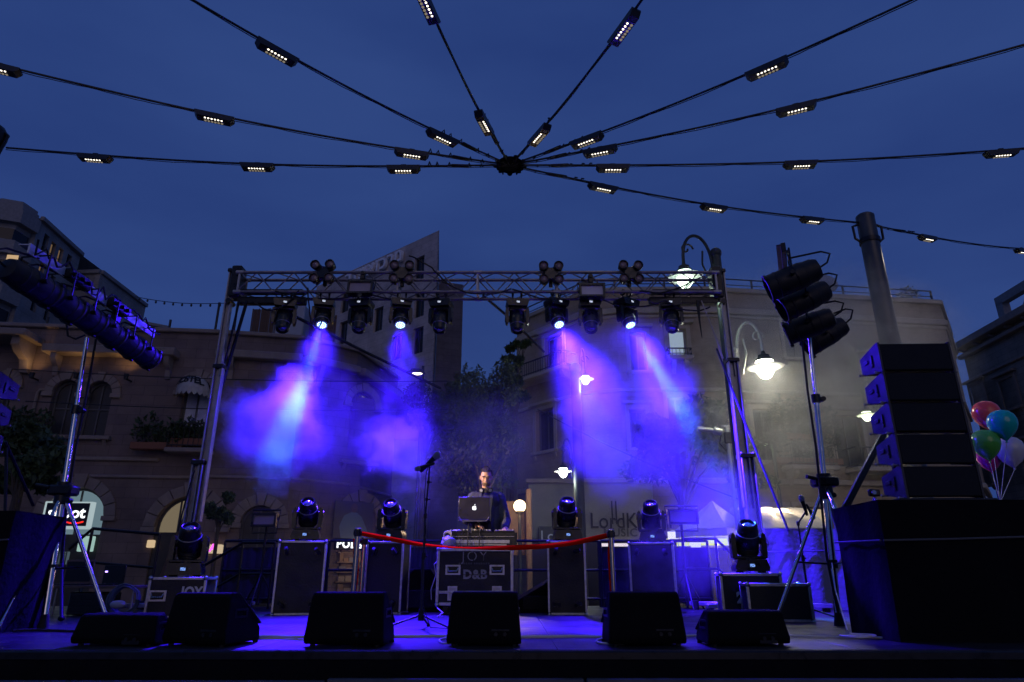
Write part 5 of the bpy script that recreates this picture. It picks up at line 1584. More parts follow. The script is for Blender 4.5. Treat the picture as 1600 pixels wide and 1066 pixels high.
for z in (hj * .53,): b.box((0, yf - .004, .12 + z), (.36, .004, .008))
b.build('stencil_bridges', LAM, jc)
# small JOY case left with its moving head
Yl = 8.3
xl0, xl1 = base_at(216, Yl), base_at(305, Yl)
hl = P(260, 903, Yl).z - DECK
lc = flight_case('squat black case lettered JOY at left under a moving head', ((xl0 + xl1) / 2, Yl + .3, DECK), R(12), (xl1 - xl0) * .92, .6, hl, handles=((-.2, hl * .55),), rim=.024)
lettering('JOY', .17, T((xl1 - xl0) * .25, -.304, hl * .62), WHITE, lc, bold=.006, depth=.002, sx=.8)
moving_head('moving head standing on the squat JOY case at left', ((xl0 + xl1) / 2 + .02, Yl + .25, DECK + hl + .012), R(14), R(36), s=1.02, group=GH)
# two low blue lit cases at right with moving head
Yc = 8.2
x0, x1 = base_at(1143, Yc), base_at(1236, Yc)
hc = P(1190, 897, Yc + .1).z - DECK
t = flight_case('blue lit low flight case at right under a moving head', ((x0 + x1) / 2 + .02, Yc + .4, DECK), R(-12), (x1 - x0) * .98, .7, hc, rim=.026)
me = text_mesh('2', .16, .002, bold=.01); me.transform(T((x1 - x0) * .1 - .2, -.354, hc * .45)); link('lettering', me, WHITE, t)
moving_head('moving head on the low blue lit case at right', (base_at(1181, Yc + .35), Yc + .35, DECK + hc + .012), R(-6), R(34), s=1.0, group=GH)
Yc2 = 7.6; x0, x1 = base_at(1184, Yc2), base_at(1280, Yc2); hc2 = P(1230, 913, Yc2 + .1).z - DECK
flight_case('lower black flight case in front of the blue lit one at right', ((x0 + x1) / 2, Yc2 + .3, DECK), R(-10), (x1 - x0) * .98, .5, hc2, rim=.024)

# ================================================================== WEDGE MONITORS
GRIL = mat('speaker_grille', (.006, .006, .006), .75, .0, bump=.5, scale=60)
def wedge(lab, x0p, x1p, Y, rz, hgt=.40, dep=.46, sc=1.0, taper=.03):
    a, c = base_at(x0p, Y), base_at(x1p, Y); w = (c - a)
    t = thing('wedge_monitor', lab, 'speaker', ((a + c) / 2, Y + dep / 2, DECK), rz, 'wedge monitors along the stage front')
    d0, d1 = -dep / 2, dep / 2
    prof = [(d0 + .02, .015), (d0, .05), (d0 + .035, hgt * .93), (d0 + .06, hgt), (d0 + .13, hgt), (d1, hgt * .30), (d1, .015)]
    b = MB(); n = len(prof)
    vs = []
    for sx in (-1, 1):
        for (y, z) in prof:
            xx = sx * (w / 2 - taper * (z / hgt) - (.0 if y < 0 else .05)); vs.append((xx, y, z))
    fs = [tuple(range(n)), tuple(range(n, 2 * n))[::-1]] + [(i, n + i, n + (i + 1) % n, (i + 1) % n) for i in range(n)]
    fs = [f[::-1] for f in fs]
    b.add(vs, fs); o_ = b.build('cabinet', PLY, t, smooth=False)
    bv = o_.modifiers.new('soft edges', 'BEVEL'); bv.width = .012; bv.segments = 2; bv.limit_method = 'ANGLE'
    # grille on the slanted side facing the players
    ang = atan2(hgt * .70, dep - .13)
    b = MB(T(0, (d0 + .13 + d1) / 2, hgt * .65) @ RX(-ang)); b.box((0, 0, .012), (w * .84, (dep - .15) * 1.15, .014), .005); b.build('grille', GRIL, t)
    for sx in (-1, 1):
        b = MB(); ring(b, rect(-.07, .07, -.03, .03), rect(-.052, .052, -.016, .016), -.006, .006)
        me = b.mesh('handle', False); me.transform(T(sx * (w / 2 - .012 - taper * .6), -.05, hgt * .6) @ RZ(R(90))); link('handle', me, BLKM, t)
    b = MB(); b.box((w * .22, d0 + .012, hgt * .22), (.13, .012, .07), .004); b.cyl((w * .22 - .03, d0 + .012, hgt * .22), (w * .22 - .03, d0 - .002, hgt * .22), .013, n=12); b.cyl((w * .22 + .03, d0 + .012, hgt * .22), (w * .22 + .03, d0 - .002, hgt * .22), .013, n=12)
    b.build('socket_plate', BLKM, t)
    for sx in (-1, 1):
        for y in (d0 + .05, d1 - .05):
            b = MB(); b.cyl((sx * w * .4, y, 0), (sx * w * .4, y, .018), .018, n=10); b.build('foot', RUB, t)
    return t
wedge('wedge monitor at left with its right cheek showing, before the squat JOY case', 252, 372, 4.95, R(-16), .345)
wedge('wedge monitor before the left stanchion', 474, 606, 4.93, R(-6), .350)
wedge('wedge monitor in front of the wide JOY case', 698, 818, 4.97, R(-3), .352)
wedge('wedge monitor below the right stanchion', 946, 1073, 4.97, R(5), .352)
wedge('low flat wedge monitor at right beside the stand foot', 1100, 1238, 4.97, R(7), .228, .36)
wedge('low flat wedge monitor at far left, mostly in the dark', 104, 246, 4.97, R(-5), .205, .36)
# ================================================================== LIGHT STANDS WITH PAR CANS
PAR = mat('par_can', (.006, .006, .006), .55, .0, var=.3, scale=15)
def par_can(lab, loc, direc, group, s=1.0, bar_up=Vector((0, 0, 1)), lit=False):
    """cylindrical can: back end at loc - direc, rim towards direc"""
    t = thing('par_can', lab, 'stage light', loc, 0, group)
    M_ = Vector(direc).to_track_quat('Z', 'Y').to_matrix().to_4x4() @ Matrix.Scale(s, 4)
    b = MB(M_); b.lathe([(.03, -.25), (.085, -.235), (.105, -.19), (.108, -.12), (.112, -.115), (.112, -.10), (.118, -.09), (.118, .12), (.124, .125), (.124, .135), (.118, .14), (.118, .20), (.128, .205), (.128, .225), (.116, .228), (.113, .20), (.111, .05)], 26); can = b.build('can', PAR, t)
    b = MB(M_); b.lathe([(.111, .05), (.07, .03), (.003, .02)], 22); b.build('reflector', mat('par_glass', (.25, .25, .28), .2, .5), can)
    for k in range(3):
        b = MB(M_); a = k * 2 * pi / 3 + .4; b.box((.128 * cos(a), .128 * sin(a), .215), (.03, .03, .035), .004); b.build('gel_clip', BLKM, can)
    b = MB(M_); b.lathe([(.12, -.04), (.122, -.03), (.12, -.02)], 24); b.build('band', BLKM, can)
    # yoke to the bar above
    z_ = .24 * s
    sd_ = Vector(direc).cross(bar_up).normalized() * .135 * s
    b = MB(); b.tube([sd_, sd_ + Vector((0, 0, z_)), -sd_ + Vector((0, 0, z_)), -sd_], .010, 5); b.build('yoke', BLKM, t)
    for k in (-1, 1):
        b = MB(); b.cyl(sd_ * k * .9, sd_ * k * 1.25, .022, n=10); b.build('tilt_knob', BLKM, t)
    b = MB(); b.tube([Vector((0, 0, z_ - .02)), Vector((0, 0, z_ + .05))], .015, 6); b.build('hook', BLKM, t)
    bk = (M_ @ Vector((0, 0, -.24)))
    up = Vector((0, 0, 1)); dd = -Vector(direc).normalized()
    b = MB(); b.tube([bk, bk + dd * .08 + up * .02, bk + dd * .12 + up * .10, bk + dd * .04 + up * .16, sd_ * .2 + up * (z_ * .9)], .010, 5); b.build('lead', RUB, t)
    return t
def tripod(lab, top, foot, Y, legs, hubz, group='tall chrome wind up light stands'):
    """chrome stand: top and foot are world points, legs world points on the deck"""
    t = thing('light_stand', lab, 'light stand', foot, 0, group)
    O = Vector(foot)
    top = Vector(top) - O; f = lambda k: top * k
    b = MB(); b.cyl(f(.0) + Vector((0, 0, .12)), f(.40), .032, n=14); b.build('lower_tube', CHROME, t)
    b = MB(); b.cyl(f(.36), f(.72), .025, n=14); b.build('middle_tube', CHROME, t)
    b = MB(); b.cyl(f(.68), f(1.0), .019, n=14); b.build('upper_tube', CHROME, t)
    for k, kk in enumerate((.40, .72)):
        b = MB(); c = f(kk); b.cyl(c - Vector((0, 0, .06)), c + Vector((0, 0, .03)), .045, n=14); b.box((c.x + .04, c.y, c.z - .02), (.09, .04, .05), .01); b.cyl(c + Vector((.07, -.03, -.02)), c + Vector((.07, .03, -.02)), .026, n=10); b.build('clamp_collar', BLKM, t)
    h = f(hubz)
    b = MB(); b.cyl(h - Vector((0, 0, .10)), h + Vector((0, 0, .10)), .07, n=12); b.box((h.x, h.y, h.z + .02), (.24, .17, .10), .02); b.cyl(h + Vector((-.10, -.08, .04)), h + Vector((-.22, -.1, .06)), .02, n=8); b.build('hub', BLKM, t)
    for l in legs:
        l = Vector(l) - O
        b = MB(); s_ = h + (l - h).normalized() * .05; s_.z = h.z - .04; b.tube([s_, l + Vector((0, 0, .03))], .019, 10); lg = b.build('leg', CHROME, t)
        b = MB(); b.ball(l + Vector((0, 0, .03)), (.035, .035, .03), 10, 6); b.build('rubber_foot', RUB, lg)
        m_ = s_.lerp(l, .55); c = f(hubz * .42)
        b = MB(); b.tube([m_, c], .010, 6); b.build('strut', BLKM, t)
    b = MB(); c = f(hubz * .42); b.cyl(c - Vector((0, 0, .04)), c + Vector((0, 0, .04)), .045, n=12); b.build('collar', BLKM, t)
    b = MB(); b.cyl((0, 0, 0), (0, 0, .13), .05, .03, 12); b.build('foot_cap', RUB, t)
    return t
# left stand
YL = 6.95
topL = P(136, 528, YL); ftL = on_deck(66, 6.6)
hub_t = .36
legsL = [on_deck(-6, 6.1), on_deck(170, 6.6), on_deck(95, 7.7)]
tripod('chrome light stand at left carrying the long row of par cans', topL, ftL, YL, legsL, .42)
# bar: at constant height, running away from the camera
zb = P(237, 522, 7.45).z
pa = P(42, 385, 5.28); pb = P(238, 524, 7.5)
zb = (pa.z + pb.z) / 2; pa.z = pb.z = zb
t = thing('par_bar', 'violet lit flat metal bar carrying par cans on the left stand', 'lighting bar', pa.lerp(pb, .5), 0, None)
d = (pb - pa); L = d.length
M_ = d.to_track_quat('Y', 'Z').to_matrix().to_4x4()
VB = mat('pale_bar', (.62, .62, .68), .5, .1, var=.2)
b = MB(M_)
b.box((.02, 0, 0), (.02, L, .10), .004); b.box((-.03, 0, .035), (.10, L, .012), .003)
b.build('bar', VB, t)
for k in (-.2, .12):
    b = MB(M_); b.box((.05, L * k, 0), (.09, .34, .11), .015); b.build('dimmer_box', BLKM, t)
    for j in range(3):
        b = MB(M_); b.cyl((.09, L * k - .1 + j * .1, .0), (.13, L * k - .1 + j * .1, .0), .022, n=10); b.build('connector', BLKM, t)
b = MB(M_); b.box((-.02, L * .17, -.12), (.07, .09, .26), .01); b.build('stand_spigot', BLKM, t)
rng = random.Random(2)
pts = [Vector((.06 + rng.uniform(-.02, .03), -L / 2 + L * i / 34, rng.uniform(-.05, .09))) for i in range(35)]
b = MB(M_); b.tube(pts, .010, 5); b.build('wiring', RUB, t)
nP = 6
wl = ['nearest to the camera', 'second from the camera', 'third along, above the stand', 'fourth along', 'fifth along, brownish sheen', 'last, at the lower right end of the row']
for k in range(nP):
    c = pa.lerp(pb, (k + .38) / nP) + Vector((.0, 0, -.27))
    dirn = Vector((.10 + .04 * rng.uniform(-1, 1), 1.0, -.10 - .08 * (k % 2) + .03 * rng.uniform(-1, 1))).normalized()
    if k >= 3: dirn = Vector((.12, 1, -.2)).normalized()
    par_can('black par can on the left stand, ' + wl[k], c, dirn, 'par cans on the left stand', 1.08)
# right stand
YR = 6.9
topR = P(1262, 500, YR); ftR = on_deck(1312, 7.0)
legsR = [on_deck(1212, 7.2), on_deck(1392, 5.6), on_deck(1345, 8.2)]
tripod('chrome light stand at right carrying the bunched par cans', topR, ftR, YR, legsR, .43)
qa = P(1224, 384, 5.9); qb = P(1296, 540, 7.9); zq = topR.z + .42
qa = PZ(1224, 386, zq); d = Vector((.42, 1, 0)).normalized(); Lb = 2.0
qb = qa + d * Lb
t = thing('par_bar', 'dark bar seen end-on above the bunched par cans on the right stand', 'lighting bar', qa.lerp(qb, .5))
M_ = d.to_track_quat('Y', 'Z').to_matrix().to_4x4()
b = MB(M_); b.box((0, 0, 0), (.045, Lb, .10), .005); b.box((-.04, 0, .03), (.05, Lb, .012), .003); b.build('bar', BLKM, t)
b = MB(M_); b.box((0, .0, -.2), (.07, .09, .4), .01); b.build('stand_spigot', BLKM, t)
cl = [(1238, 436, 6.05), (1252, 472, 6.35), (1266, 505, 6.7), (1282, 528, 7.05)]
wr = ['topmost of the bunch, biggest outline', 'second from the top of the bunch', 'third of the bunch, just above the pole', 'lowest of the bunch, behind the pole top']
for k, (px, py, Y) in enumerate(cl):
    c = P(px, py, Y)
    par_can('black par can on the right stand, ' + wr[k], c + Vector(((0, .03, -.02, .05)[k], 0, (0, .02, -.03, .02)[k])), Vector((-.93, (.36, .22, .48, .30)[k], (-.30, -.40, -.26, -.52)[k])).normalized(), 'par cans on the right stand', 1.12 - .02 * k)
# cables down both stands
px_tube('stand_cable', 'black cable hanging down along the left light stand', 'cable', [(150, 530, 6.9), (138, 600, 6.9), (118, 700, 6.85), (104, 790, 6.8), (96, 880, 6.8)], .012, RUB)
px_tube('stand_cable', 'short cable loop under the left par row', 'cable', [(104, 505, 6.6), (106, 525, 6.6), (118, 530, 6.6), (132, 524, 6.8)], .011, RUB)
px_tube('stand_cable', 'black cable hanging down along the right light stand', 'cable', [(1252, 520, 6.8), (1262, 610, 6.8), (1275, 700, 6.8), (1284, 790, 6.8), (1292, 870, 6.8), (1310, 960, 6.8)], .012, RUB)

# ================================================================== LOUDSPEAKERS
CAB = mat('cabinet_side', (.03, .03, .034), .55, var=.15, scale=12, bump=.2, bscale=80)
def array_box(lab, loc, w, h, d, rz, tilt, group, s=1):
    t = thing('line_array_speaker', lab, 'speaker', loc, rz, group, rx=tilt)
    # side outline tapers to the back; front faces -Y
    for sx in (-1, 1):
        b = MB(); M_ = T(sx * (w / 2 - .009), 0, 0) @ RZ(R(90))
        b.prism([(-d / 2, 0), (-d / 2, h), (-d / 2 + .05, h), (d / 2, h * .80), (d / 2, h * .22), (-d / 2 + .05, 0.0)], -.009, .009, M=M_)
        b.build('side_panel', CAB, t, smooth=False)
    b = MB()
    vs = []
    for x in (-w / 2 + .018, w / 2 - .018):
        vs += [(x, -d / 2 + .02, .008), (x, d / 2, h * .22), (x, d / 2, h * .80), (x, -d / 2 + .02, h - .008)]
    b.add(vs, [(0, 1, 2, 3), (7, 6, 5, 4), (0, 4, 5, 1), (1, 5, 6, 2), (2, 6, 7, 3), (3, 7, 4, 0)]); b.build('cabinet', PLY, t, smooth=False)
    b = MB(); b.box((0, -d / 2 + .008, h / 2), (w - .04, .016, h - .028), .006); g_ = b.build('grille', GRIL, t)
    for sx in (-1, 1):
        b = MB(); b.box((sx * (w / 2 + .004), -.03, h * .5), (.012, .035, h * .42), .003); b.box((sx * (w / 2 + .004), .07, h * .56), (.012, .085, .038), .012); b.build('rigging_slot', BLKM, t)
        for y, z in ((-d / 2 + .05, .005), (d / 2 - .03, h * .2)):
            b = MB(); b.cyl((sx * (w / 2 - .02), y, z), (sx * (w / 2 + .035), y, z), .008, n=8); b.ball((sx * (w / 2 + .035), y, z), .013, 8, 5); b.build('lock_pin', STEEL, t)
    return t
# right array: five boxes, curving back towards the top
Yp = 5.55
ww = P(1497, 533, Yp).x - P(1386, 533, Yp).x; dA = .35
zs = [P(1400 - 0, y, Yp).z for y in (778, 735, 688, 637, 587, 534)]
xs_ = (P(1421, 770, Yp).x + P(1535, 770, Yp).x) / 2
ord_ = ['lowest box', 'second from the bottom', 'middle box', 'second from the top', 'top box']
hh = (zs[-1] - zs[0]) / 5
y_ = Yp; z_ = zs[0]
for k in range(5):
    tl_ = [-.0, .0, .01, .02, .03][k]
    array_box('black line array box in the right stack, ' + ord_[k] + ', cheek lit blue', (xs_, y_ + dA / 2, z_), ww, hh * .985, dA, R(-2.0), -tl_ * 0, 'line array boxes at the right')
    z_ += hh
# rear rigging pole and base under the array
px_tube('rigging_pole', 'thin vertical pole behind the right line array cheeks', 'pole', [(1378, 560, 6.02), (1388, 650, 6.02), (1402, 770, 6.02)], .018, BLKM)
def covered_stack(lab, x0, x1, y0, y1, z1, side, name='covered_subwoofer', m=CLOTH, fold=.012, seed=1):
    t = thing(name, lab, 'speaker', ((x0 + x1) / 2, y0, DECK))
    rng = random.Random(seed)
    w = x1 - x0; d = y1 - y0; h = z1 - DECK
    b = MB(); nx, nz = 28, 12
    per = [(-w / 2 + w * i / nx, 0) for i in range(nx + 1)] + [(w / 2, d * i / 14) for i in range(1, 15)] + [(w / 2 - w * i / nx, d) for i in range(1, nx + 1)] + [(-w / 2, d - d * i / 14) for i in range(1, 14)]
    N_ = len(per); vs = []
    for j in range(nz + 1):
        z = h * j / nz
        for i, (x, y) in enumerate(per):
            f = fold * (1 - .5 * j / nz) * (sin(i * .9) + .6 * sin(i * .37 + j * .25)) + .012 * noise.noise(Vector((x * 2, z * 2, seed)))
            k = 1 + .015 * (1 - j / nz)
            vs.append((x * k + (f if abs(x) > w / 2 - .01 else 0), y + (f if y < .01 else 0), z))
    fs = [(j * N_ + i, j * N_ + (i + 1) % N_, (j + 1) * N_ + (i + 1) % N_, (j + 1) * N_ + i) for j in range(nz) for i in range(N_)]
    b.add(vs, fs); b.add([(-w / 2, 0, h), (w / 2, 0, h), (w / 2, d, h), (-w / 2, d, h)], [(0, 1, 2, 3)])
    b.build('cover', m, t)
    b = MB(); zz = h * .72
    b.tube([(-w / 2 * 1.02, -.02, zz - .02), (-w * .2, -.025, zz - .01), (w * .2, -.025, zz + .01), (w / 2 * 1.02, -.02, zz + .035)], .008, 6); b.tube([(-w / 2 * 1.02 - .012, 0, zz - .02), (-w / 2 * 1.02 - .012, d, zz)], .008, 6); b.build('strap', mat('grey_strap', (.09, .09, .09), .6), t)
    return t
xa = P(1372, 790, 5.3).x
covered_stack('big black covered subwoofer stack under the right line array', xa, xa + 1.75, 5.3, 6.05, P(1400, 781, 5.3).z, 1, seed=3, m=mat('heavy_black_cover', (.005, .005, .0055), .9, bump=.4, scale=2, spec=.12))
# upper slab on it (the array's plinth), the small camera and blue tarpaulin behind
b = MB(); zq = P(1400, 781, 5.3).z; xq = xs_
t = thing('array_plinth', 'flat black plinth between covered subwoofers and line array', 'plinth', (xq, Yp + .25, zq + .01))
b.box((0, 0, (zs[0] - zq) / 2 - .006), (ww + .18, dA + .2, max(.03, zs[0] - zq - .02)), .01); b.build('board', BLK, t)
q = P(1366, 772, 5.75)
t = thing('small_camera', 'small action camera on a mini tripod on the covered stack edge', 'camera', (q.x, 5.75, zq + .005))
b = MB(); b.box((0, 0, .10), (.09, .05, .06), .01); b.build('body', PLAS, t)
b = MB(); b.cyl((-.02, -.045, .10), (-.02, -.02, .10), .018, n=12); b.build('lens', LENSB, t)
b = MB()
for a in (0, 2.1, 4.2): b.tube([(0, 0, .07), (.05 * cos(a), .05 * sin(a), 0)], .006, 5)
b.build('legs', ALU, t)
covered_stack('blue lit tarpaulin covered stack between right stand and low cases', base_at(1208, 10.4), base_at(1330, 10.4) + .5, 10.35, 11.1, P(1240, 826, 10.35).z, 1, 'covered_stack', mat('blue_tarp', (.14, .14, .18), .45, bump=.5, scale=2), .02, 5)
px_tube('support_strut', 'thick black diagonal strut left of the right line array', 'strut', [(1386, 668, 7.1), (1352, 733, 7.0), (1320, 795, 6.9)], .035, BLKM)
# left PA, cut by the frame edge
xl = P(-14, 640, 6.3).x - ww / 2 - .16
z_ = P(0, 705, 6.3).z
for k, o1 in enumerate(('lower', 'middle', 'upper')):
    array_box('line array box cut by the left edge, ' + o1 + ' one', (xl + .06 + k * .015, 6.5, z_ + k * hh), ww, hh * .985, dA, R(4), 0, 'line array boxes at the left edge')
covered_stack('dark blue covered subwoofer stack at the left edge', base_at(-240, 6.0), base_at(-22, 6.0), 6.0, 6.7, P(40, 798, 6.0).z, -1, seed=9, m=CLOTH)
px_tube('rigging_pole', 'thin slanting tube behind the left edge loudspeakers', 'pole', [(8, 690, 6.9), (30, 740, 7.2), (52, 790, 7.6)], .016, BLKM)
px_tube('rigging_pole', 'thin upright tube at the left edge under the array', 'pole', [(10, 700, 6.8), (8, 800, 6.8)], .014, BLKM)

# ================================================================== DJ CONSOLE, LAPTOP
ztop = DECK + .12 + hj
con = thing('dj_console', 'black DJ controller console with silver trims standing on the JOY case', 'DJ console', (xj + .07, YJ + .38, ztop + .012))
b = MB(); wc = .92
b.prism([(-wc / 2, 0), (wc / 2, 0), (wc / 2 + .01, .20), (-wc / 2 - .01, .20)], -.24, .20); b.build('body', PLAS, con)
b = MB(); b.box((-.02, -.247, .085), (.78, .012, .045), .003); b.build('silver_strip', ALU, con)
b = MB(); b.box((-.02, -.247, .045), (.70, .012, .02), .002); b.box((0, -.245, .15), (.85, .008, .006)); b.build('silver_strip', ALUD, con)
for k, x in enumerate((-.30, 0, .30)):
    b = MB(); b.box((x, -.02, .215), (.27, .38, .028), .006); pl_ = b.build('deck_unit', BLKM, con)
    if k != 1:
        b = MB(); b.lathe([(.10, 0), (.10, .012), (.095, .016), (.02, .018)], 24, M=T(x, -.02, .229)); b.build('jog_wheel', ALUD, pl_)
    else:
        for i in range(4):
            for j in range(5):
                b = MB(); b.cyl((x - .09 + i * .06, -.14 + j * .055, .228), (x - .09 + i * .06, -.14 + j * .055, .25), .011, n=8); b.build('knob', ALUD, pl_)
    for i in range(6):
        b = MB(); b.cyl((x - .11 + i * .044, -.185, .226), (x - .11 + i * .044, -.185, .244), .009, n=8); b.build('button', ALU, pl_)
b = MB(); rng = random.Random(5)
for k in range(4):
    x = -.40 + k * .05; b.tube([(x, -.25, .13), (x + rng.uniform(-.03, .03), -.27, .08), (x + rng.uniform(-.05, .05), -.28, .02), (x + .1, -.27, .005)], .004, 5)
b.build('leads', mat('grey_lead', (.10, .10, .11), .5), con)
# laptop on its stand
ql = P(741, 812, YJ + .18); 
lt = thing('laptop', 'open silver laptop seen from behind with glowing apple emblem on lid', 'laptop', (ql.x - .0, YJ + .18, ql.z))
wl_ = (P(765, 795, YJ + .18).x - P(716, 795, YJ + .18).x); hl_ = wl_ * .70
LAP = mat('laptop_shell', (.10, .095, .12), .35, .8, var=.1)
b = MB(); b.box((0, 0, hl_ / 2), (wl_, .010, hl_), .004); b.build('lid', LAP, lt).rotation_euler = (R(9), 0, 0)
b = MB(); b.box((0, .15, -.004), (wl_, .29, .014), .004); b.build('keyboard_base', LAP, lt)
AP = emis('apple_glow', (.95, .97, 1.0), 2.6, False)
s_ = .030
def heart(sgn): pass
b = MB()
body = []
for i in range(28):
    a = 2 * pi * i / 28
    r_ = 1.0 - .12 * cos(a - pi / 2) ** 6 - .06 * abs(cos(a + pi / 2)) ** 8
    x, z = r_ * cos(a) * .92, r_ * sin(a)
    if abs(x) < .25 and z > 0: z -= .14 * (1 - abs(x) / .25)
    dx, dz = x - 1.12, z - .12
    if sqrt(dx * dx + dz * dz) < .48:
        k = .48 / max(1e-3, sqrt(dx * dx + dz * dz)); x, z = 1.12 + dx * k, .12 + dz * k
    body.append((x * s_, z * s_))
b.prism(body, -.0015, .0015, M=T(0, 0, 0)); 
b.prism([(.03 * s_, 1.10 * s_), (.10 * s_, 1.45 * s_), (.42 * s_, 1.72 * s_), (.38 * s_, 1.35 * s_)], -.0015, .0015)
q = b.build('apple_emblem', AP, lt, smooth=False); q.rotation_euler = (R(9), 0, 0); q.location = (0, -.0075 - sin(R(9)) * hl_ * .5, hl_ * .5)
b = MB(); b.box((0, -.0 + .0065, hl_ / 2), (wl_ - .02, .001, hl_ - .02)); sc_ = b.build('screen', emis('laptop_screen', (.55, .65, 1.0), 1.4), lt); sc_.rotation_euler = (R(9), 0, 0)
ls = thing('laptop_stand', 'thin metal folding laptop stand on the JOY case', 'stand', (ql.x, YJ + .22, ztop + .012))
hs_ = ql.z - ztop - .03
for x in (-.075, .075):
    b = MB(); b.tube([(x, -.12, 0), (x, -.10, hs_ * .5), (x, 0, hs_)], .007, 6); b.tube([(x, -.12, 0.007), (x, .14, .007)], .006, 6); b.build('leg', BLKM, ls)
b = MB(); b.tube([(-.16, -.03, hs_ - .0), (.16, -.03, hs_)], .007, 6); b.tube([(-.16, .24, hs_), (.16, .24, hs_)], .007, 6); b.tube([(-.16, -.03, hs_), (-.2, -.06, hs_ + .05)], .007, 6); b.tube([(.16, -.03, hs_), (.2, -.06, hs_ + .05)], .007, 6); b.tube([(-.16, -.03, hs_), (-.16, .24, hs_)], .007, 6); b.tube([(.16, -.03, hs_), (.16, .24, hs_)], .007, 6); b.build('tray_frame', ALU, ls)
# cloth bag / crumpled white cloth left of the console
q = P(702, 845, YJ + .15)
t = thing('crumpled_bag', 'crumpled pale bag and cable bundle at left end of the JOY case', 'bag', (q.x, YJ + .15, ztop + .012))
b = MB(); rng = random.Random(3); b.ball((0, 0, .07), (.10, .10, .085), 14, 10)
b.v = [v + Vector((rng.uniform(-.018, .018), rng.uniform(-.018, .018), rng.uniform(-.01, .02) if v.z > .02 else 0)) for v in b.v]
b.build('bag', mat('pale_plastic', (.45, .45, .50), .35), t)
b = MB(); b.tube([(-.02 + .05 * cos(k * .8), -.04, .15 + .05 * sin(k * .8) + .002 * k) for k in range(18)], .008, 5); b.build('cable_bundle', mat('pale_lead', (.5, .48, .45), .5), t)
b = MB(); b.tube([(-.08, -.06, .03), (-.13, -.1, .02), (-.14, -.12, -.06), (-.12, -.14, -.14), (-.17, -.15, -.2), (-.14, -.15, -.32), (-.2, -.14, -.5), (-.19, -.14, -.62)], .006, 5); b.build('hanging_lead', MATS['pale_lead'], t)
px_tube('lead_tangle', 'pale tangle of leads under left end of JOY case', 'cable', [(683, 950, 8.5), (692, 958, 8.45), (684, 964, 8.4), (694, 968, 8.4), (688, 975, 8.3)], .008, MATS['pale_lead'])

# ================================================================== THE DJ
def capsule(b, p0, p1, r0, r1, n=14):
    p0, p1 = Vector(p0), Vector(p1)
    b.cyl(p0, p1, r0, r1, n, caps=True); b.ball(p0, r0, n, 8); b.ball(p1, r1, n, 8)
def remesh_obj(b, name, m, parent, vox, smooth_it=3):
    me = b.mesh(name, True)
    ob = link(name, me, m, parent)
    md = ob.modifiers.new('fuse', 'REMESH'); md.mode = 'VOXEL'; md.voxel_size = vox; md.use_smooth_shade = True
    if smooth_it:
        sm = ob.modifiers.new('relax', 'SMOOTH'); sm.iterations = smooth_it; sm.factor = .5
    return ob
YD = 9.55
bx = P(760, 745, YD).x; hz = P(760, 747, YD).z - DECK      # centre of the face
dj = thing('person', 'man in dark open jacket over dark shirt, headphones round neck, looking down behind the laptop', 'person', (bx, YD, DECK))
sc = hz / 1.70
SKIN = mat('skin', (.50, .29, .20), .5, var=.1, scale=20, spec=.35)
def S3(x, y, z): return Vector((x, y, z)) * 1.0
def body(x, y, z): return Vector((x * sc, y * sc, z * sc))
K = sc
b = MB()
# torso, legs
capsule(b, body(0, 0, .98), body(0, .0, 1.30), .135 * K, .15 * K); capsule(b, body(-.07, 0, 1.38), body(.07, 0, 1.38), .125 * K, .125 * K)
capsule(b, body(-.15, .01, 1.44), body(.15, .01, 1.44), .065 * K, .065 * K)
for s_ in (-1, 1):
    capsule(b, body(s_ * .09, 0, .95), body(s_ * .11, -.02, .50), .088 * K, .058 * K); capsule(b, body(s_ * .11, -.02, .50), body(s_ * .12, .03, .09), .056 * K, .040 * K)
    capsule(b, body(s_ * .12, .04, .05), body(s_ * .13, -.13, .03), .04 * K, .03 * K)
capsule(b, body(0, .01, 1.46), body(0, -.03, 1.60), .062 * K, .056 * K)      # neck
# head, tilted down
HM = T(*body(0, -.05, 1.695)) @ RX(R(17)) @ Matrix.Scale(K, 4)     # nod forward
b.ball((0, .01, .025), (.078, .098, .100), 24, 16, M=HM)
b.ball((0, -.022, -.045), (.062, .072, .072), 20, 12, M=HM)
b.ball((0, -.060, -.088), (.032, .030, .026), 12, 8, M=HM)          # chin
for s_ in (-1, 1):
    b.ball((s_ * .040, -.064, -.022), (.024, .022, .022), 12, 8, M=HM)   # cheek
    b.ball((s_ * .030, -.083, .030), (.028, .014, .009), 10, 6, M=HM)    # brow
    b.ball((s_ * .080, .012, -.002), (.010, .020, .032), 10, 8, M=HM)    # ear
b.ball((0, -.094, -.012), (.013, .016, .026), 10, 8, M=HM); b.ball((0, -.102, -.026), (.015, .014, .010), 10, 6, M=HM)   # nose
b.ball((0, -.084, -.052), (.024, .012, .006), 10, 6, M=HM); b.ball((0, -.083, -.062), (.020, .012, .006), 10, 6, M=HM)   # lips
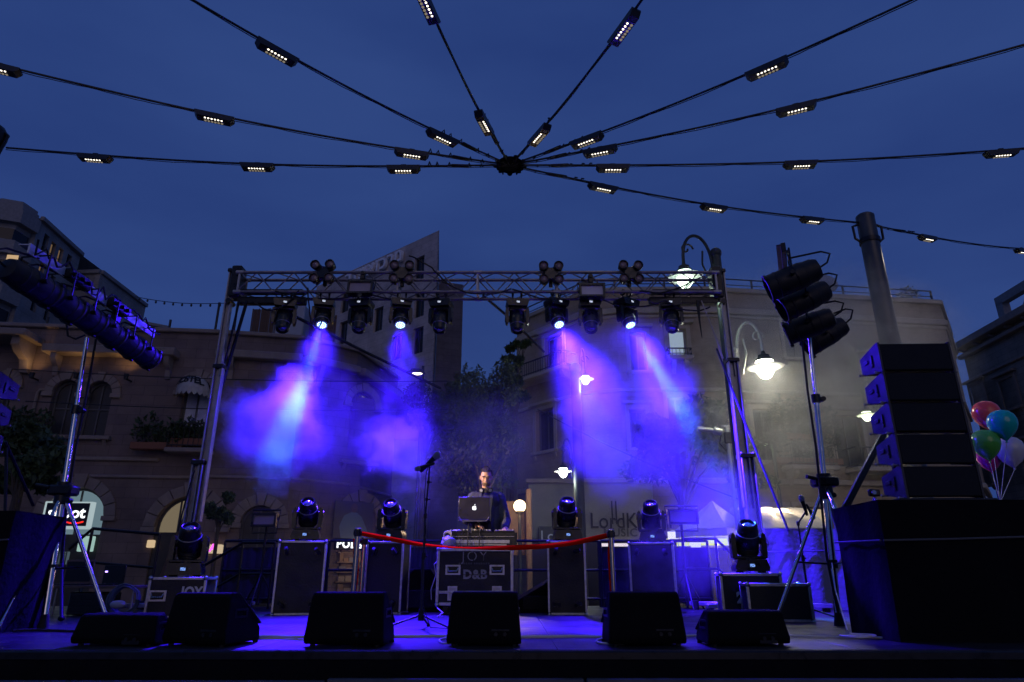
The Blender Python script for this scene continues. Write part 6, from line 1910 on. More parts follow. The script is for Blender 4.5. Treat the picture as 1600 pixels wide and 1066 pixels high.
# arms and hands: right image hand low at the console end, left hand at centre
O = Vector((bx, YD, DECK))
hR = P(790, 829, 9.18) - O; hLh = P(752, 824, 9.20) - O
def arm(b, sh, el, wr, k=1.0, r=(.055, .044, .040, .028), part='all'):
    capsule(b, sh, el, r[0] * k, r[1] * k); capsule(b, el, wr, r[2] * k, r[3] * k)
shR, shL = body(.185, .01, 1.43), body(-.185, .01, 1.43)
elR = body(.275, -.02, 1.13); elL = body(-.255, -.06, 1.14)
wrR = hR + Vector((0.0, .10, .03)); wrL = hLh + Vector((-.07, .08, .03))
arm(b, shR, elR, wrR, K); arm(b, shL, elL, wrL, K)
def hand(b, wr, tip_dir, side):
    """palm flat over the desk, five separate curled fingers"""
    f = Vector(tip_dir).normalized(); u = Vector((0, 0, 1)); s = f.cross(u).normalized() * side
    c = wr + f * .045
    for j in range(4):
        q = wr + s * (.028 - .019 * j)
        capsule(b, q + f * .012, q + f * .082 + u * .004, .0155, .0125, 8)
    Ls = (.040, .047, .043, .033)
    for j in range(4):
        q = wr + s * (.030 - .0205 * j) + f * .084
        e1 = q + f * Ls[j] * .75 + u * .006 + s * (.006 - .004 * j); e2 = e1 + f * Ls[j] * .55 - u * .016; e3 = e2 + f * Ls[j] * .25 - u * .018
        capsule(b, q, e1, .0088, .0080, 8); capsule(b, e1, e2, .0080, .0072, 8); capsule(b, e2, e3, .0072, .0062, 8)
    q = wr + s * .030 + f * .02
    e1 = q + s * .028 + f * .028 - u * .006; e2 = e1 + s * .008 + f * .030 - u * .008
    capsule(b, q, e1, .0125, .0098, 8); capsule(b, e1, e2, .0098, .0078, 8)
hand(b, wrR, (-.12, -1, -.28), -1); hand(b, wrL, (.62, -.75, -.25), 1)
bd = remesh_obj(b, 'body', SKIN, dj, .0065, 2)
# shirt and trousers
b = MB()
capsule(b, body(0, 0, .99), body(0, .0, 1.30), .147 * K, .163 * K); capsule(b, body(-.07, 0, 1.38), body(.07, 0, 1.38), .138 * K, .138 * K); capsule(b, body(0, .01, 1.44), body(0, -.012, 1.535), .078 * K, .070 * K)
capsule(b, body(-.15, .01, 1.435), body(.15, .01, 1.435), .073 * K, .073 * K)
remesh_obj(b, 'shirt', mat('dark_shirt', (.016, .016, .022), .85), dj, .010, 4)
b = MB()
for s_ in (-1, 1):
    capsule(b, body(s_ * .085, 0, .98), body(s_ * .11, -.02, .50), .103 * K, .075 * K); capsule(b, body(s_ * .11, -.02, .50), body(s_ * .12, .03, .10), .073 * K, .058 * K)
remesh_obj(b, 'trousers', mat('dark_denim', (.018, .022, .04), .85), dj, .012, 4)
for s_ in (-1, 1):
    b = MB(); b.ball(tuple(body(s_ * .125, -.05, .045)), (.055 * K, .15 * K, .045 * K), 14, 9); b.build('shoe', PLAS, dj)
# jacket, open at the front, with sleeves ending in cuffs above the hands
b = MB()
for s_ in (-1, 1):
    capsule(b, body(s_ * .075, .02, 1.00), body(s_ * .085, .02, 1.38), .125 * K, .128 * K)
    capsule(b, body(s_ * .08, .02, 1.43), body(s_ * .17, .02, 1.44), .085 * K, .082 * K)
arm(b, shR, elR, elR.lerp(wrR, .86), K, (.076, .062, .060, .046)); arm(b, shL, elL, elL.lerp(wrL, .86), K, (.076, .062, .060, .046))
JK = mat('dark_jacket', (.030, .034, .050), .8, var=.2, scale=6, bump=.5, bscale=18)
jk = remesh_obj(b, 'jacket', JK, dj, .010, 4)
b = MB()   # lapels / open edges
for s_ in (-1, 1):
    b.strip([body(s_ * .065, -.075, 1.53), body(s_ * .075, -.135, 1.42), body(s_ * .055, -.150, 1.25), body(s_ * .05, -.145, 1.0)], .035 * K, up=(1, .15 * s_, 0), t=.006)
b.build('lapel', JK, dj)
# hair, beard shade, brows, eyes
HAIR = mat('dark_hair', (.018, .012, .009), .7, bump=.6, scale=60)
b = MB()
b.ball((0, .022, .045), (.084, .098, .098), 24, 14, M=HM)
hv = [(HM.inverted() @ v) for v in b.v]
keep = [i for i, v in enumerate(hv) if not (v.y < -.035 and v.z < .078) and not (v.z < -.01)]
ks = set(keep); mp_ = {o_: i for i, o_ in enumerate(keep)}
b.f = [tuple(mp_[i] for i in f) for f in b.f if all(i in ks for i in f)]; b.v = [b.v[i] for i in keep]
rng = random.Random(8)
b.v = [v + Vector((rng.uniform(-.003, .003), rng.uniform(-.003, .003), rng.uniform(-.002, .005))) for v in b.v]
hb = MB()
for k in range(420):
    v = b.v[rng.randrange(len(b.v))]; n_ = (v - (HM @ Vector((0, 0, 0)))).normalized(); tdir = (n_ + Vector((rng.uniform(-.6, .6), -.5, .2))).normalized(); e = n_.cross(tdir).normalized() * .0022
    p = v - n_ * .003; q = v + tdir * .018
    hb.add([p - e, p + e, q], [(0, 1, 2)])
b.add(hb.v, hb.f)
b.build('hair', HAIR, dj)
for s_ in (-1, 1):
    b = MB(); b.tube([HM @ Vector((s_ * .014, -.098, .032)), HM @ Vector((s_ * .032, -.098, .038)), HM @ Vector((s_ * .050, -.084, .031))], .0042, 6)
    b.build('eyebrow', HAIR, dj)
    b = MB(); b.ball((s_ * .031, -.086, .010), (.0125, .008, .0045), 10, 6, M=HM)
    b.build('eyelid', mat('eyelid', (.20, .11, .08), .5), dj)
b = MB(); b.ball((0, -.030, -.066), (.0635, .0665, .050), 22, 12, M=HM)
hv = [(HM.inverted() @ v) for v in b.v]; keep = [i for i, v in enumerate(hv) if v.y < -.01 and v.z < -.04]; ks = set(keep); mp_ = {o_: i for i, o_ in enumerate(keep)}
b.f = [tuple(mp_[i] for i in f) for f in b.f if all(i in ks for i in f)]; b.v = [b.v[i] for i in keep]
b.build('beard', mat('stubble', (.13, .075, .05), .8, var=.4, scale=80), dj)
hp = thing('headphones', 'black headphones hanging round the neck of the man', 'headphones', O + body(0, -.055, 1.535))
b = MB(); b.tube([(.085 * cos(a) * K, .085 * sin(a) * K, .01) for a in [pi * (-.15) + pi * 1.3 * i / 16 for i in range(17)]], .009, 8); b.build('headband', PLAS, hp)
for s_ in (-1, 1):
    b = MB(); b.cyl((s_ * .05, -.075, -.015), (s_ * .062, -.115, -.02), .036, .032, 16); b.build('ear_cup', PLAS, hp)
    b = MB(); b.cyl((s_ * .062, -.115, -.02), (s_ * .064, -.122, -.021), .022, n=14); b.build('cup_ring', ALU, hp)

# ================================================================== MIC STANDS, STANCHIONS
def mic(t, p, d, s=1.0, lab=None):
    Mx = frame_to(p, Vector(p) + Vector(d)) @ Matrix.Scale(s, 4)
    b = MB(Mx); b.lathe([(.012, -.10), (.014, -.09), (.019, .03), (.021, .045)], 14); h = b.build('mic_handle', BLKM, t)
    b = MB(Mx); b.lathe([(.021, .045), (.026, .055), (.027, .07), (.024, .09), (.012, .102), (.002, .104)], 16); b.build('mic_grille', mat('mic_mesh', (.30, .30, .32), .4, .7, bump=.6, scale=200), h)
def mic_stand(lab, px, Y, topy, mics, boomtop=None, legs_r=.30, knob=True, x_top=None):
    f = on_deck(px, Y); t = thing('mic_stand', lab, 'microphone stand', f, 0, 'microphone stands on the deck')
    zt = P(px, topy, Y).z - DECK
    b = MB(); b.cyl((0, 0, .10), (0, 0, zt * .62), .013, n=12); b.build('lower_tube', BLK, t)
    b = MB(); b.cyl((0, 0, zt * .6), (0, 0, zt), .009, n=10); b.build('upper_tube', BLK, t)
    b = MB(); b.cyl((0, 0, zt * .60), (0, 0, zt * .66), .020, n=12); b.cyl((0, 0, zt * .63), (.035, 0, zt * .63), .008, n=8); b.build('clutch', RUB, t)
    b = MB(); b.cyl((0, 0, .07), (0, 0, .17), .030, .022, 12); b.build('leg_hub', RUB, t)
    for a in (200, 330, 85):
        b = MB(); a = R(a); b.tube([(0, 0, .12), (legs_r * cos(a), legs_r * sin(a), .015)], .009, 8); lg = b.build('leg', BLK, t); b = MB(); b.ball((legs_r * cos(a), legs_r * sin(a), .014), .016, 8, 6); b.build('rubber_foot', RUB, lg)
    b = MB(); b.box((0, 0, zt), (.03, .03, .05), .006); b.build('swivel', BLK, t)
    return t, zt, f
t, zt, f = mic_stand('straight black microphone stand left of the DJ with two microphones', 657, 6.6, 806, None, legs_r=.34)
pt = P(672, 722, 6.55) - f
b = MB(); b.tube([(0, 0, zt - .02), pt], .008, 8); b.build('boom', BLK, t)
for k in (.3, .62):
    c = Vector((0, 0, zt)).lerp(pt, k); b = MB(); b.box(c, (.028, .02, .03), .005); b.cyl(c, c + Vector((.035, 0, .0)), .006, n=6); b.build('boom_clutch', RUB, t)
mic(t, pt + Vector((.0, 0, 0)), Vector((.55, -.25, .5)), 1.35); mic(t, pt + Vector((-.05, -.02, -.045)), Vector((-.8, -.2, -.3)), 1.0)
b = MB(); b.tube([pt, pt + Vector((-.03, -.02, -.1)), pt.lerp(Vector((0, 0, zt)), .7) + Vector((-.02, -.02, 0)), (.018, -.018, zt * .8), (-.016, -.018, zt * .5), (.016, -.018, zt * .2), (.1, -.1, .02), (.3, -.15, .012)], .0045, 5); b.build('cable', RUB, t)
t, zt, f = mic_stand('black microphone stand left of the right light stand', 1268, 7.9, 818, None, legs_r=.32)
pt = P(1256, 790, 7.8) - f
b = MB(); b.tube([(0, 0, zt - .03), (0, 0, zt), pt + Vector((.02, 0, -.06))], .010, 8); b.build('neck', BLK, t)
mic(t, pt, Vector((-.25, -.15, .9)), 1.15)
mic(t, pt + Vector((.05, -.03, -.07)), Vector((.3, -.1, -.9)), .9)
# stanchions
BRASS = mat('polished_post', (.62, .50, .38), .16, 1.0, var=.15, scale=10)
def stanchion(lab, px, Y, topy, face=1):
    f = on_deck(px, Y); h = P(px, topy, Y).z - DECK
    t = thing('stanchion', lab, 'stanchion', f, 0, 'polished barrier posts with red tape')
    b = MB(); b.cyl((0, 0, .03), (0, 0, h - .06), .030, n=20); b.build('tube', BRASS, t)
    b = MB(); b.lathe([(.17, 0), (.17, .012), (.15, .022), (.05, .035), (.035, .05)], 26); b.build('base', BRASS, t)
    b = MB(); b.cyl((0, 0, h - .09), (0, 0, h), .040, n=20); b.build('head', PLAS, t)
    b = MB(); b.lathe([(.042, h - .012), (.042, h), (.02, h + .008), (.002, h + .01)], 20); b.build('cap', BRASS, t)
    for a in (0, 90, 180, 270):
        b = MB(); b.box((.040 * cos(R(a)), .040 * sin(R(a)), h - .05), (.014 if a % 180 == 0 else .04, .014 if a % 180 else .04, .055), .003); b.build('tape_slot', BLKM, t)
    return f, h
YS = 8.1
fL, hS = stanchion('polished barrier post with red tape left of the JOY case', 549, YS, 826)
fR, hS2 = stanchion('polished barrier post with red tape right of the DJ', 961, YS, 828)
fB, hB = stanchion('barrier post half hidden behind the left one, tape hanging down', 561, 8.9, 840)
RED = mat('red_tape', (.70, .014, .001), 1.0, var=.1, spec=.0)
def tape(lab, pts, w, twist=None):
    ps = [Vector(p) for p in pts]; o_ = ps[0].copy()
    n = 40; out = []
    for i in range(n + 1):
        u = i / n * (len(ps) - 1); k = min(int(u), len(ps) - 2); out.append(ps[k].lerp(ps[k + 1], u - k) - o_)
    # smooth
    for _ in range(12): out = [out[0]] + [(out[i - 1] + out[i] * 2 + out[i + 1]) / 4 for i in range(1, n)] + [out[-1]]
    b = MB(); vs = []
    for i, p in enumerate(out):
        a = (twist(i / n) if twist else 0); up = Vector((0, sin(a), cos(a))) * w / 2
        vs += [p - up, p + up]
    b.add(vs, [(2 * i, 2 * i + 2, 2 * i + 3, 2 * i + 1) for i in range(n)])
    q = b.build('barrier_tape', RED); q.location = o_
    sd_ = q.modifiers.new('thickness', 'SOLIDIFY'); sd_.thickness = .0025
    return tag(q, lab, 'barrier tape', 'red barrier tapes')
a = P(555, 832, YS); c = P(700, 855, 8.5); e = P(800, 859, 8.5); g_ = P(957, 835, YS)
tape('red tape from left stanchion to the JOY case', [a, P(600, 840, 8.2), P(650, 850, 8.4), c], .055, lambda u: .9 * u + .25 * sin(u * 9))
tape('red tape passing in front of the JOY case edge and up to right stanchion', [c, P(745, 857, 8.5), P(800, 856, 8.5), P(850, 854, 8.4), P(900, 848, 8.3), g_], .060, lambda u: 1.15 * (1 - u) ** 1.5 + .25 * sin(u * 11))
ft_ = on_deck(557, 8.7)
a = P(556, 842, 8.75)
tape('red tape hanging straight down behind the left stanchion', [a, P(556, 870, 8.75), P(556, 900, 8.75), Vector((a.x, 8.75, DECK + .03))], .06)
bpy.context.object if False else None
q = COL.objects[-1]
# hanging tape must lie across: rebuild with sideways width
me = q.data; vs_ = []
for i in range(0, len(me.vertices), 2):
    p = (me.vertices[i].co + me.vertices[i + 1].co) / 2
    me.vertices[i].co = p + Vector((-.035, 0, 0)); me.vertices[i + 1].co = p + Vector((.035, .01 * sin(i), 0))
a = P(952, 845, YS)
tape('short end of red tape hanging beside the right stanchion', [a, P(951, 870, YS), P(955, 930, YS)], .05)
q = COL.objects[-1]; me = q.data
for i in range(0, len(me.vertices), 2):
    p = (me.vertices[i].co + me.vertices[i + 1].co) / 2
    me.vertices[i].co = p + Vector((-.012, 0, 0)); me.vertices[i + 1].co = p + Vector((.012, .01 * sin(i), 0))

# ================================================================== MONITOR SCREENS ON STANDS BEHIND (flood panels)
for k, (x0, x1, y0, y1, Y, lab) in enumerate(((393, 434, 802, 823, 10.4, 'rectangular flood panel on a stand behind the leftmost tall case'), (1044, 1089, 796, 819, 10.4, 'rectangular flood panel on a stand right of the fourth moving head'))):
    a, c = P(x0, y1, Y), P(x1, y0, Y)
    t = thing('floor_flood_panel', lab, 'stage light', ((a.x + c.x) / 2, Y, DECK), 0, 'rectangular flood panels')
    zc = (a.z + c.z) / 2 - DECK
    flood(t, c.x - a.x, c.z - a.z, FLD, T(0, 0, zc))
    b = MB(); b.cyl((0, .12, .05), (0, .12, zc), .02, n=10); b.build('stand_tube', BLKM, t)
    for a_ in (30, 150, 270):
        b = MB(); b.tube([(0, .12, .5), (.32 * cos(R(a_)), .12 + .32 * sin(R(a_)), .0)], .013, 8); b.build('leg', BLKM, t)
    b = MB(); b.tube([(-(c.x - a.x) / 2, .05, zc), (-(c.x - a.x) / 2, .05, zc - (c.z - a.z) * .95), ((c.x - a.x) / 2, .05, zc - (c.z - a.z) * .95), ((c.x - a.x) / 2, .05, zc)], .010, 6); b.build('lower_bracket', BLKM, t)
# amp wedges at the back (half round floor speakers behind)
for k, (px, Y, w, h, lab) in enumerate(((655, 9.9, .9, .55, 'dark hulking side fill speaker behind the mic stand'), (835, 9.7, .8, .42, 'dark wedge speaker lying right of the JOY case'))):
    x = base_at(px, Y)
    t = thing('side_fill_speaker', lab, 'speaker', (x, Y, DECK), R(8 if k else -5))
    b = MB(); b.prism([(-w / 2, .01), (w / 2, .01), (w / 2, h * .35), (w * .2, h), (-w * .05, h), (-w * .5, h * .5)] if k == 0 else [(-w / 2, .01), (w / 2, .01), (w / 2, h), (w * .28, h), (-w * .5, h * .2)], -.22, .22); o_ = b.build('cabinet', PLY, t, smooth=False)
    bv = o_.modifiers.new('soft edges', 'BEVEL'); bv.width = .012; bv.segments = 2
    b = MB(); b.box((0.05, -.225, h * .3), (w * .6, .012, h * .4), .005); b.build('grille', GRIL, t)
    b = MB(); b.box((w * .3, -.228, h * .5), (.12, .02, .04), .006); b.build('handle', BLKM, t)

# ================================================================== TECH DESK AT THE LEFT
Yt = 8.7
x0, x1 = base_at(70, Yt), base_at(205, Yt)
zt = P(140, 917, Yt).z - DECK
t = thing('folding_table', 'worn wooden folding table with monitoring gear at the left behind stand legs', 'table', ((x0 + x1) / 2, Yt + .3, DECK))
w = x1 - x0
b = MB(); b.box((0, 0, zt), (w, .6, .03), .004); b.build('tabletop', mat('worn_board', (.16, .11, .08), .6, var=.3), t)
for sx in (-1, 1):
    for sy in (-1, 1):
        b = MB(); b.cyl((sx * (w / 2 - .05), sy * .25, 0), (sx * (w / 2 - .05), sy * .25, zt - .015), .014, n=8); b.build('leg', STEEL, t)
tt = DECK + zt + .017
xm = (x0 + x1) / 2
def screen(lab, px, py0, py1, wpx, m, Y=Yt + .3):
    c = P(px, py1, Y); a = P(px - wpx / 2, py0, Y); e = P(px + wpx / 2, py0, Y); w = e.x - a.x; h = a.z - c.z
    t = thing('laptop', lab, 'laptop', (c.x, Y, tt))
    b = MB(); b.box((0, 0, h / 2 + .01), (w, .014, h), .004); b.build('lid', m, t)
    b = MB(); b.box((0, -.12, .008), (w, .22, .016), .004); b.build('base', PLAS, t)
    b = MB(); b.box((0, -.0085, h / 2 + .015), (w * .9, .003, h * .82)); b.build('screen', GLASS, t)
    return t
screen('brown backed laptop on the left tech table', 120, 874, 912, 44, mat('brown_shell', (.14, .09, .08), .5))
t = screen('black gear screen with tiny violet light on the left tech table', 176, 882, 912, 34, PLAS)
b = MB(); b.box((-.1, -.012, .16), (.03, .006, .02)); b.build('status_light', emis('violet_led', (.4, .25, 1.0), 4, False), t)
t = thing('amp_rack', 'dark equipment rack with tiny red lights under the left tech table', 'rack', (base_at(125, Yt), Yt + .25, DECK))
b = MB(); b.box((0, 0, .14), (.42, .4, .26), .01); b.build('case', PLAS, t)
b = MB()
for i in range(4): b.box((-.09 + i * .035 + (.06 if i == 3 else 0), -.203, .15), (.010, .006, .008))
b.build('status_lights', emis('red_leds', (1.0, .08, .03), 3, False), t)
for z in (.07, .14, .21):
    b = MB(); b.box((0, -.204, z), (.38, .006, .055), .002); b.build('rack_unit', BLKM, t)
t = thing('cable_coil', 'big coil of striped cable standing beside the rack at left', 'cable', (base_at(190, 8.5), 8.5, DECK))
b = MB(); rng = random.Random(6)
for k in range(9):
    r_ = .17 + rng.uniform(-.02, .02); yy = -.05 + k * .012
    b.tube([(r_ * cos(2 * pi * i / 22) + rng.uniform(-.004, .004), yy + .02 * sin(i), .19 + r_ * sin(2 * pi * i / 22)) for i in range(23)], .008, 5)
b.build('loops', mat('grey_blue_cable', (.12, .15, .20), .5), t)
b = MB(); b.ball((-.03, -.07, .14), (.10, .05, .05), 12, 8); b.build('tie_cloth', MATS['pale_plastic'], t)

# small table gear: microphones bits near the left stand foot
# ================================================================== CABLES ON THE DECK
WCAB = mat('white_cable', (.80, .76, .72), .5)
def deck_cable(lab, pts, r=.012, m=WCAB, wob=.02, seed=1):
    """pts: (pixel x, distance Y)"""
    rng = random.Random(seed)
    ps = [on_deck(px, Y) + Vector((0, 0, r + .002)) for px, Y in pts]; o_ = ps[0].copy(); out = []
    for i in range(len(ps) - 1):
        for k in range(5):
            p = ps[i].lerp(ps[i + 1], k / 5) - o_; out.append(p + Vector((0, rng.uniform(-wob, wob), 0)))
    out.append(ps[-1] - o_)
    for _ in range(2): out = [out[0]] + [(out[i - 1] + out[i] * 2 + out[i + 1]) / 4 for i in range(1, len(out) - 1)] + [out[-1]]
    b = MB(); b.tube(out, r, 6); q = b.build('deck_cable', m); q.location = o_
    return tag(q, lab, 'cable', 'pale cables lying on the deck')
deck_cable('pale cable on deck between the first and second wedge monitors', [(380, 5.6), (430, 5.62), (470, 5.55), (520, 5.7)], seed=1)
deck_cable('pale cable curving behind the second wedge monitor', [(385, 5.45), (440, 5.5), (476, 5.35), (500, 5.7)], .007, seed=2)
deck_cable('pale cable running past the mic stand foot', [(600, 5.6), (640, 5.62), (700, 5.65), (760, 5.6)], seed=3)
deck_cable('pale cable looping at the left foot of JOY side wedge monitor', [(700, 5.6), (685, 5.4), (690, 5.12), (715, 5.1)], .007, seed=4, wob=.005)
deck_cable('long pale cable across the deck front between the third and fourth wedge', [(800, 5.55), (850, 5.58), (900, 5.62), (950, 5.55)], seed=5)
deck_cable('second pale cable beside the long one on the deck front', [(800, 5.7), (860, 5.66), (915, 5.72), (960, 5.6)], .007, seed=6)
deck_cable('pale cable looping in front of the fourth wedge monitor', [(945, 5.55), (930, 5.3), (940, 5.1), (975, 5.09)], .008, seed=7, wob=.004)
deck_cable('pale cable between the fourth wedge and low right wedge', [(1060, 5.7), (1085, 5.75), (1110, 5.7)], .009, seed=8)
deck_cable('pale cable crossing the deck below the right light stand', [(1235, 5.75), (1280, 5.65), (1330, 5.6), (1385, 5.55)], .008, seed=9)
t = thing('cable_coil', 'loose coil of pale cable at the foot of the right light stand', 'cable', on_deck(1340, 5.55) + Vector((0, 0, .01)))
b = MB()
b.tube([((.11 + .012 * i / 20) * cos(2 * pi * i / 20), (.10 + .02 * sin(i)) * sin(2 * pi * i / 20), .004 + .0004 * i) for i in range(46)], .005, 5)
b.build('loops', WCAB, t)
px_tube('hanging_lead', 'thin pale lead dangling from right light stand to the coil', 'cable', [(1300, 880, 6.9), (1305, 920, 6.5), (1318, 965, 6.0), (1324, 985, 5.75)], .006, WCAB)
deck_cable('black cable heap at the foot of the left light stand', [(20, 6.2), (60, 6.3), (110, 6.15), (160, 6.3), (230, 6.1)], .012, RUB, .06, 11)

# ================================================================== BALLOONS
BM = {}
def balloon(lab, px, py, rpx, Y, col, rough=.18, trans=0.0):
    c = P(px, py, Y); r = P(px + rpx, py, Y).x - c.x
    m = mat('balloon_%d' % (px), col, rough, spec=.6, coat=.1, trans=trans)
    t = thing('balloon', lab, 'balloon', c, R(random.uniform(0, 90)), 'bunch of balloons at the right')
    b = MB(); b.lathe([(.04 * r, -1.30 * r), (.25 * r, -1.13 * r), (.55 * r, -.88 * r), (.82 * r, -.52 * r), (.97 * r, -.1 * r), (.97 * r, .25 * r), (.85 * r, .6 * r), (.6 * r, .86 * r), (.3 * r, .98 * r), (.01 * r, 1.02 * r)], 28); b.build('envelope', m, t)
    b = MB(); b.cyl((0, 0, -1.42 * r), (0, 0, -1.29 * r), .10 * r, .04 * r, 12); b.build('knot', m, t)
    return c, r
bl_ = [balloon('red balloon, highest of the bunch', 1541, 647, 20, 8.6, (.95, .09, .06)), balloon('teal balloon, front right of the bunch', 1566, 662, 21, 8.2, (.0, .48, .38)), balloon('green balloon, front left behind the loudspeaker edge', 1540, 693, 21, 8.3, (.09, .45, .05)), balloon('white translucent balloon, lowest right of the bunch', 1578, 704, 21, 8.7, (.75, .72, .78), .2, .25), balloon('magenta balloon, peeping out at the bottom of bunch', 1545, 716, 17, 8.9, (.70, .02, .22))]
tie = P(1563, 785, 8.5)
t = thing('balloon_strings', 'white ribbon strings gathered under the balloons', 'string', tie)
for c, r in bl_:
    b = MB(); p = c + Vector((0, 0, -1.4 * r)) - tie; b.tube([p, p * .5 + Vector((0.0, 0, -.0)), Vector((0, 0, .0))], .004, 4); b.build('string', WHITE, t)
b = MB(); b.tube([(0, 0, .12), (.01, 0, -.2), (0, 0, -.5), (.02, 0, DECK - tie.z - 1.1)], .008, 5); b.build('gathered_ribbon', WHITE, t)
# ================================================================== STAGE LIGHT
VIOLET = (.038, .0075, 1.0)
CYAN = (.02, .42, 1.0)
PW = [9500, 9500, 10500, 14000]
for k, (lp, ld, tg) in enumerate(washes):
    lamp('SPOT', 'wash_light_beam', lp, PW[k], VIOLET, tg, [66, 50, 50, 58][k], .75, .07)
lp, ld, tg = washes[3]
lamp('SPOT', 'wash_light_core', lp, 5000, CYAN, P(1058, 625, 9.3), 12, 1, .05)
lp, ld, tg = washes[0]
lamp('SPOT', 'wash_light_core', lp, 3600, CYAN, P(446, 672, 9.4), 17, 1, .05)
lp, ld, tg = washes[2]
lamp('SPOT', 'wash_light_core', lp, 700, CYAN, P(918, 620, 9.3), 15, 1, .05)
for k, (lp, ld, tg) in enumerate(washes):
    lamp('SPOT', 'wash_light_spill', lp + Vector((0, 0, -.02)), 330, VIOLET, lp + Vector((0, -.35, -1)), 165, .5, .10)
# par can on the left stand that catches the DJ, case and console in warm white
src = pa.lerp(pb, 5.4 / 6) + Vector((.03, .3, -.3))
lamp('SPOT', 'par_can_beam', src, 2100, (1.0, .72, .48), (xj + .5, YJ + .5, DECK + 1.3), 20, .7, .10)

# ================================================================== SMOKE
def smoke(name, lab, blobs, dens, col=(.93, .93, .96), aniso=.15, nscale=1.3, wisp=.45, seed=0, step=1.0, thr=.42, erode=0.0):
    """one closed box of drifting fog; density = soft ellipsoids broken up by noise. blobs: (centre, radii, weight)"""
    lo = Vector((1e9,) * 3); hi = -lo
    for c, r, w in blobs:
        for i in range(3): lo[i] = min(lo[i], c[i] - r[i] - .42); hi[i] = max(hi[i], c[i] + r[i] + .42)
    lo.z = max(lo.z, DECK + .01)
    cen = (lo + hi) / 2; b = MB(); b.box((0, 0, 0), hi - lo)
    m = bpy.data.materials.new(name); m.use_nodes = True; n = m.node_tree; n.nodes.clear()
    out = n.nodes.new('ShaderNodeOutputMaterial'); pv = n.nodes.new('ShaderNodeVolumePrincipled')
    pv.inputs['Color'].default_value = (*col, 1); pv.inputs['Anisotropy'].default_value = aniso
    n.links.new(pv.outputs[0], out.inputs['Volume'])
    tc_ = n.nodes.new('ShaderNodeTexCoord')
    def vm(op, a, b_=None):
        v = n.nodes.new('ShaderNodeVectorMath'); v.operation = op
        for i, x in enumerate((a, b_)):
            if x is None: continue
            if isinstance(x, (tuple, Vector)): v.inputs[i].default_value = tuple(x)
            else: n.links.new(x, v.inputs[i])
        return v
    def ma(op, a, b_=None, c_=None, clamp=False):
        v = n.nodes.new('ShaderNodeMath'); v.operation = op; v.use_clamp = clamp
        for i, x in enumerate((a, b_, c_)):
            if x is None: continue
            if isinstance(x, (int, float)): v.inputs[i].default_value = x
            else: n.links.new(x, v.inputs[i])
        return v.outputs[0]
    P0 = tc_.outputs['Object']
    sh = vm('ADD', P0, (seed * 7.3, seed * 3.1, seed * 5.7)).outputs[0]
    nz1 = n.nodes.new('ShaderNodeTexNoise'); nz1.inputs['Scale'].default_value = nscale; nz1.inputs['Detail'].default_value = 4; nz1.inputs['Roughness'].default_value = .64; nz1.inputs['Distortion'].default_value = .3
    n.links.new(sh, nz1.inputs['Vector'])
    off = vm('SUBTRACT', nz1.outputs['Color'], (.5, .5, .5)).outputs[0]
    sc1 = n.nodes.new('ShaderNodeVectorMath'); sc1.operation = 'SCALE'; n.links.new(off, sc1.inputs[0]); sc1.inputs['Scale'].default_value = 1.35 * wisp / .45
    PD = vm('ADD', P0, sc1.outputs[0]).outputs[0]
    tot = None
    for c, r, w in blobs:
        q = vm('SUBTRACT', PD, Vector(c) - cen).outputs[0]
        q = vm('DIVIDE', q, Vector(r)).outputs[0]
        l = vm('LENGTH', q).outputs['Value']
        mr = n.nodes.new('ShaderNodeMapRange'); mr.interpolation_type = 'SMOOTHSTEP'
        mr.inputs[1].default_value = 1.0; mr.inputs[2].default_value = .25; mr.inputs[3].default_value = 0; mr.inputs[4].default_value = w
        n.links.new(l, mr.inputs[0]); tot = mr.outputs[0] if tot is None else ma('ADD', tot, mr.outputs[0])
    mr = n.nodes.new('ShaderNodeMapRange'); mr.interpolation_type = 'SMOOTHSTEP'
    mr.inputs[1].default_value = thr - .14; mr.inputs[2].default_value = thr + .22; mr.inputs[3].default_value = .03; mr.inputs[4].default_value = 1.15
    n.links.new(nz1.outputs['Fac'], mr.inputs[0])
    if erode:
        nz2 = n.nodes.new('ShaderNodeTexNoise'); nz2.inputs['Scale'].default_value = nscale * 2.6; nz2.inputs['Detail'].default_value = 3; nz2.inputs['Roughness'].default_value = .6
        n.links.new(PD, nz2.inputs['Vector'])
        mask = ma('MULTIPLY', tot, 14.0, clamp=True)
        er = ma('MULTIPLY', ma('SUBTRACT', .60, nz2.outputs['Fac']), erode)
        tot = ma('MULTIPLY', ma('MAXIMUM', ma('SUBTRACT', tot, er), 0.0), mask)
    d_ = ma('MULTIPLY', tot, mr.outputs[0]); d_ = ma('MULTIPLY', d_, dens)
    # nothing at the faces of the box: fade by the box coordinate
    n.links.new(d_, pv.inputs['Density'])
    m.cycles.volume_sampling = 'MULTIPLE_IMPORTANCE'
    m.cycles.volume_step_rate = step
    q = b.build(name, m, None, smooth=False); q.location = cen
    return tag(q, lab, 'smoke', kind='stuff')
def pb_(px, py, Y, rx, ry, rd, w):
    c = P(px, py, Y); a = P(px + rx, py, Y).x - c.x; e = P(px, py - ry, Y).z - c.z
    return (tuple(c), (a, rd, e), w)
smoke('smoke_cloud', 'dense blue smoke cloud hanging under the left wash light', [pb_(428, 672, 9.5, 104, 100, 1.0, 1.0), pb_(474, 632, 9.6, 40, 66, .7, .5), pb_(390, 650, 9.5, 50, 60, .7, .35), pb_(445, 650, 9.5, 140, 140, 1.0, .05), pb_(497, 550, 9.6, 26, 60, .4, .04)], 1.45, seed=1, nscale=2.0, erode=1.5)
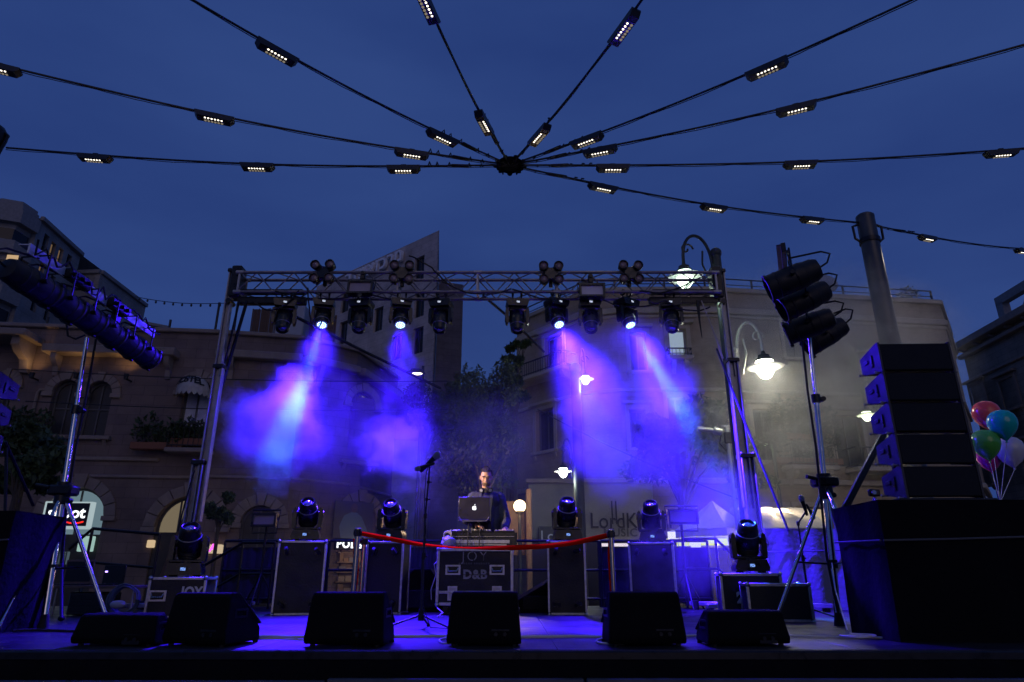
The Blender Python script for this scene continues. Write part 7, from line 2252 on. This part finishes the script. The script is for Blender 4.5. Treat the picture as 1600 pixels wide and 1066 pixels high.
smoke('smoke_cloud', 'violet smoke cloud left of the DJ, behind the mic stand', [pb_(626, 698, 9.7, 76, 70, .9, 1.0), pb_(665, 770, 9.8, 66, 90, .8, .35), pb_(640, 660, 9.7, 120, 130, .9, .07)], .85, seed=2, nscale=2.0, erode=1.5)
smoke('smoke_cloud', 'wide violet smoke under the two right wash lights', [pb_(928, 640, 9.2, 72, 130, .9, .7), pb_(1040, 625, 9.2, 66, 80, .8, .8), pb_(965, 560, 9.5, 130, 100, .6, .10), pb_(1000, 720, 9.2, 150, 80, .8, .5), pb_(885, 540, 9.6, 40, 60, .5, .05)], .70, seed=3, nscale=1.8, erode=1.0)
smoke('smoke_haze', 'faint violet haze in the beams just under the wash lights', [pb_(497, 550, 9.6, 34, 75, .5, .25), pb_(632, 560, 9.6, 30, 80, .5, .14), pb_(890, 560, 9.5, 60, 90, .6, .55), pb_(1015, 565, 9.5, 62, 90, .6, .75), pb_(950, 590, 9.5, 120, 110, .8, .40), pb_(560, 680, 9.6, 210, 120, 1.0, .22)], .17, seed=9, nscale=1.4, thr=.38)
smoke('smoke_cloud', 'low blue smoke around the fourth tall case and right tower foot', [pb_(1120, 800, 9.5, 95, 100, .9, .7), pb_(1060, 880, 9.4, 110, 80, .8, .6), pb_(1190, 880, 9.3, 90, 80, .7, .5)], .40, seed=4, nscale=1.4)
smoke('smoke_cloud', 'thin dark smoke drifting behind the DJ', [pb_(770, 690, 10.8, 110, 100, 1.2, .8), pb_(700, 820, 10.6, 90, 50, .8, .3)], .20, seed=5, nscale=1.2)
smoke('smoke_cloud', 'pale greenish smoke round the bright street lamp at right', [pb_(1270, 575, 12.9, 220, 190, 1.7, .8), pb_(1370, 560, 13.4, 170, 150, 1.6, .6), pb_(1190, 700, 12.6, 150, 150, 1.2, .6)], .6, seed=6, nscale=1.2, step=1.5)
smoke('smoke_haze', 'faint smoke haze over the whole rear of the stage', [pb_(760, 760, 11.6, 520, 240, 2.6, 1.0)], .028, seed=7, nscale=.7, step=4)
